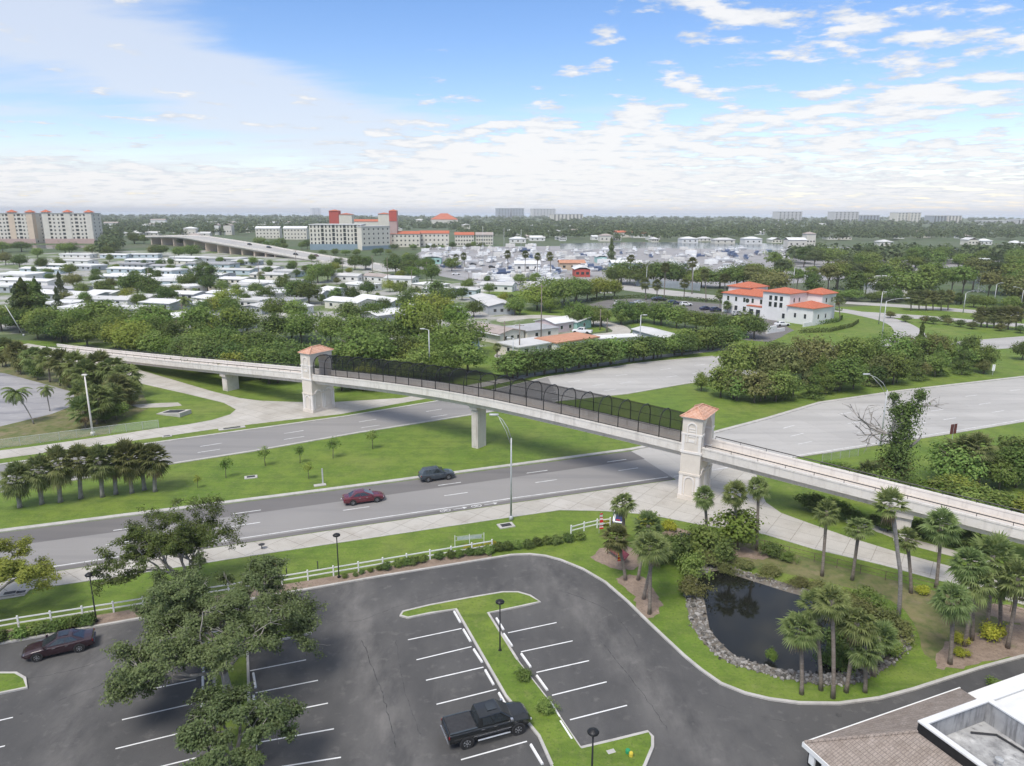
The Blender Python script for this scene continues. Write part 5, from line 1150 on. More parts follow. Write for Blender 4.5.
# ------------------------------------------------------------------ vehicles
def paint(name, c, rough=.25):
    m, t, b = base(name, rough, .5); b.inputs['Base Color'].default_value = (*c, 1); b.inputs['Coat Weight'].default_value = .6; b.inputs['Coat Roughness'].default_value = .08
    return m
M['tyre'] = mat('tyre_rubber', (.018, .018, .018), (.03, .03, .03), 4, rough=.85)
M['rim'] = mat('alloy_rim', (.55, .56, .57), (.45, .46, .47), 5, rough=.3, metallic=.8)
M['chrome'] = mat('chrome', (.72, .72, .73), (.62, .62, .63), 5, rough=.18, metallic=.9)
M['redlamp'] = mat('red_lamp', (.30, .012, .015), (.22, .01, .012), 5, rough=.2)
M['headlamp'] = mat('clear_lamp', (.70, .71, .72), (.6, .61, .62), 5, rough=.15)
M['plastic'] = mat('dark_plastic', (.03, .03, .032), (.045, .045, .047), 5, rough=.6)
SPEC = {
 'sedan': dict(st=[(-2.42, .66, .44, .78, .82), (-2.33, .84, .30, .93, .97), (-1.65, .90, .22, .96, 1.0), (-.9, .91, .2, .94, .97), (.6, .91, .2, .90, .93), (1.05, .90, .2, .88, .93), (1.75, .87, .22, .80, .87), (2.2, .80, .26, .68, .75), (2.4, .62, .36, .56, .60)],
   cab=[(-1.85, .74, .97), (-1.0, .58, 1.40), (.0, .58, 1.43), (1.12, .74, .91)], wx=(-1.42, 1.42), wr=.34),
 'suv': dict(st=[(-2.28, .70, .46, .95, 1.0), (-2.2, .86, .34, 1.03, 1.06), (-1.5, .92, .26, 1.04, 1.07), (.4, .92, .26, 1.0, 1.03), (.95, .91, .26, .98, 1.03), (1.7, .88, .28, .9, .98), (2.12, .80, .32, .78, .86), (2.28, .66, .4, .66, .7)],
   cab=[(-2.12, .76, 1.05), (-1.72, .62, 1.60), (.05, .62, 1.64), (1.08, .76, 1.0)], wx=(-1.36, 1.36), wr=.37),
 'pickup': dict(st=[(-2.92, .90, .60, 1.18, 1.2), (-2.84, .98, .52, 1.24, 1.26), (-1.0, 1.0, .48, 1.26, 1.28), (0, 1.0, .46, 1.22, 1.26), (1.45, .99, .46, 1.2, 1.27), (2.2, .97, .48, 1.14, 1.26), (2.62, .93, .5, 1.04, 1.18), (2.82, .82, .54, .9, 1.0), (2.88, .7, .58, .8, .86)],
   cab=[(-.92, .88, 1.27), (-.78, .73, 1.88), (.72, .73, 1.92), (1.62, .86, 1.25)], wx=(-1.72, 1.85), wr=.42)}
def bil(q, a, b):
    return q[0]*(1-a)*(1-b)+q[1]*a*(1-b)+q[2]*a*b+q[3]*(1-a)*b
def pane(mb, q, a0, a1, b0, b1, off=.012):
    q = [Vector(p) for p in q]; p = [bil(q, a0, b0), bil(q, a1, b0), bil(q, a1, b1), bil(q, a0, b1)]
    n = (p[1]-p[0]).cross(p[3]-p[0]).normalized()
    ctr = sum(p, Vector())/4
    if n.dot(ctr-Vector((ctr.x*.5, 0, .6))) < 0: n = -n
    mb.add([x+n*off for x in p]+[x-n*.01 for x in p], [(0, 1, 2, 3), (7, 6, 5, 4), (0, 4, 5, 1), (1, 5, 6, 2), (2, 6, 7, 3), (3, 7, 4, 0)])
MESHC = {}
def vmeshes(kd):
    """shared part meshes of one vehicle kind (paint slot filled per copy)"""
    if kd in MESHC: return MESHC[kd]
    S = SPEC[kd]; out = {}; b = MB(); secs = []
    for x, w, zb, bl, tp in S['st']:
        h = [(0, zb), (w*.82, zb), (w*.97, zb+.1), (w, zb+(bl-zb)*.55), (w*.985, bl-.06), (w*.93, bl), (w*.6, tp), (0, tp+.015)]
        secs.append([(x, y, z) for y, z in h]+[(x, -y, z) for y, z in h[-2:0:-1]])
    b.loft(secs)
    out['body'] = b
    (x0, w0, z0), (x1, w1, z1), (x2, w2, z2), (x3, w3, z3) = S['cab']
    c = MB(); L = [(x0, w0, z0), (x1, w1, z1), (x2, w2, z2), (x3, w3, z3)]; Rr = [(x, -y, z) for x, y, z in L]
    mid = lambda A: (A[0], 0, A[2]+.035)
    c.add(L+Rr+[mid(L[1]), mid(L[2])], [(0, 1, 2, 3), (7, 6, 5, 4), (1, 8, 9, 2), (8, 5, 6, 9), (0, 4, 5, 8, 1), (3, 2, 9, 6, 7)])
    out['roof'] = c
    gl = {}
    m = MB(); pane(m, [L[3], Rr[3], Rr[2], L[2]], .07, .93, .06, .93); gl['windscreen'] = m
    m = MB(); pane(m, [L[0], Rr[0], Rr[1], L[1]], .08, .92, .12, .90); gl['rear_window'] = m
    for sd, A in (('l', L), ('r', Rr)):
        for nm, a0, a1 in (('f', .47, .86), ('b', .14, .44)):
            m = MB(); pane(m, [A[0], A[3], A[2], A[1]], a0, a1, .12, .88); gl['side_window'+sd+nm] = m
    out['glass'] = gl
    wr = S['wr']; t = MB(); t.lathe([(wr*.62, -.11), (wr*.94, -.12), (wr, -.08), (wr, .08), (wr*.94, .12), (wr*.62, .11)], 18, 'y'); out['tyre'] = t
    r = MB(); r.lathe([(.02, .105), (wr*.2, .12), (wr*.6, .11), (wr*.66, .07), (wr*.66, -.1), (.02, -.1)], 18, 'y')
    out['rim'] = r
    sp = MB()
    for k in range(6):
        a = k*math.pi/3; M4 = Matrix.Rotation(a, 4, 'Y'); sp.box(wr*.22, wr*.56, .112, .121, -.035*wr/.34-.02, .035*wr/.34+.02, M=M4)
    out['spoke'] = sp
    MESHC[kd] = out
    return out
DONE = {}
def vehicle(name, kd, pm, x, y, heading, label, cat, group=None, z=.03, simple=False):
    S = SPEC[kd]; root = empty(name, (x, y, z), heading, 1, label, cat, group)
    o = vmeshes(kd); key = (kd, pm.name)
    def ms(part, builder, m, smooth=False):
        k = (kd, part, m.name)
        if k not in DONE: DONE[k] = builder.mesh(part, m, smooth)
        return DONE[k]
    body = put('body', ms('body', o['body'], pm), root)
    if not simple:
        bv = body.modifiers.new('bevel', 'BEVEL'); bv.width = .04; bv.segments = 2; bv.limit_method = 'ANGLE'; bv.angle_limit = R(25)
    rf = put('roof', ms('roof', o['roof'], pm), root)
    if not simple:
        bv = rf.modifiers.new('bevel', 'BEVEL'); bv.width = .05; bv.segments = 2; bv.limit_method = 'ANGLE'; bv.angle_limit = R(25)
    for k, m in o['glass'].items(): put(k.rstrip('lrfb') if k.startswith('side') else k, ms(k, m, M['glass']), root)
    hw = max(s[1] for s in S['st'])
    for wx in S['wx']:
        for sg in (-1, 1):
            wl = put('wheel', ms('tyre', o['tyre'], M['tyre']), root, (wx, sg*(hw-.09), S['wr']), (0, 0, 0 if sg > 0 else math.pi))
            if not simple:
                rm = put('rim', ms('rim', o['rim'], M['plastic'] if False else M['rim']), wl)
                put('spoke', ms('spoke', o['spoke'], M['plastic']), wl, (0, .0, 0))
    xf, xr = S['st'][-1][0], S['st'][0][0]; wf, wb_ = S['st'][-2][1], S['st'][1][1]
    zf, zr = S['st'][-2][3], S['st'][1][3]
    for sg in (-1, 1):
        h = MB(); h.box(-.07, .05, -.15, .12, -.055, .055); put('headlight', ms('headlight', h, M['headlamp']), root, (S['st'][-2][0]-.03, sg*(wf-.17), zf-.1), (0, 0, -sg*R(35)))
        h = MB(); h.box(-.03, .04, -.14, .12, -.08, .08); put('taillight', ms('taillight', h, M['redlamp']), root, (S['st'][1][0]+.0, sg*(wb_-.14), zr-.14), (0, 0, sg*R(25)))
        if not simple:
            h = MB(); h.box(-.08, .08, -.1, .1, -.07, .07); put('mirror', ms('mirror', h, pm if kd != 'pickup' else M['chrome']), root, (S['cab'][3][0]-.25, sg*(S['cab'][3][1]+.16), S['cab'][3][2]+.12))
            for hx in (-.62, .25):
                h = MB(); h.box(-.11, .11, -.012, .012, -.018, .018); put('door_handle', ms('door_handle', h, M['chrome']), root, (hx, sg*(hw-.0), S['cab'][3][2]-.1))
    # bumpers and sills
    h = MB(); h.box(-.07, .07, -wb_*.9, wb_*.9, -.09, .09); put('bumper', ms('rear_bumper', h, M['chrome'] if kd == 'pickup' else pm), root, (xr-.0, 0, S['st'][0][2]+.05))
    h = MB(); h.box(-.05, .05, -wf*.72, wf*.72, -.09, .09); put('grille', ms('grille', h, M['plastic']), root, (xf-.01, 0, S['st'][-1][2]+.12))
    # dark wheel openings
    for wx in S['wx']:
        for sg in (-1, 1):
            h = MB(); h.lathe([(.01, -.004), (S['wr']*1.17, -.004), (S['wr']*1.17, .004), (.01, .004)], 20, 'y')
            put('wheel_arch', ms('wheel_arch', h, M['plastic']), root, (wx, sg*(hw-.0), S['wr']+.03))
    return root
P_BLACK, P_PLUM, P_RED, P_GREY = paint('black_paint', (.012, .014, .015), .2), paint('dark_plum_paint', (.028, .011, .016)), paint('maroon_paint', (.12, .016, .026)), paint('slate_paint', (.045, .058, .07))
P_WHITE, P_SILVER, P_NAVY = paint('white_car_paint', (.75, .75, .75)), paint('silver_car_paint', (.45, .46, .47)), paint('navy_car_paint', (.02, .03, .08))
def on_wheels(r, f, hw, xr=None):
    """near-side wheel contact pixels (rear, front) -> centre, heading"""
    a, b = g(*r), g(*f); d = (b-a).normalized(); return a, b, d
a, b, d = on_wheels((467, 749), (518, 735), 1)
n = Vector((-d.y, d.x)); c = (a+b)/2+n*.95-d*.06
tr = vehicle('pickup_truck', 'pickup', P_BLACK, c.x, c.y, math.atan2(d.y, d.x), 'black crew cab pickup truck parked nose to the lamp island', 'pickup truck')
b = MB(); b.box(-2.78, -1.0, -.80, .80, 1.285, 1.325); b.build('bed_cover', M['plastic'], tr, bevel=.015)
for sg in (-1, 1):
    b = MB(); b.box(-2.8, -.97, sg*.86-.05, sg*.86+.05, 1.27, 1.345); b.build('bed_rail', P_GREY, tr, bevel=.015)
    b = MB(); b.tube([(-1.0, sg*1.06, .48), (1.25, sg*1.06, .48)], .06, 8); b.build('side_step', M['chrome'], tr)
    b = MB(); b.box(-1.25, 1.35, sg*1.0-.012, sg*1.0+.012, .76, .80); b.build('side_moulding', M['chrome'], tr)
b = MB(); b.box(-.1, .55, -.36, .36, 1.945, 1.962); b.build('sunroof', M['glass'], tr)
b = MB(); b.box(-2.95, -2.90, -.80, .80, .72, 1.16); b.build('tailgate', P_BLACK, tr, bevel=.02)
b = MB(); b.loft([[(1.65, y*.62, 1.262), (2.55, y*.5, 1.235), (2.55, y*.5, 1.255), (1.65, y*.62, 1.285)] for y in (-1, 1)]); b.build('hood_scoop', P_BLACK, tr, bevel=.02)
a, b, d = on_wheels((78.7, 652.5), (38.7, 661.5), 1)
n = Vector((d.y, -d.x)); n = n if n.y > 0 else -n; c = (a+b)/2+n*.85
sd1 = vehicle('sedan', 'sedan', P_PLUM, c.x, c.y, math.atan2(d.y, d.x), 'shiny dark plum sedan driving through the lot beside the hedge', 'car')
b = MB(); b.box(-.75, -.05, -.36, .36, 1.443, 1.462); b.build('sunroof', M['glass'], sd1)
def road_car(r, f, kd, pm, label, name):
    a, b, d = on_wheels(r, f, 1); n = Vector((-d.y, d.x)); c = (a+b)/2+n*.82
    vehicle(name, kd, pm, c.x, c.y, math.atan2(E1.y, E1.x), label, 'car')
road_car((353, 505.8), (377.5, 502.3), 'sedan', P_RED, 'maroon sedan driving right on the near road', 'sedan')
road_car((427.5, 482.6), (449.5, 479.6), 'suv', P_GREY, 'slate grey hatchback SUV ahead of the maroon sedan on the road', 'hatchback')
for i, (u, v, pm, kd, hd, lab) in enumerate([(716, 311.5, P_NAVY, 'suv', 20, 'navy car parked left of the red roofed building'), (706, 310, P_NAVY, 'sedan', 20, 'second navy car parked left of the red roofed building'), (738, 315.5, P_SILVER, 'suv', 30, 'silver car beside the front door of the red roofed building'), (748, 318, P_WHITE, 'suv', 30, 'white car before the front door of the red roofed building'), (782, 326, P_WHITE, 'sedan', 15, 'white sedan parked at the side of the red roofed building'),
   (686, 306, P_WHITE, 'suv', 10, 'white car at the right end of the tree-lined car park'), (674, 304.5, P_NAVY, 'suv', 10, 'dark car beside the white car in the tree-lined car park'), (661, 301, P_BLACK, 'suv', 10, 'black car in the back row of the tree-lined car park'), (657, 300.5, P_GREY, 'sedan', 10, 'grey car in the back row of the tree-lined car park'), (634, 307, P_NAVY, 'suv', 5, 'navy car in the front row of the tree-lined car park'), (640, 304, P_SILVER, 'sedan', 5, 'silver car in the front row of the tree-lined car park'), (643, 309.5, P_WHITE, 'sedan', 5, 'white car in the front row of the tree-lined car park'), (620, 305, P_WHITE, 'suv', 5, 'white car near the entry of the tree-lined car park'),
   (549, 282.5, P_BLACK, 'suv', 0, 'dark car on the street left of the palms'), (531, 282, P_NAVY, 'sedan', 0, 'navy car on the street before the boat yard'), (468, 271, P_WHITE, 'suv', 10, 'white van at the head of the boat yard street'), (473, 265, P_BLACK, 'sedan', 10, 'dark car at the head of the boat yard street'), (500, 272, P_NAVY, 'suv', 0, 'navy car among trailers in the boat yard'), (492, 268, P_BLACK, 'suv', 0, 'black car among trailers in the boat yard'), (456, 275, P_WHITE, 'sedan', 15, 'white car on the boat yard street'), (582, 334, P_WHITE, 'pickup', 160, 'pale pickup beside the pink cottage'), (516, 356, P_BLACK, 'sedan', 40, 'dark car by the tan roofed house drive'), (425, 318, P_NAVY, 'sedan', 0, 'dark car between cottages left of the tan roofed house'), (1021, 314.6, P_BLACK, 'sedan', 175, 'dark car on the upper road at the right frame edge')]):
    p = g(u, v); vehicle('parked_car', kd, pm, p.x, p.y, R(hd), lab, 'car', z=.04, simple=True)

# ------------------------------------------------------------------ street furniture and small things
def lot_lamp(u, v, label, h=4.45, px=None):
    p = px if px is not None else g(u, v); r = empty('lamp_post', (p.x, p.y, 0), A1, 1, label, 'lamp post', 'black lamp posts of the lot')
    b = MB(); b.lathe([(.16, 0), (.16, .12), (.08, .2), (.062, .3), (.05, h-.25)], 12); b.build('pole', M['black'], r, True)
    b = MB(); b.lathe([(.05, h-.28), (.09, h-.24), (.10, h-.16), (.34, h-.12), (.36, h-.05), (.30, h+.02), (.12, h+.12), (.03, h+.15)], 16); b.build('lamp_head', M['black'], r, True)
    b = MB(); b.lathe([(.02, h-.165), (.28, h-.165), (.28, h-.123), (.02, h-.123)], 16); b.build('lens', mat('lamp_lens', (.6, .6, .56), rough=.4), r)
lot_lamp(96.5, 621.5, 'black lamp post by the hedge behind the plum sedan')
lot_lamp(339, 577.5, 'black lamp post at the middle of the white rail fence')
lot_lamp(500, 651.5, 'black lamp post standing on the lamp island')
vb = min(np.arange(766, 860, .5), key=lambda v: abs(height_at(591, v, 733)-4.3)); lot_lamp(591, vb, 'black lamp post at the bottom frame edge on the lamp island end')
def pole(u, v, vt, label, arm=None, r=.1, m='galv', name='street_light', cat='street light', group=None, head=True, far=False, lean=0.0):
    p = g(u, v); h = height_at(u, v, vt); f = p.y*math.cos(TH)-(h-H)*math.sin(TH)
    rt = empty(name, (p.x, p.y, 0), 0, 1, label, cat, group)
    b = MB(); b.tube([(0, 0, -.1), (lean*f/F*.5, 0, h*.5), (lean*f/F, 0, h)], [r*1.25, r, r*.75], 8)
    if not far: b.lathe([(r*2.4, -.05), (r*2.4, .5), (r*1.3, .55), (r*1.25, .5)], 8)
    b.build('pole', M[m], rt, True)
    if arm:
        du, dv = arm; x = du*f/F; z = -dv*f/F
        b = MB(); b.tube([(lean*f/F, 0, h-.1), (x*.25, 0, h+z*.45), (x*.6, 0, h+z*.8), (x, 0, h+z)], [r*.55, r*.5, r*.45, r*.4], 6)
        if not far: b.tube([(lean*f/F, 0, h-.9), (x*.35, 0, h+z*.3), (x*.8, 0, h+z*.86)], r*.35, 5)
        b.build('arm', M[m], rt, True)
        if head:
            s = 1 if x > 0 else -1
            b = MB(); b.loft([[(x+s*t_, y*w_, h+z+q) for y, q in ((-.16, 0), (-.1, .13), (.1, .13), (.16, 0), (.1, -.08), (-.1, -.08))] for t_, w_ in ((-.25, .5), (.05, 1), (.55, 1), (.75, .6))]); b.build('lamp_head', M[m], rt)
    elif head:
        b = MB(); b.box(-.35, .35, -.18, .18, h-.05, h+.12); b.build('lamp_head', M[m], rt)
    return rt
pole(511, 520, 438, 'tall grey street light with slanted arm on the near concrete walk', (-15, -24))
pole(880, 446, 390, 'grey street light with long arm behind the dead tree', (-21, -16))
pole(93, 435, 375, 'pale concrete light pole rising behind the median palms', None, .13, 'stucco_trim')
pole(24, 336, 305, 'thin pale leaning pole at the left frame edge above the wood', None, .12, name='leaning_pole', cat='pole', head=False, lean=-14)
for (u, v, vt, arm, lab) in [(430, 381, 330, (-5, -1), 'grey light pole behind the caged span'), (513, 374, 338, (-3, 0), 'light pole behind the cage near the tan roofed house'), (639, 358, 315, (3, 0), 'thin light pole before the bushy highway screen'), (878.6, 324, 292, (2, 0), 'thin light pole left at the curve of the exit road'), (881.5, 340, 301, (20, -3), 'light pole with very long arm at the curve of the exit road'), (963, 313, 293, (6, -2), 'street light at the right end of the palm group between pale roads'), (993, 309, 284, (4, -1), 'tall street light left of the lattice mast on the upper road'), (1020, 311, 290, (-9, -3), 'street light with arm at the right frame edge on the upper road'), (769, 293, 280, (6, -4), 'street light with bent arm left behind the red roofed building'), (828, 294, 279, (6, -4), 'street light with bent arm right behind the red roofed building'), (792, 297, 268, (3, 0), 'tall street light in the pines behind the red roofed building'), (692, 291, 262, (3, 0), 'tall white light pole at the fence of the paver road'), (646, 289, 266, (5, -3), 'street light at the left start of the paver road')]:
    pole(u, v, vt, lab, arm, .13, far=True)
for i, (u, v, vt) in enumerate([(504.5, 348, 321), (519.5, 356, 323), (541, 340, 284), (412, 290, 270), (469, 290, 273), (297, 276, 249), (313, 281, 262), (332, 276, 254), (343, 275, 256), (373, 280, 255), (388, 285, 257), (150, 290, 268), (176, 270, 255), (260, 290, 262), (427, 282, 262), (184, 330, 303), (600, 330, 309), (607, 332, 318), (627, 282, 256), (760, 313, 290)]):
    us = sorted([504.5, 519.5, 541, 412, 469, 297, 313, 332, 343, 373, 388, 150, 176, 260, 427, 184, 600, 607, 627, 760])
    rt = pole(u, v, vt, f'dark wooden utility pole among the houses beyond the footbridge, {nth(us.index(u))} from left', None, .14, 'woodpole', 'utility_pole', 'utility pole', 'utility poles among the houses', head=False, far=True)
    if i in (0, 1, 2, 5, 9, 15):
        h = height_at(u, v, vt); b = MB(); b.box(-1.1, 1.1, -.06, .06, h-.7, h-.58); b.build('cross_arm', M['woodpole'], rt)
# white rail fences
def rail_fence(px, label, n):
    P = G(px); L = sum((P[i+1]-P[i]).length for i in range(len(P)-1)); k = int(L/n)
    r = empty('rail_fence', (P[0].x, P[0].y, 0), 0, 1, label, 'fence'); o = Vector((P[0].x, P[0].y))
    acc = 0; pts = []
    for i in range(len(P)-1):
        seg = (P[i+1]-P[i]).length; m = max(1, int(round(seg/n)))
        for j in range(m): pts.append(P[i].lerp(P[i+1], j/m)-o)
    pts.append(P[-1]-o)
    pb = MB(); pb.box(-.06, .06, -.06, .06, -.05, 1.05); pb.lathe([(.09, 1.05), (.09, 1.08), (.01, 1.14)], 4); pm = pb.mesh('post', M['white'])
    for i, p in enumerate(pts):
        q = pts[min(i+1, len(pts)-1)]-pts[max(i-1, 0)]; put('post', pm, r, (p.x, p.y, 0), (0, 0, math.atan2(q.y, q.x)))
    for z in (.45, .9):
        b = MB()
        for i in range(len(pts)-1):
            a, c = pts[i], pts[i+1]; b.loft([[(p.x-s.y, p.y+s.x, z+dz) for s, dz in ((nn, -.055), (nn, .055), (-nn, .055), (-nn, -.055))] for p in (a, c) for nn in [((c-a).normalized()*.025)]])
        b.build('rail', M['white'], r)
rail_fence(fence_px, 'long white two-rail fence between the lawn and the parking lot', 2.5)
rail_fence([(571, 534.5), (584, 531), (597, 528), (610, 526.5)], 'short white two-rail fence behind the red feather flag', 1.6)
# chain link fence on the left
def chain_fence(px, h, label, m_post, step=2.6, name='chain_link_fence', dens=.28, col=(.55, .62, .52)):
    P = G(px); o = P[0]; r = empty(name, (o.x, o.y, 0), 0, 1, label, 'fence'); pts = []
    for i in range(len(P)-1):
        m = max(1, int(round((P[i+1]-P[i]).length/step)))
        for j in range(m): pts.append(P[i].lerp(P[i+1], j/m)-o)
    pts.append(P[-1]-o)
    pb = MB(); pb.tube([(0, 0, -.05), (0, 0, h)], .03, 6); pm = pb.mesh('post', M[m_post])
    for p in pts: put('post', pm, r, (p.x, p.y, 0))
    b = MB(); b.tube([(p.x, p.y, h) for p in pts], .025, 5); b.build('top_rail', M[m_post], r)
    if dens:
        mm = bpy.data.materials.new('fence_mesh'); mm.use_nodes = True; t = NT(mm); nd = mm.node_tree.nodes; nd.remove(nd['Principled BSDF'])
        df = t.new('ShaderNodeBsdfDiffuse'); df.inputs[0].default_value = (*col, 1); tp = t.new('ShaderNodeBsdfTransparent'); mx = t.new('ShaderNodeMixShader'); mx.inputs[0].default_value = dens
        t.link(tp.outputs[0], mx.inputs[1]); t.link(df.outputs[0], mx.inputs[2]); t.link(mx.outputs[0], nd['Material Output'].inputs[0])
        b = MB(); b.loft([[(p.x, p.y, .05), (p.x, p.y, h)] for p in pts], closed=False); b.build('wire_mesh', mm, r)
    else:
        b = MB(); b.tube([(p.x, p.y, h*.55) for p in pts], .02, 5); b.build('lower_rail', M[m_post], r)
chain_fence([(-120, 469), (0, 448.5), (60, 440.5), (110, 434), (159, 428)], 1.35, 'pale green chain link fence along the left sidewalk', 'galv')
chain_fence([(700, 538), (764, 549), (814, 562), (860, 574), (911, 587), (950, 597), (1010, 612), (1080, 632)], .95, 'low brown post fence following the curved path above the pond', 'timber', 2.3, 'post_fence', 0)
chain_fence([(822, 462), (840, 459), (858, 456)], 1.2, 'short wire fence beside the pale highway near the dead tree', 'galv', 2.2, 'chain_link_fence', .15)
chain_fence([(636, 286), (668, 288), (700, 291)], 3.4, 'grey screen fence behind the paver road', 'galv', 5, 'screen_fence', .85, (.3, .33, .36))
# flags, panels
def fbanner(u, v, h, cols, label, lean=0):
    p = g(u, v); r = empty('feather_flag', (p.x, p.y, 0), R(15), 1, label, 'flag'); b = MB(); b.tube([(0, 0, 0), (0, 0, h*.6), (.06, 0, h), (.22, 0, h+.05)], .02, 5); b.build('pole', M['galv'], r)
    rs = random.Random(3); n = 12; vs = []; fs = []; mi = []
    b = MB()
    for k in range(n):
        z0, z1 = .5+(h-.5)*k/n, .5+(h-.5)*(k+1)/n; w = .5*(1-.35*k/n); y0, y1 = .05*math.sin(k*.9), .05*math.sin((k+1)*.9)
        b.box(.03, w, min(y0, y1), max(y0, y1)+.012, z0, z1+.001, cols[k % len(cols)][1] if False else cols[k % len(cols)])
    b.build('cloth', [mat('flag_red', (.62, .03, .03)), M['white'], mat('flag_yellow', (.7, .5, .05))], r)
fbanner(599, 533.5, 2.35, [0, 1, 0, 1, 1, 0], 'red and white feather flag at the end of the rail fence')
fbanner(617, 566, 1.9, [0, 2, 0, 0, 2], 'red and yellow flag between palm trunks in the mulch bed')
def panel(name, a, c, z0, z1, tilt, m, label, extra=None, cat='sign'):
    A, B = g(*a, z0), g(*c, z0); mid_ = (A+B)/2; w_ = (B-A).length; ang = math.atan2((B-A).y, (B-A).x)
    r = empty(name, (mid_.x, mid_.y, 0), ang, 1, label, cat)
    for sx_ in (-w_/2+.1, w_/2-.1):
        b = MB(); b.box(sx_-.04, sx_+.04, -.04, .04, -.05, z0+.2); b.build('post', M['timber'], r)
    b = MB(); b.box(-w_/2, w_/2, -.03, .03, 0, z1-z0); b.build('board', m, r, loc=(0, 0, z0), rot=(tilt, 0, 0), bevel=.01)
    if extra: extra(r, w_, z0, z1, tilt)
def stripes(r, w_, z0, z1, tilt):
    Mr = Matrix.Translation((0, 0, z0)) @ Matrix.Rotation(tilt, 4, 'X')
    b = MB(); b.box(-w_/2+.05, -w_/2+.3, -.04, -.032, .05, z1-z0-.05, M=Mr); b.box(-w_/2+.3, w_/2-.1, -.04, -.032, .08, .22, M=Mr); b.build('white_band', M['white'], r)
    b = MB(); b.box(-.2, .25, -.05, -.041, .3, .42, M=Mr); b.build('red_band', mat('banner_red', (.5, .03, .04)), r)
panel('banner_stand', (612, 522.5), (623, 524), .9, 2.0, R(-35), mat('navy_cloth', (.03, .045, .14)), 'navy blue banner with white and red bands leaning on timber posts', stripes, 'banner')
panel('maroon_sign', (607, 549), (624, 561), .5, 1.35, R(-48), mat('maroon_board', (.15, .035, .05), (.19, .05, .07), 2), 'dark maroon sloping panel on posts in the mulch bed under the palms')
panel('black_sign', (680, 541.5), (693, 543), .35, 1.4, R(-55), mat('black_board', (.018, .019, .024)), 'black sloping sign panel facing the plaza above the pond')
p = g(273, 565); b = MB(); b.loft([[(-.5, -.3, 0), (-.5, .3, 0), (-.42, .2, .62), (-.42, -.2, .62)], [(.5, -.3, 0), (.5, .3, 0), (.42, .2, .5), (.42, -.2, .5)]])
tag(b.build('orange_crate', mat('orange_plastic', (.62, .19, .09), (.5, .15, .07), 4), loc=(p.x, p.y, .01), rot=(0, 0, .4)), 'orange plastic crate lying on the lawn behind the rail fence', 'crate')
# wire frame sign with yellow flowers
a, c = g(455, 547), g(484, 544); d = (c-a).normalized(); L = (c-a).length
fr = empty('wire_frame_sign', (a.x, a.y, 0), math.atan2(d.y, d.x), 1, 'thin pale frame sign standing among yellow flowers by the fence', 'sign')
for k in range(3):
    b = MB(); b.tube([(L*k/2, 0, 0), (L*k/2, 0, 1.3)], .035, 5); b.build('post', M['white'], fr)
for z in (.7, 1.15):
    b = MB(); b.tube([(0, 0, z), (L, 0, z)], .02, 5); b.build('rail', M['galv'], fr)
b = MB(); b.box(L*.08, L*.92, -.015, .015, .76, 1.08); b.build('board', mat('faded_board', (.34, .42, .38), (.5, .55, .5), 4), fr)
for i, (u, v, lab) in enumerate([(318, 570, 'short black post on the lawn left of the middle lamp post'), (287, 577, 'short black post on the lawn near the orange crate'), (262, 549, 'dark round cap post at the back of the sidewalk')]):
    p = g(u, v); b = MB(); b.lathe([(.05, -.05), (.05, .85 if i < 2 else .5), (.09 if i < 2 else .34, .88 if i < 2 else .52), (.02, .95 if i < 2 else .62)], 10); tag(b.build('bollard', M['plastic'], loc=(p.x, p.y, 0)), lab, 'post')
def slab(u, v, L, W_, h, m, label, name, cat, ang=A1):
    p = g(u, v); b = MB(); b.box(-L/2, L/2, -W_/2, W_/2, -.02, h); o = b.build(name, m, loc=(p.x, p.y, 0), rot=(0, 0, ang), bevel=.02); tag(o, label, cat); return o
slab(320, 485.5, 1.5, .7, .12, M['kerb'], 'flat white concrete slab on the median beside the marker post', 'concrete_slab', 'slab')
p = g(323, 484); b = MB(); b.box(-.09, .09, -.05, .05, 0, 2.1); tag(b.build('marker_post', M['galv'], loc=(p.x, p.y, 0)), 'pale flat marker post standing on the median near the saplings', 'post')
def inlet(u, v, label, L=1.6, W_=1.0, ang=A1, z=.07):
    p = g(u, v); r = empty('storm_drain', (p.x, p.y, 0), ang, 1, label, 'drain')
    b = MB(); b.box(-L/2, L/2, -W_/2, W_/2, -.02, z+.06); b.build('frame', M['kerb'], r, bevel=.02)
    b = MB(); b.box(-L*.32, L*.32, -W_*.3, W_*.3, z+.055, z+.075)
    b.build('grate', M['plastic'], r)
inlet(251, 477.5, 'drain inlet with pale frame on the median lawn'); inlet(506, 526, 'dark drain inlet beside the tall street light base', 1.8, 1.2); inlet(10, 594, 'drain inlet in the concrete by the left frame edge', 1.4, .8); inlet(22, 593, 'small dark cover in the concrete step near the left frame edge', .9, .7)
inlet(232, 428.5, 'long drain inlet at the edge of the far carriageway', 4, 1.0, R(28)); inlet(167, 436.5, 'small pale drain slab between sidewalk and far carriageway', 1.4, .7, R(28))
p = g(174, 414); r = empty('culvert', (p.x, p.y, 0), R(-20), 1, 'sloped concrete culvert with dark opening in the grass below the left ramp', 'culvert')
b = MB(); b.loft([[(-2.6, -1.3, .03), (-2.6, 1.3, .03), (-2.6, 1.3, .14), (-2.6, -1.3, .14)], [(2.6, -1.3, .03), (2.6, 1.3, .03), (2.6, 1.3, .75), (2.6, -1.3, .75)]]); b.build('headwall', M['kerb'], r)
b = MB(); b.box(-1.7, 1.7, -.8, .8, 0, .05, M=Matrix.Translation((0.1, 0, .49)) @ Matrix.Rotation(-.12, 4, 'Y')); b.build('grate', M['plastic'], r)
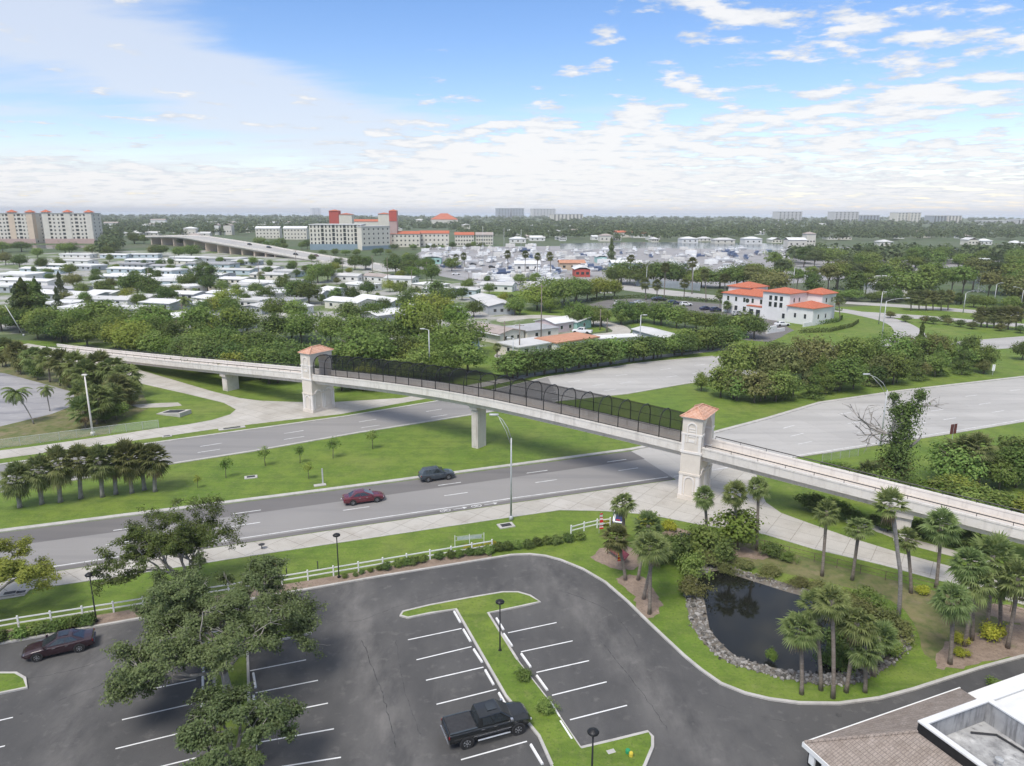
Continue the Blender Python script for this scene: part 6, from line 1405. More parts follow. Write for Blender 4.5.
# red road sign at the right, white marker
p = g(950, 452); r = empty('road_sign', (p.x, p.y, 0), R(20), 1, 'dark red road sign seen from behind by the pale highway', 'road sign'); h = height_at(950, 452, 424)
b = MB(); b.tube([(0, 0, 0), (0, 0, h)], .05, 6); b.build('post', M['galv'], r)
b = MB(); b.box(-.62, .62, -.03, .03, h-1.5, h); b.build('board', mat('sign_maroon', (.16, .05, .045), (.12, .04, .035), 2), r, bevel=.05)
p = g(992.5, 375); r = empty('marker_sign', (p.x, p.y, 0), 0, 1, 'small white marker sign on the grass before the far highway', 'road sign'); b = MB(); b.tube([(0, 0, 0), (0, 0, 2.2)], .05, 5); b.build('post', M['galv'], r); b = MB(); b.box(-.3, .3, -.03, .03, .9, 2.3); b.build('board', M['white'], r)
for (u, v, vt, nm, lab) in [(0, 0, 0, '', '')][:0]: pass
# white lattice mast in the pines
p = g(979, 292); h = height_at(979, 292, 258); r = empty('lattice_mast', (p.x, p.y, 0), 0, 1, 'white lattice mast standing in the pine wood at the right', 'mast')
b = MB()
for sx_, sy_ in ((-1, -1), (1, -1), (1, 1), (-1, 1)): b.tube([(sx_*1.5, sy_*1.5, 0), (sx_*1.1, sy_*1.1, h)], .10, 4)
for k in range(9):
    z0, z1 = h*k/9, h*(k+1)/9; a_ = 1.5-.4*k/9; c_ = 1.5-.4*(k+1)/9
    for s0, s1 in (((-1, -1), (1, -1)), ((1, -1), (1, 1)), ((1, 1), (-1, 1)), ((-1, 1), (-1, -1))):
        b.tube([(s0[0]*a_, s0[1]*a_, z0), (s1[0]*c_, s1[1]*c_, z1)], .06, 4); b.tube([(s1[0]*a_, s1[1]*a_, z0), (s0[0]*c_, s0[1]*c_, z1)], .06, 4)
b.build('lattice', M['white'], r); b = MB(); b.box(-1.6, 1.6, -1.6, 1.6, h*.97, h*.97+.3); b.build('platform', M['white'], r)

p = g(629, 756); r = empty('valve_box', (p.x, p.y, .12), A1, 1, 'small green and yellow irrigation valve on the grass end of the lamp island', 'valve box')
b = MB(); b.lathe([(.16, 0), (.16, .2), (.12, .26), (.02, .28)], 12); b.build('cap', mat('valve_green', (.03, .28, .12)), r, loc=(0, .16, 0))
b = MB(); b.lathe([(.14, 0), (.14, .22), (.10, .3), (.02, .32)], 12); b.build('body', mat('valve_yellow', (.6, .48, .06)), r, loc=(.05, -.16, 0))
slab(611, 753, .55, .35, .14, M['kerb'], 'small beige cover plate in the grass end of the lamp island', 'cover_plate', 'cover')
# ------------------------------------------------------------------ buildings
def wallm(name, c, c2=None): return mat(name, c, c2 or tuple(x*.9 for x in c), .25, layers=[((c[0]*.8, c[1]*.78, c[2]*.75), .8, .58, .8, .35, (1, 1, .25))])
W_CREAM, W_WHITE, W_GREY, W_BLUE, W_PINK, W_TAN, W_MINT = [wallm('siding_'+n, c) for n, c in (('cream', (.68, .645, .56)), ('white', (.74, .73, .70)), ('grey', (.42, .44, .46)), ('blue', (.50, .58, .62)), ('pink', (.66, .54, .54)), ('tan', (.55, .42, .30)), ('mint', (.35, .55, .50)))]
RF_WHITE = mat('white_metal_roof', (.74, .74, .73), (.62, .62, .61), .12, layers=[((.42, .42, .41), .5, .55, .8, .5, (.2, 1, 1))])
RF_GREY = mat('grey_roof', (.40, .40, .41), (.33, .33, .34), .3, layers=[((.25, .25, .26), 1, .58, .8, .5)])
RF_TAN = mat('tan_shingle_roof', (.40, .345, .315), (.33, .28, .255), .5)
RF_TERRA = mat('terracotta_flat_roof', (.52, .27, .17), (.45, .22, .14), .5)
RF_PALE = mat('pale_roof', (.58, .57, .56), (.5, .5, .49), .2)
WINC = {}
def win_mesh(w, h, frame=True):
    k = (round(w, 2), round(h, 2))
    if k not in WINC:
        b = MB(); b.box(-w/2, w/2, -.03, .02, 0, h); f = MB(); t_ = .07
        f.box(-w/2-t_, w/2+t_, -.05, .01, -t_, 0); f.box(-w/2-t_, w/2+t_, -.05, .01, h, h+t_); f.box(-w/2-t_, -w/2, -.05, .01, 0, h); f.box(w/2, w/2+t_, -.05, .01, 0, h)
        WINC[k] = (b.mesh('window', M['glass']), f.mesh('frame', M['white']))
    return WINC[k]
def add_window(root, x, y, z, w, h, rot, frame=None):
    if frame is None: frame = root.location.y < 262
    a, f = win_mesh(w, h); o = put('window', a, root, (x, y, z), (0, 0, rot))
    if frame: put('frame', f, o)
    return o
def roof_mesh(kind, w, d, h, rise, ov):
    b = MB(); x0, x1, y0, y1 = -ov, w+ov, -ov, d+ov
    if kind == 'flat':
        b.box(x0, x1, y0, y1, h, h+rise)
    elif kind == 'gable':
        if w >= d:
            ym = d/2; b.loft([[(x, y0, h), (x, y0, h+.16), (x, ym, h+rise+.16), (x, y1, h+.16), (x, y1, h), (x, ym, h+rise)] for x in (x0, x1)])
        else:
            xm = w/2; b.loft([[(x0, y, h), (x0, y, h+.16), (xm, y, h+rise+.16), (x1, y, h+.16), (x1, y, h), (xm, y, h+rise)] for y in (y0, y1)])
    elif kind == 'hip':
        m_ = min(x1-x0, y1-y0)/2
        if w >= d: r0, r1 = (x0+m_, (y0+y1)/2), (x1-m_, (y0+y1)/2)
        else: r0, r1 = ((x0+x1)/2, y0+m_), ((x0+x1)/2, y1-m_)
        vs = [(x0, y0, h), (x1, y0, h), (x1, y1, h), (x0, y1, h), (x0, y0, h+.18), (x1, y0, h+.18), (x1, y1, h+.18), (x0, y1, h+.18), (*r0, h+rise), (*r1, h+rise)]
        fs = [(3, 2, 1, 0), (0, 1, 5, 4), (1, 2, 6, 5), (2, 3, 7, 6), (3, 0, 4, 7)]
        fs += [(4, 5, 9, 8), (5, 6, 9), (6, 7, 8, 9), (7, 4, 8)] if w >= d else [(4, 5, 8), (5, 6, 9, 8), (6, 7, 9), (7, 4, 8, 9)]
        b.add(vs, fs)
    elif kind == 'shed':
        b.loft([[(x, y0, h), (x, y0, h+.15), (x, y1, h+rise+.15), (x, y1, h+rise)] for x in (x0, x1)])
    return b
def block(root, x, y, w, d, h, wall, roof, rk='gable', rise=1.0, ov=.4, wins=(), name='wall'):
    """one walled volume with its roof, local frame of root; wins: (side, n, w, h, z, x0, x1)"""
    b = MB()
    if rk == 'gable' and w < d: b.prism([(0, 0), (w, 0), (w, d), (0, d)], -.1, h+.02); b.add([(.02, 0, h), (w-.02, 0, h), (w/2, 0, h+rise-.05), (.02, d, h), (w-.02, d, h), (w/2, d, h+rise-.05)], [(0, 1, 2), (3, 5, 4), (0, 2, 5, 3), (1, 4, 5, 2)])
    elif rk == 'gable': b.prism([(0, 0), (w, 0), (w, d), (0, d)], -.1, h+.02); b.add([(0, .02, h), (0, d-.02, h), (0, d/2, h+rise-.05), (w, .02, h), (w, d-.02, h), (w, d/2, h+rise-.05)], [(0, 2, 1), (3, 4, 5), (0, 3, 5, 2), (1, 2, 5, 4)])
    else: b.prism([(0, 0), (w, 0), (w, d), (0, d)], -.1, h+.01)
    wl = b.build(name, wall, root, loc=(x, y, 0))
    rb = roof_mesh(rk, w, d, h+.012, rise, ov); rb.build('roof', roof, root, loc=(x, y, 0))
    for side, n, ww, wh, z, f0, f1 in wins:
        for i in range(n):
            f = f0+(f1-f0)*((i+.5)/n)
            if side == 'f': add_window(root, x+w*f, y-.0, z, ww, wh, 0)
            elif side == 'r': add_window(root, x+w+.0, y+d*f, z, ww, wh, R(90))
            elif side == 'l': add_window(root, x-.0, y+d*f, z, ww, wh, R(-90))
            else: add_window(root, x+w*f, y+d, z, ww, wh, R(180))
def frame_px(a, c):
    A, B = g(*a), g(*c); d = B-A; return A, math.atan2(d.y, d.x), d.length
HG = 'houses of the trailer park'
def home(a, c, depth, h, wall, roof, label, rk='gable', rise=.9, nw=3, side=1, ov=.35, name='mobile_home', group=None, cat='house', door=True, wz=.95):
    A, ang, w = frame_px(a, c); r = empty(name, (A.x, A.y, 0), ang, 1, label, cat, group)
    wins = []
    if nw: wins.append(('f', nw, min(1.3, w/(nw*2.0)), 1.05, wz, .04, .96))
    if side: wins += [('r', side, 1.0, 1.0, wz, .1, .9), ('l', side, 1.0, 1.0, wz, .1, .9)]
    block(r, 0, 0, w, depth, h, wall, roof, rk, rise, ov, wins)
    if door and nw:
        b = MB(); b.box(-.45, .45, -.04, .02, 0, 2.0); b.build('door', M['white'] if wall is not W_WHITE else RF_GREY, r, loc=(w*.5+.02, 0, .3))
    return r
# nearer cottages
r = home((465, 337), (500, 344.5), 8.5, 2.7, W_CREAM, RF_TAN, 'cream house with tan roof, white fascia and long dark screened porch', rk='gable', rise=.9, nw=0, side=3)
A, ang, w = frame_px((465, 337), (500, 344.5))
b = MB(); b.box(w*.05, w*.62, -.03, .03, 1.1, 2.1); b.build('screen', M['glass'], r)
for k in range(5):
    b = MB(); b.box(w*(.05+.57*k/4)-.06, w*(.05+.57*k/4)+.06, -.06, .06, 1.05, 2.2); b.build('post', M['white'], r)
b = MB(); b.box(-.5, w+.4, -1.0, -.02, 2.45, 2.6); b.build('porch_roof', RF_WHITE, r)
home((434, 345), (464, 352), 5, 2.5, W_BLUE, RF_PALE, 'pale blue trailer beside two low cabbage palms', rk='flat', rise=.25, nw=3)
home((470, 304), (489, 315), 9, 2.9, W_GREY, RF_PALE, 'long grey house with pale gable roof above the tan roofed house', rk='gable', rise=1.0, nw=3, side=3)
home((506, 336), (527, 341), 11, 2.6, W_CREAM, RF_GREY, 'cream house with grey roof beside the pink cottage', rk='hip', rise=1.2, nw=2, side=2)
home((535, 330), (555, 333.5), 9, 2.7, W_PINK, RF_WHITE, 'pink cottage with bright white roof', rk='gable', rise=1.0, nw=2, side=2)
home((556, 328.5), (577, 331), 8, 2.5, W_MINT, RF_WHITE, 'mint green cottage with white roof beside the pink cottage', rk='shed', rise=.7, nw=2)
home((632, 340), (672, 352), 6, 2.9, W_GREY, RF_PALE, 'grey trailer with ribbed pale roof before the car park trees', rk='gable', rise=.6, nw=4, side=1)
home((519, 358), (556, 352), 8, 2.4, W_CREAM, RF_PALE, 'low cream house with pale flat roof before the highway screen', rk='flat', rise=.3, nw=3)
home((557, 354), (598, 347.5), 8, 2.6, W_WHITE, RF_TERRA, 'low house with terracotta flat roof before the highway screen', rk='flat', rise=.3, nw=3)
home((575, 349), (640, 345), 4, 2.2, W_WHITE, RF_WHITE, 'long white carport roof behind the highway screen', rk='flat', rise=.2, nw=0, side=0, name='carport', cat='carport')
near = [((185, 327), (212, 333.5), 14, 2.6, W_GREY, RF_GREY, 'house with wide grey hip roof behind the left wood', 'hip', 1.6), ((207, 333.5), (236, 334), 9, 2.5, W_CREAM, RF_WHITE, 'bright white roofed house beside the wide grey hip roof', 'gable', .8), ((158, 325), (172, 327.5), 10, 2.7, W_TAN, RF_WHITE, 'tan walled cottage with pale roof left of the grey hip roof', 'hip', 1.2)]
for (a_, c_, dp, h, wl, rf, lab, rk, ri) in near: home(a_, c_, dp, h, wl, rf, lab, rk=rk, rise=ri, nw=2)
# left trailer rows and cottages: (left px, right px, base v, right v, depth, roof)
rows = [(-8, 26, 280, 281), (0, 48, 285, 287), (12, 80, 294, 295), (38, 96, 300, 302), (66, 128, 305, 307), (46, 72, 311, 312), (100, 150, 316, 317), (52, 88, 264, 265), (70, 92, 270, 271), (107, 142, 273, 274), (108, 190, 280, 282), (140, 192, 286, 287), (125, 158, 264, 264), (160, 192, 264, 265), (128, 158, 258, 258), (186, 230, 268, 269), (150, 172, 275, 276), (170, 198, 261, 262), (202, 240, 262, 263), (218, 242, 284, 285), (162, 190, 292, 294), (194, 226, 304, 308), (188, 214, 311, 314), (228, 262, 296, 299), (240, 278, 287, 289), (232, 260, 307, 309), (264, 290, 293, 294), (270, 290, 309, 310), (60, 100, 316, 317), (92, 120, 288, 288), (20, 60, 273, 274), (-20, 10, 292, 293), (210, 250, 274, 275), (250, 285, 279, 280), (280, 300, 286, 287), (176, 205, 273, 274), (5, 40, 278, 279), (30, 66, 298, 300), (96, 124, 281, 282), (86, 112, 299, 300), (120, 150, 303, 304), (140, 170, 309, 311), (168, 194, 300, 301), (150, 176, 284, 285), (198, 222, 279, 280), (196, 220, 290, 291), (230, 255, 291, 292), (206, 232, 299, 301), (244, 266, 301, 303), (232, 256, 265, 265.5), (255, 276, 272, 272.5), (274, 298, 276, 277), (100, 126, 258, 258.5), (60, 90, 258, 258.5), (150, 180, 270, 270.5), (120, 146, 268.5, 269), (36, 66, 269, 269.5), (262, 286, 299, 300), (282, 300, 315, 316), (240, 262, 314, 315)]
rows.sort(key=lambda q: (q[0]+q[1]))
for i, (u0, u1, v0, v1) in enumerate(rows):
    where = 'left frame edge' if i < 20 else 'big dark tree' if i < 40 else 'highway flyover'
    k = i if i < 20 else i-20 if i < 40 else i-40
    home((u0, v0), (u1, v1), random.uniform(7.5, 11), 2.4, random.choice([W_WHITE, W_CREAM, W_GREY, W_BLUE]), random.choice([RF_WHITE, RF_WHITE, RF_WHITE, RF_WHITE, RF_PALE, RF_GREY]), f'long pale roofed trailer, {nth(k)} from left in rows by the {where}', rk=random.choice(['gable', 'gable', 'flat']), rise=.7 if True else .3, nw=4 if u1-u0 > 20 else 2, side=1, group=HG, door=False)
cots = [(331, 358, 281, 282, RF_PALE), (318, 332, 296, 298, RF_WHITE), (325, 358, 308, 311, RF_WHITE), (356, 392, 305, 310, RF_WHITE), (378, 410, 319, 324, RF_PALE), (360, 378, 322, 325, RF_WHITE), (362, 384, 281, 283, RF_TAN), (384, 412, 284, 285, RF_PALE), (410, 436, 312, 318, RF_WHITE), (422, 446, 295, 298, RF_PALE), (446, 476, 296, 297, RF_PALE), (480, 512, 291, 292, RF_PALE), (412, 436, 290, 292, RF_WHITE), (342, 366, 290, 292, RF_WHITE), (296, 322, 300, 301, RF_WHITE), (400, 420, 303, 305, RF_WHITE)]
cots.sort(key=lambda q: q[0]+q[1])
for i, (u0, u1, v0, v1, rf) in enumerate(cots):
    home((u0, v0), (u1, v1), random.uniform(7, 10), 2.7, random.choice([W_WHITE, W_CREAM, W_GREY, W_BLUE]), rf, f'small cottage with pale roof, {nth(i)} from left between the flyover and grey house', rk=random.choice(['gable', 'hip']), rise=1.0, nw=3, side=2, group='cottages before the apartment block', name='cottage', door=False)
home((598, 293), (612, 293.5), 8, 2.6, W_WHITE, RF_WHITE, 'small white roofed shed in the trees left of the paver road', nw=1, name='shed', cat='shed')
p = g(896, 296); r = empty('domed_hall', (p.x, p.y, 0), 0, 1, 'hall with pale rounded roof showing through the pine wood', 'building')
b = MB(); b.box(-8, 8, 0, 12, -.1, 4.2); b.build('wall', W_WHITE, r)
b = MB(); n = 12; b.loft([[(-8.6*math.cos(math.pi*k/n), y, 4.2+3.4*math.sin(math.pi*k/n)) for k in range(n+1)]+[(8.3, y, 4.15), (-8.3, y, 4.15)] for y in (-.6, 12.6)]); b.build('roof', RF_PALE, r)
# extra lawns, roads and car park among them
sheet('verge_lawn', catmull(G([(470, 296), (500, 291), (540, 292), (545, 298), (520, 302), (480, 301)]), True, 3), .012, M['lawn'])
sheet('verge_lawn', catmull(G([(478, 347), (500, 347), (530, 340), (545, 343), (530, 350), (500, 354), (482, 352)]), True, 3), .012, M['lawn'])
sheet('verge_lawn', G([(500, 310), (560, 306), (640, 313), (720, 338), (700, 346), (640, 338), (630, 326), (600, 318), (550, 315), (520, 316)]), .010, M['lawn'])
sheet('park_road', catmull(G([(500, 318), (530, 315), (560, 316), (600, 321), (622, 325), (631, 331), (622, 336), (590, 338), (560, 340), (520, 348), (505, 358), (494, 356), (510, 346), (545, 338), (585, 334.5), (612, 332), (606, 327), (590, 323.5), (560, 319.5), (530, 318.5), (500, 322)]), True, 3), .014, M['conc_walk'])
sheet('verge_lawn', catmull(G([(560, 323), (590, 325), (606, 329), (596, 332.5), (575, 333), (565, 328)]), True, 3), .016, M['lawn'])
sheet('car_park', G([(586, 305), (612, 299), (660, 299), (720, 304), (770, 317), (795, 331), (770, 342), (742, 340), (722, 326), (690, 317), (640, 312), (604, 308)]), .018, M['road_dark'])
hd = [(590, 301), (640, 297.5), (700, 301), (730, 303)]
def hedge(px, w, h, label, m='leaf_dark', nper=60, group=None):
    P = G(px); o = P[0]; V = []; nr = np.random.default_rng(len(label))
    b = MB()
    for i in range(len(P)-1):
        L = (P[i+1]-P[i]).length; n = int(L*nper)
        t_ = nr.uniform(size=(n, 1)); base_ = np.array([P[i]-o])*(1-t_)+np.array([P[i+1]-o])*t_
        q = nr.uniform(-1, 1, (n, 2)); Pn = np.stack([base_[:, 0]+q[:, 0]*w/2*.7, base_[:, 1]+q[:, 0]*w/2, np.abs(q[:, 1])*h], 1)
        V.append(cards(Pn, np.stack([q[:, 0]*.6, q[:, 0], .7+0*q[:, 0]], 1)+nr.normal(size=(n, 3))*.4, .42, nr, .7))
    o_ = put('hedge', quads_mesh('hedge', np.concatenate(V), M[m]), None, (o.x, o.y, 0)); tag(o_, label, 'hedge', group)
hedge(hd, 2.0, 1.3, 'clipped hedge between the paver road and the car park', nper=40)
hedge([(800, 333), (830, 332), (852, 327), (858, 323)], 1.6, 1.2, 'curved clipped hedge on the lawn round the red roofed building', nper=50)
hedge([(815, 325), (838, 322), (842, 319)], 1.6, 1.3, 'short dark hedge against the annex of the red roofed building', nper=50)
hedge([(745, 300), (800, 306.5), (842, 311)], 1.5, .9, 'low hedge along the exit road behind the red roofed building', nper=30)
sheet('verge_lawn', catmull(G([(783, 336), (800, 329), (840, 322), (862, 318), (880, 326), (888, 336), (868, 342), (800, 346), (780, 343)]), True, 3), .021, M['lawn'])

# white building with red tiled roofs
C0 = Vector((92.3, 216.8)); ang = R(36)
rw = empty('red_roofed_building', (C0.x, C0.y, 0), ang, 1, 'white stucco building with several red tiled hip roofs by the exit road', 'building')
WS = wallm('white_stucco', (.76, .75, .73))
block(rw, 0, 0, 10, 8.6, 5.2, WS, M['redtile'], 'hip', 1.8, .5, [('f', 2, .8, 1.4, 1.9, .1, .9), ('l', 2, .8, 1.4, 1.9, .1, .9)])
block(rw, .4, 8.62, 9.5, 9.8, 8.9, WS, M['redtile'], 'hip', 1.5, .5, [('l', 3, 1.1, 1.5, 6.4, .2, .8), ('l', 3, 1.1, 1.6, 4.3, .2, .8), ('f', 2, .8, 1.3, 6.2, .1, .7), ('l', 1, 1.0, 1.6, 1.0, .05, .3)])
block(rw, 10.02, 3.4, 8.0, 6.8, 8.6, WS, M['redtile'], 'hip', 1.7, .55, [('f', 2, .8, 1.4, 6.0, .1, .9), ('r', 2, .8, 1.4, 6.0, .1, .9)])
block(rw, 9.93, 10.22, 7, 9, 7.6, WS, RF_PALE, 'flat', .4, .1, [])
block(rw, 3.2, 18.44, 11, 18, 6.6, WS, M['redtile'], 'hip', 2.0, .5, [('l', 5, .9, 1.5, 4.3, .04, .96), ('l', 4, 1.2, 1.6, 1.2, .2, .96)])
block(rw, 7.5, 28.5, 10, 9, 8.6, WS, M['redtile'], 'hip', 1.7, .5, [], name='tower_wall')
block(rw, 1.3, 18.45, 1.88, 6.5, 3.4, WS, M['redtile'], 'flat', .3, .1, [('l', 2, 1.6, 2.4, .2, .1, .9)], 'porch')
b = MB(); b.lathe([(.75, 0), (.75, .05)], 16, 'x'); b.build('round_window', M['glass'], rw, loc=(3.17, 26.2, 4.9))
b = MB(); b.box(-4.5, -.3, .0, .3, -.1, 1.3); b.build('garden_wall', WS, rw)
p = g(771, 333); b = MB(); b.box(-2.2, 2.2, -.3, .3, 0, 2.0); b.box(2.2, 6.5, -.2, .2, 0, 1.0); tag(b.build('garden_wall_sign', WS, loc=(p.x, p.y, 0), rot=(0, 0, ang)), 'low white wall sign at the car park entry below the red roofs', 'wall')

# near building at the lower right: shingled hip skirt round a flat parapet roof
EV = 3.1
P0 = g(803.8, 742.5, EV); P1 = g(959.8, 688, EV)
d = (P1-P0).normalized(); n_ = Vector((-d.y, d.x)); L1 = (P1-P0).length
ang = math.atan2(d.y, d.x); iv = Matrix.Rotation(-ang, 2)
print('NB', L1, math.degrees(ang))
nb = empty('shingle_roofed_building', (P0.x, P0.y, 0), ang, 1, 'low building with brown shingle hip roof and white flat roof well', 'building')
def lc(u, v, z): return iv @ (g(u, v, z)-P0)
DP = 26.0
ZP = 5.6
c1 = lc(918.5, 722, ZP); c2 = lc(987, 698.6, ZP)
print('NB', c1, c2)
X0 = c1.x; YT = (c1.y+c2.y)/2
RW = mat('brown_shingles', (.285, .235, .20), (.37, .315, .275), 1.6, layers=[((.20, .16, .13), 9, .5, .62, .55), ((.46, .39, .33), 4, .58, .7, .5)], joints=dict(m=.018, w=.3, h=.17, mc=(.6, .6, .6, 1), c2=(.86, .86, .86, 1)), bump=.5, bscale=10)
XR = L1
BX0, BX1, BY1, BY0 = X0, c2.x, YT, YT-14
rz = ZP-.6
b = MB(); b.box(.5, 40, -DP, -.5, -.1, EV-.05); b.build('wall', WS, nb)
b = MB(); XH = c2.x-.1; b.add([(0, 0, EV), (XR, 0, EV), (XH, BY1, rz), (BX0, BY1, rz), (0, -DP, EV), (BX0, -DP, rz), (XR, BY1, EV)], [(0, 1, 2, 3), (0, 3, 5, 4), (1, 6, 2)])
b.build('roof', RW, nb)
b = MB(); b.tube([(.02, -.02, EV+.05), (BX0, BY1, rz+.03)], .09, 6); b.build('ridge_cap', RW, nb)
b = MB(); b.box(-.06, XR+.05, -.02, .05, EV-.28, EV+.03); b.box(-.08, -.02, -DP, .05, EV-.28, EV+.03); b.build('fascia', M['white'], nb)
for k in range(18):                              # white brackets with dark gaps below the short eave
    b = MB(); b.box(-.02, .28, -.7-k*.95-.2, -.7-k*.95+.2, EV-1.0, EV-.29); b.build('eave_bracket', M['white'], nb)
b = MB(); b.box(.12, .49, -DP+.2, -.3, EV-1.3, EV-.3); b.build('gap_board', M['black'], nb)  # black board showing in the gaps between the white brackets
# parapet roof well
M['membrane'] = mat('stained_membrane', (.34, .34, .34), (.46, .46, .455), .5, layers=[((.10, .10, .105), .55, .48, .66, .8), ((.66, .66, .65), .7, .56, .7, .7), ((.08, .08, .085), 3.2, .56, .72, .6)])
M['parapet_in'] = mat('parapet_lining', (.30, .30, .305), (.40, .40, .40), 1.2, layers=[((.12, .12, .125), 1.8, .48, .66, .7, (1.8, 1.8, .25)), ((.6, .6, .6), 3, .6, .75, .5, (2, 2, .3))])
zt, zf = ZP, ZP-1.35
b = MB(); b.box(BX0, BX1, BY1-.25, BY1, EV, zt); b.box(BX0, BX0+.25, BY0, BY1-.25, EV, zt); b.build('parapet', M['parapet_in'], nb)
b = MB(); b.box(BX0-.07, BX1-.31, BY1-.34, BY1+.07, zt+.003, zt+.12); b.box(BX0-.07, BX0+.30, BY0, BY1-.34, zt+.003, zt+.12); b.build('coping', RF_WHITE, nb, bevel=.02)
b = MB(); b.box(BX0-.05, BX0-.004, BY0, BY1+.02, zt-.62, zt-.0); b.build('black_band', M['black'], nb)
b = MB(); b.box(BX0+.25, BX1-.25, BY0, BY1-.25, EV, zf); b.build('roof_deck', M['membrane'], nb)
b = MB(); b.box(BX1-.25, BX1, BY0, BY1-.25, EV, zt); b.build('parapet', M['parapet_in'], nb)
b = MB(); b.box(BX1+.004, BX1+16, BY0, BY1, -.1, ZP-.2); b.build('wing', WS, nb)
b = MB(); b.box(BX1-.3, BX1+16, BY1-.35, BY1+.07, ZP-.197+.2, ZP+.12); b.box(BX1-.3, BX1+.1, BY0, BY1-.35, ZP+.003, ZP+.12); b.build('coping', RF_WHITE, nb, bevel=.02)
b = MB(); b.box(BX1+.1, BX1+16, BY0, BY1-.02, ZP-.19, ZP-.05); b.build('roof_deck', RF_WHITE, nb)
for i, (x, y) in enumerate([(BX0+2.6, BY1-3.0), (BX0+4, BY1-5.2)]):
    b = MB(); b.lathe([(.12, 0), (.12, .35), (.22, .36), (.22, .5), (.03, .55)], 10); b.build('roof_vent', M['galv'], nb, loc=(x, y, zf))
b = MB(); b.tube([(BX0+3.6, BY1-.7, zf+.12), (BX0+4.8, BY1-1.4, zf+.12), (BX0+5, BY1-3.8, zf+.12)], .06, 6); b.build('roof_pipe', M['plastic'], nb)

# ------------------------------------------------------------------ far buildings
def far_block(u0, u1, vt, vb, depth, label, wall, name='apartment_building', roof=None, rk='flat', nx=0, nz=0, ww=1.6, wh=1.5, cat='building', rise=.6, group=None, side=0, h=None, ang=None, dark_cols=()):
    A, a_, w = frame_px((u0, vb), (u1, vb)); h = h or height_at((u0+u1)/2, vb, vt)
    r = empty(name, (A.x, A.y, 0), a_, 1, label, cat, group)
    b = MB(); b.box(0, w, 0, depth, -.1, h); b.build('wall', wall, r)
    rb = roof_mesh(rk, w, depth, h+.01, rise, .5); rb.build('roof', roof or RF_PALE, r)
    for j in range(nz):
        for i in range(nx):
            x = w*(i+.5)/nx; z = h*(j+.32)/nz
            dk = i in dark_cols
            add_window(r, x, 0, z, (ww*1.9 if dk else ww), (wh*1.35 if dk else wh), 0)
    if side:
        for j in range(nz):
            for i in range(side): add_window(r, w, depth*(i+.5)/side, h*(j+.32)/nz, ww, wh, R(90))
    return r, w, h
A_PEACH, A_ROSE = wallm('peach_stucco', (.68, .55, .43)), wallm('rose_stucco', (.50, .36, .33))
A_BEIGE = wallm('beige_stucco', (.68, .64, .57)); A_FAR = wallm('pale_far_wall', (.55, .54, .53)); A_FG = wallm('grey_far_wall', (.33, .36, .39)); A_BASE = wallm('slate_base', (.25, .33, .38)); A_RED = wallm('red_stucco', (.48, .10, .08))
for (u0, u1, lab, dc) in [(-6, 36, 'beige apartment tower with dark balconies at the left frame edge', (1, 4, 7)), (46, 95, 'beige apartment tower with dark balcony columns, right of its twin', (1, 4, 7, 9))]:
    vb, vt = 243.5, 213.5
    r, w, h = far_block(u0, u1, vt, vb, 20, lab, A_BEIGE, nx=11, nz=8, ww=1.6, wh=1.6, dark_cols=dc, side=2)
    b = MB(); b.box(-.3, w+.3, -.35, .0, 0, h*.16); b.build('base', A_ROSE, r)
    for f0, f1, m_ in ((.0, .12, A_PEACH), (.42, .58, A_PEACH), (.86, 1.0, A_PEACH)):
        pass
    for f in (.06, .5, .93):
        b = MB(); b.box(w*f-3, w*f+3, -.25, 6, h*.16, h+1.2); b.build('bay', A_PEACH if u0 < 0 else A_BEIGE, r)
        roof_mesh('hip', 7, 7, 0, 2.6, .6).build('bay_roof', M['redtile'], r, loc=(w*f-3.5, -.5, h+1.25))
r, w, h = far_block(310.5, 362, 225, 250, 30, 'long cream apartment block with red roof edges and slate blue base', W_CREAM, nx=14, nz=6, ww=1.2, wh=2.2, dark_cols=(3, 6, 9, 12))
b = MB(); b.box(-.2, w+.1, -.3, 0, 0, h*.24); b.build('base', A_BASE, r)
A2, a2, w2 = frame_px((362.4, 250.3), (390.5, 249.0)); r2 = empty('apartment_building', (A2.x, A2.y, 0), a2, 1, 'plain end wing with small square windows on the cream apartment block', 'building')
b = MB(); b.box(0, w2, 0, 12, -.1, h*.93); b.build('wall', W_CREAM, r2); roof_mesh('flat', w2, 12, h*.93, .6, .4).build('roof', RF_PALE, r2)
for j in range(5):
    for i in range(6): add_window(r2, w2*(i+.5)/6, 0, h*.93*(j+.3)/5, 1.3, 1.5, 0)
b = MB(); b.box(-.2, w2+.2, -.25, 0, 0, h*.16); b.build('base', A_BASE, r2)
for (u0, u1, vt, vb, wl, lab) in [(330.5, 340, 211, 243, A_RED, 'red stair tower at the left on the cream apartment block'), (340.3, 353, 214.5, 243, W_CREAM, 'cream upper block right of the left red tower'), (379, 390, 214, 243, W_CREAM, 'cream upper block beside the right red tower'), (390.3, 397.5, 211, 247, A_ROSE, 'rose tower with red top right of the cream block')]:
    rt, wt_, ht_ = far_block(u0, u1, vt, vb, 16, lab, wl, rk='hip', roof=M['redtile'], rise=1.5, name='stair_tower', nx=0)
    if wl is A_ROSE:
        b = MB(); b.box(-.2, wt_+.2, -.3, 0, ht_*.72, ht_); b.build('red_top', A_RED, rt)
far_block(345, 388, 221.5, 236, 14, 'red tiled low roof behind the cream apartment block', W_CREAM, rk='hip', roof=M['redtile'], rise=3)
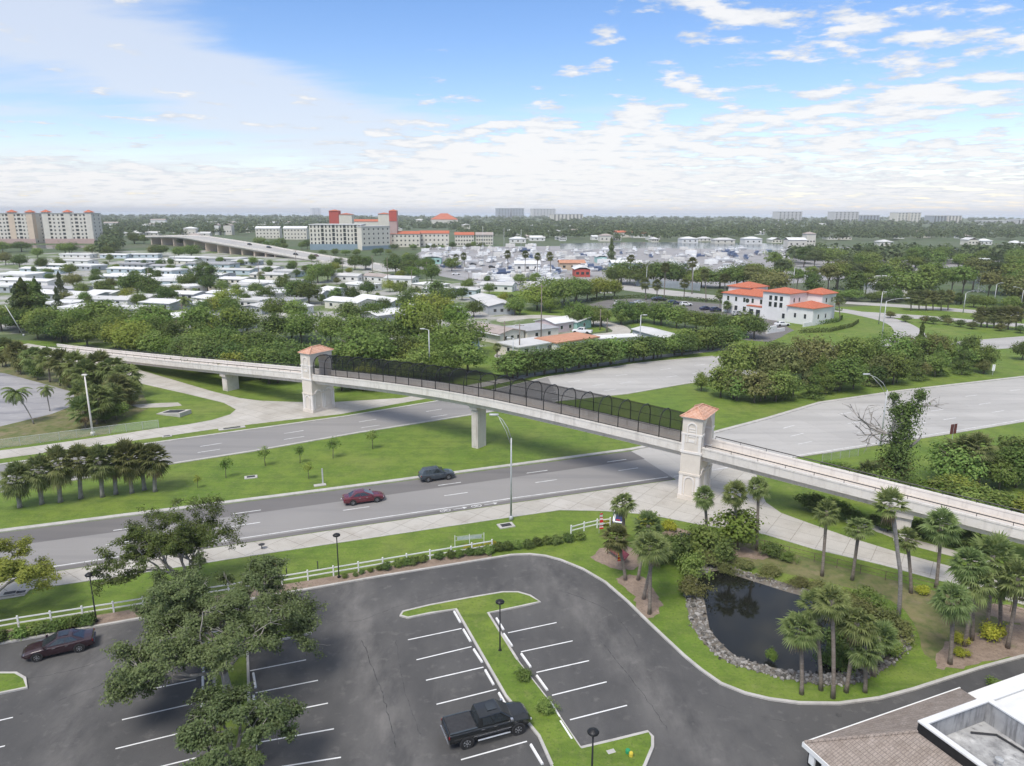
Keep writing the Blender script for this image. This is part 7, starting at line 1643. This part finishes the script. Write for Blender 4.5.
for i, (u0, u1, vt, vb, rf) in enumerate([(391, 420, 234, 247, M['redtile']), (420, 449, 233.5, 246.5, M['redtile']), (455, 474, 235, 246, M['redtile']), (476, 493, 235, 245, RF_TAN), (256, 280, 228.5, 238.5, RF_WHITE), (284, 307, 228.5, 239.5, RF_WHITE)]):
    far_block(u0, u1, vt, vb, 14, f'three storey town house row with pale walls, {nth(sorted([391,420,455,476,256,284]).index(u0))} from left beyond the marina', W_CREAM, 'town_house_row', rf, 'gable', 7, 3, 1.4, 1.5, rise=2.5, group='town house rows')
far_block(432, 458, 219.5, 226, 45, 'hall with big red tiled roof rising over the far trees', W_CREAM, 'red_roofed_hall', M['redtile'], 'hip', rise=14)
for (u0, u1, vt, vb, lab, wl, nx) in [(498, 510, 208.5, 217.5, 'left grey tower of the pair on the far skyline', A_FG, 4), (512.5, 524, 208.5, 217.5, 'right grey tower of the pair on the far skyline', A_FG, 4), (533, 555.5, 209, 217, 'wide pale tower on the far skyline right of the grey pair', A_FAR, 7), (553, 583, 214.5, 221, 'low pale slab below the wide skyline tower', A_BEIGE, 8), (312, 321, 208.5, 214.6, 'tiny pale tower on the skyline above the cream block', A_FAR, 2),
   (778, 801.5, 212, 221, 'pale slab hotel at the left of the beach skyline', A_FAR, 6), (834, 858, 212.2, 222, 'stepped pale hotel second on the beach skyline', A_FAR, 6), (859, 879, 215.5, 222, 'long low grey block on the beach skyline', A_FG, 6), (897, 907.5, 213, 222.5, 'left cream twin tower on the beach skyline', W_CREAM, 3), (909.5, 920, 213, 222.5, 'right cream twin tower on the beach skyline', W_CREAM, 3), (933, 946, 216, 223.5, 'left grey block of the right pair on the beach skyline', A_FG, 4), (947.5, 961, 216, 223.5, 'right grey block of the right pair on the beach skyline', A_BEIGE, 4), (985, 1010, 221, 225, 'low pale slab near the right end of the beach skyline', A_FAR, 4), (1017, 1032, 220, 225, 'pale block at the right frame edge of the beach skyline', A_FAR, 4)]:
    far_block(u0, u1, vt, vb, 40, lab, wl, 'skyline_tower', nx=nx, nz=6, ww=6 if vb < 224 else 4, wh=3, rise=2)
hs = [(151, 166, 219, 226), (104, 118, 222, 228), (126, 140, 228, 233), (184, 196, 227, 236), (215, 219.5, 224, 235), (224, 232, 224, 235), (178, 210, 233, 236), (600, 613, 234, 241.5), (616, 632, 231, 237.5), (633, 647, 232, 238), (648, 660, 235, 240), (682, 698, 237, 243), (745, 762, 237, 244), (772, 782, 238, 243), (788, 806, 238, 247), (806, 815, 232, 246), (548, 562, 230, 235), (570, 583, 229, 234), (560, 566, 236, 241), (530, 545, 236, 241), (510, 526, 237, 243), (715, 735, 238, 243.5), (918, 930, 231, 236), (968, 978, 238, 245), (980, 992, 239, 245), (1015, 1024, 241, 247), (880, 893, 240, 246), (462, 470, 224, 229), (416, 424, 219, 224), (395, 402, 228, 233)]
rs = random.Random(21)
for k in range(34): 
    u = rs.uniform(100, 310); vb_ = rs.uniform(226, 238) if u < 200 else rs.uniform(223, 233); hs.append((u, u+rs.uniform(6, 15), vb_-rs.uniform(2, 3.5), vb_))
for k in range(26):
    u = rs.uniform(480, 1020); vb_ = rs.uniform(226, 242); hs.append((u, u+rs.uniform(6, 13), vb_-rs.uniform(2, 3.5), vb_))
hs.sort()
for i, (u0, u1, vt, vb) in enumerate(hs):
    rf = M['redtile'] if u0 in (616, 633) else random.choice([RF_WHITE, RF_WHITE, RF_PALE, RF_TAN])
    far_block(u0, u1, vt, vb, random.uniform(10, 16), f'far villa, {nth(i%45)} from left {"of the town at the flyover" if i < 45 else "along the wooded shore"}', random.choice([W_WHITE, W_CREAM, A_BEIGE]), 'villa', rf, random.choice(['hip', 'gable']), 3, 1, 1.6, 1.6, 'house', 2.2, 'far villas among the trees', h=max(3.2, min(14, height_at((u0+u1)/2, vb, vt)-2)))
# tall dark cypress beside the marina
p = g(611, 262); plant_at('cypress_tree', 'cone1', 'leaf_dark', p.x, p.y, height_at(611, 262, 237), 'single tall dark tree standing in the middle of the marina', 'tree', None, .9)
# boat yard sheds
for (u0, u1, vt, vb, wl, rf, lab) in [(560, 585, 261, 270, W_TAN, RF_TERRA, 'yellow and rust coloured boat shed left of the tall dark tree'), (612, 642, 262, 270, W_BLUE, RF_WHITE, 'pale blue boat shed with white roof right of the tall dark tree'), (597, 607, 257, 263, W_MINT, RF_PALE, 'teal kiosk at the foot of the tall dark tree'), (424, 441, 256, 264, W_MINT, RF_PALE, 'teal canopy building at the left of the marina'), (592, 616, 235, 240, W_WHITE, RF_WHITE, 'white roofed boat house on the far bank of the canal'), (515, 540, 264, 271, W_WHITE, RF_WHITE, 'long white storage shed behind the street palms'), (575, 590, 270, 277, A_RED, RF_WHITE, 'white roofed stall with red walls in the boat yard')]:
    far_block(u0, u1, vt, vb, 12, lab, wl, 'boat_shed', rf, 'gable', 3, 1, 1.6, 1.4, rise=1.5, h=4)
# boats and trailers in the marina
bt = MB(); n = 7; secs = []
for i in range(n):
    x = -4+8.4*i/(n-1); w_ = 1.35*(1-(max(0, i-2)/(n-2.2))**2.2) if i > 2 else 1.3; z = 1.5+.45*(i/(n-1))**2
    secs.append([(x, 0, .45), (x, w_*.7, .7), (x, w_, z), (x, 0, z-.1), (x, -w_, z), (x, -w_*.7, .7)])
bt.loft(secs); bt.box(-1.8, 1.2, -.85, .85, 1.5, 2.7); bt.box(-2.2, 1.0, -1, 1, 3.0, 3.12); bt.box(-3.9, -3.5, -.3, .3, .6, 2.2)
for sx_ in (-1.9, .7):
    for sy_ in (-.85, .85): bt.box(sx_-.04, sx_+.04, sy_-.04, sy_+.04, 2.7, 3.0)
bt.box(-2.5, -1, -1.1, -.8, 0, .6); bt.box(-2.5, -1, .8, 1.1, 0, .6)
boat_me = [bt.mesh('boat', m_) for m_ in (mat('gelcoat_white', (.80, .80, .79), (.7, .7, .7), .5, rough=.3), mat('gelcoat_cream', (.70, .69, .66), (.6, .6, .58), .5, rough=.3), mat('hull_navy', (.10, .14, .24), (.14, .18, .28), .5, rough=.3))]
tb = MB(); tb.box(-4, 4, -1.25, 1.25, .7, 3.3); tb.box(-4.6, -4, -.1, .1, .6, .75); tb.box(-1.2, .9, -1.3, 1.3, .1, .72); tb.box(-2, 2, -1.31, 1.31, 1.9, 2.6); tb.box(-1, .2, -.5, .5, 3.3, 3.6)
trailer_me = [tb.mesh('camper', m_) for m_ in (mat('camper_white', (.80, .80, .79), (.72, .72, .71), .5), mat('camper_cream', (.68, .66, .62), (.6, .58, .55), .5))]
rs = random.Random(8); nbt = 0; taken = []
while nbt < 235:
    v = 247+41*rs.random()**1.1; u = rs.uniform(424, 800)
    if v > 272 and not (480 < u < 560): continue
    if v > 262 and (u < 440 or 745 < u): continue
    if v < 250 and u > 560: continue
    p = g(u, v)
    if any((p-q).length < 4.2 for q in taken): continue
    taken.append(p); nbt += 1
    if rs.random() < .68:
        o = put('boat', rs.choice([boat_me[0]]*4+[boat_me[1]]*2+[boat_me[2]]), None, (p.x, p.y, .0), (0, 0, R(rs.choice([80, 95, 15, -5]))+rs.uniform(-.1, .1)), (rs.uniform(.8, 1.4),)*3)
        tag(o, 'white motor boat packed among others in the marina yard', 'boat', 'boats in the marina yard')
    else:
        o = put('camper_trailer', rs.choice(trailer_me), None, (p.x, p.y, 0), (0, 0, R(rs.choice([80, 10, -8]))+rs.uniform(-.1, .1)), (rs.uniform(.8, 1.15),)*3)
        tag(o, 'white box trailer parked between boats in the marina yard', 'trailer', 'trailers in the marina yard')
for i, (u, v, vt) in enumerate([(483, 262, 226), (504, 254, 228), (521, 252, 229), (700, 253, 238), (447, 262, 240), (493, 258, 232)]):
    pole(u, v, vt, f'thin pale mast in the marina, {nth(sorted([483,504,521,700,447,493]).index(u))} from left', None, .16, 'galv', 'boat_mast', 'mast', 'masts in the marina', head=False, far=True)
# highway flyover
cl = [(156, 236.3, 7.8), (188, 236.5, 9.2), (222, 241.3, 8.6), (258, 247.3, 6.0), (290, 253, 2.9), (322, 258.5, .9), (352, 263.5, .2), (400, 271, .1)]
pts = []
for u, v, z in cl:
    p = g(u, v, z); pts.append(Vector((p.x, p.y, z)))
pts = catmull(pts, False, 6)
fo = empty('highway_flyover', (pts[12].x, pts[12].y, 0), 0, 1, 'long pale concrete highway flyover curving down behind the white trailers', 'bridge')
o3 = Vector(fo.location)
def fsweep(prof):
    b = MB(); secs = []
    for i, p in enumerate(pts):
        t_ = pts[min(i+1, len(pts)-1)]-pts[max(i-1, 0)]; t_ = Vector((t_.x, t_.y)).normalized(); q = Vector((-t_.y, t_.x))
        secs.append([(p.x+q.x*a_-o3.x, p.y+q.y*a_-o3.y, max(-.1, p.z+z_)) for a_, z_ in prof])
    b.loft(secs); return b
fsweep([(-11, -.1), (-11, .02), (11, .02), (11, -.1)]).build('deck', M['conc_road'], fo)
fsweep([(-10, -1.6), (-10.8, -.11), (10.8, -.11), (10, -1.6)]).build('girder', M['deck_conc'], fo)
for a_ in (-11.1, 10.8): fsweep([(a_, -.4), (a_, .95), (a_+.3, .95), (a_+.3, -.4)]).build('barrier', M['parapet'], fo)
for k in range(1, len(pts)-18, 2):
    p = pts[k]; t_ = pts[k+1]-pts[k]; an = math.atan2(t_.y, t_.x)
    b = MB(); b.box(-.7, .7, -9, 9, -p.z*0, max(.3, p.z-1.62)); b.build('pier', A_PEACH, fo, loc=(p.x-o3.x, p.y-o3.y, 0), rot=(0, 0, an))
for i, (k, sd, pm) in enumerate([(16, 3, P_BLACK), (19, 5, P_GREY), (26, -4, P_BLACK), (28, 4, P_RED)]):
    p = pts[k]; t_ = (pts[k+1]-pts[k]); an = math.atan2(t_.y, t_.x); q = Vector((-math.sin(an), math.cos(an)))
    vehicle('flyover_car', 'suv', pm, p.x+q.x*sd, p.y+q.y*sd, an, f'dark car crossing the highway flyover, {nth(i)} from left', 'car', 'cars on the flyover', z=p.z+.03, simple=True)
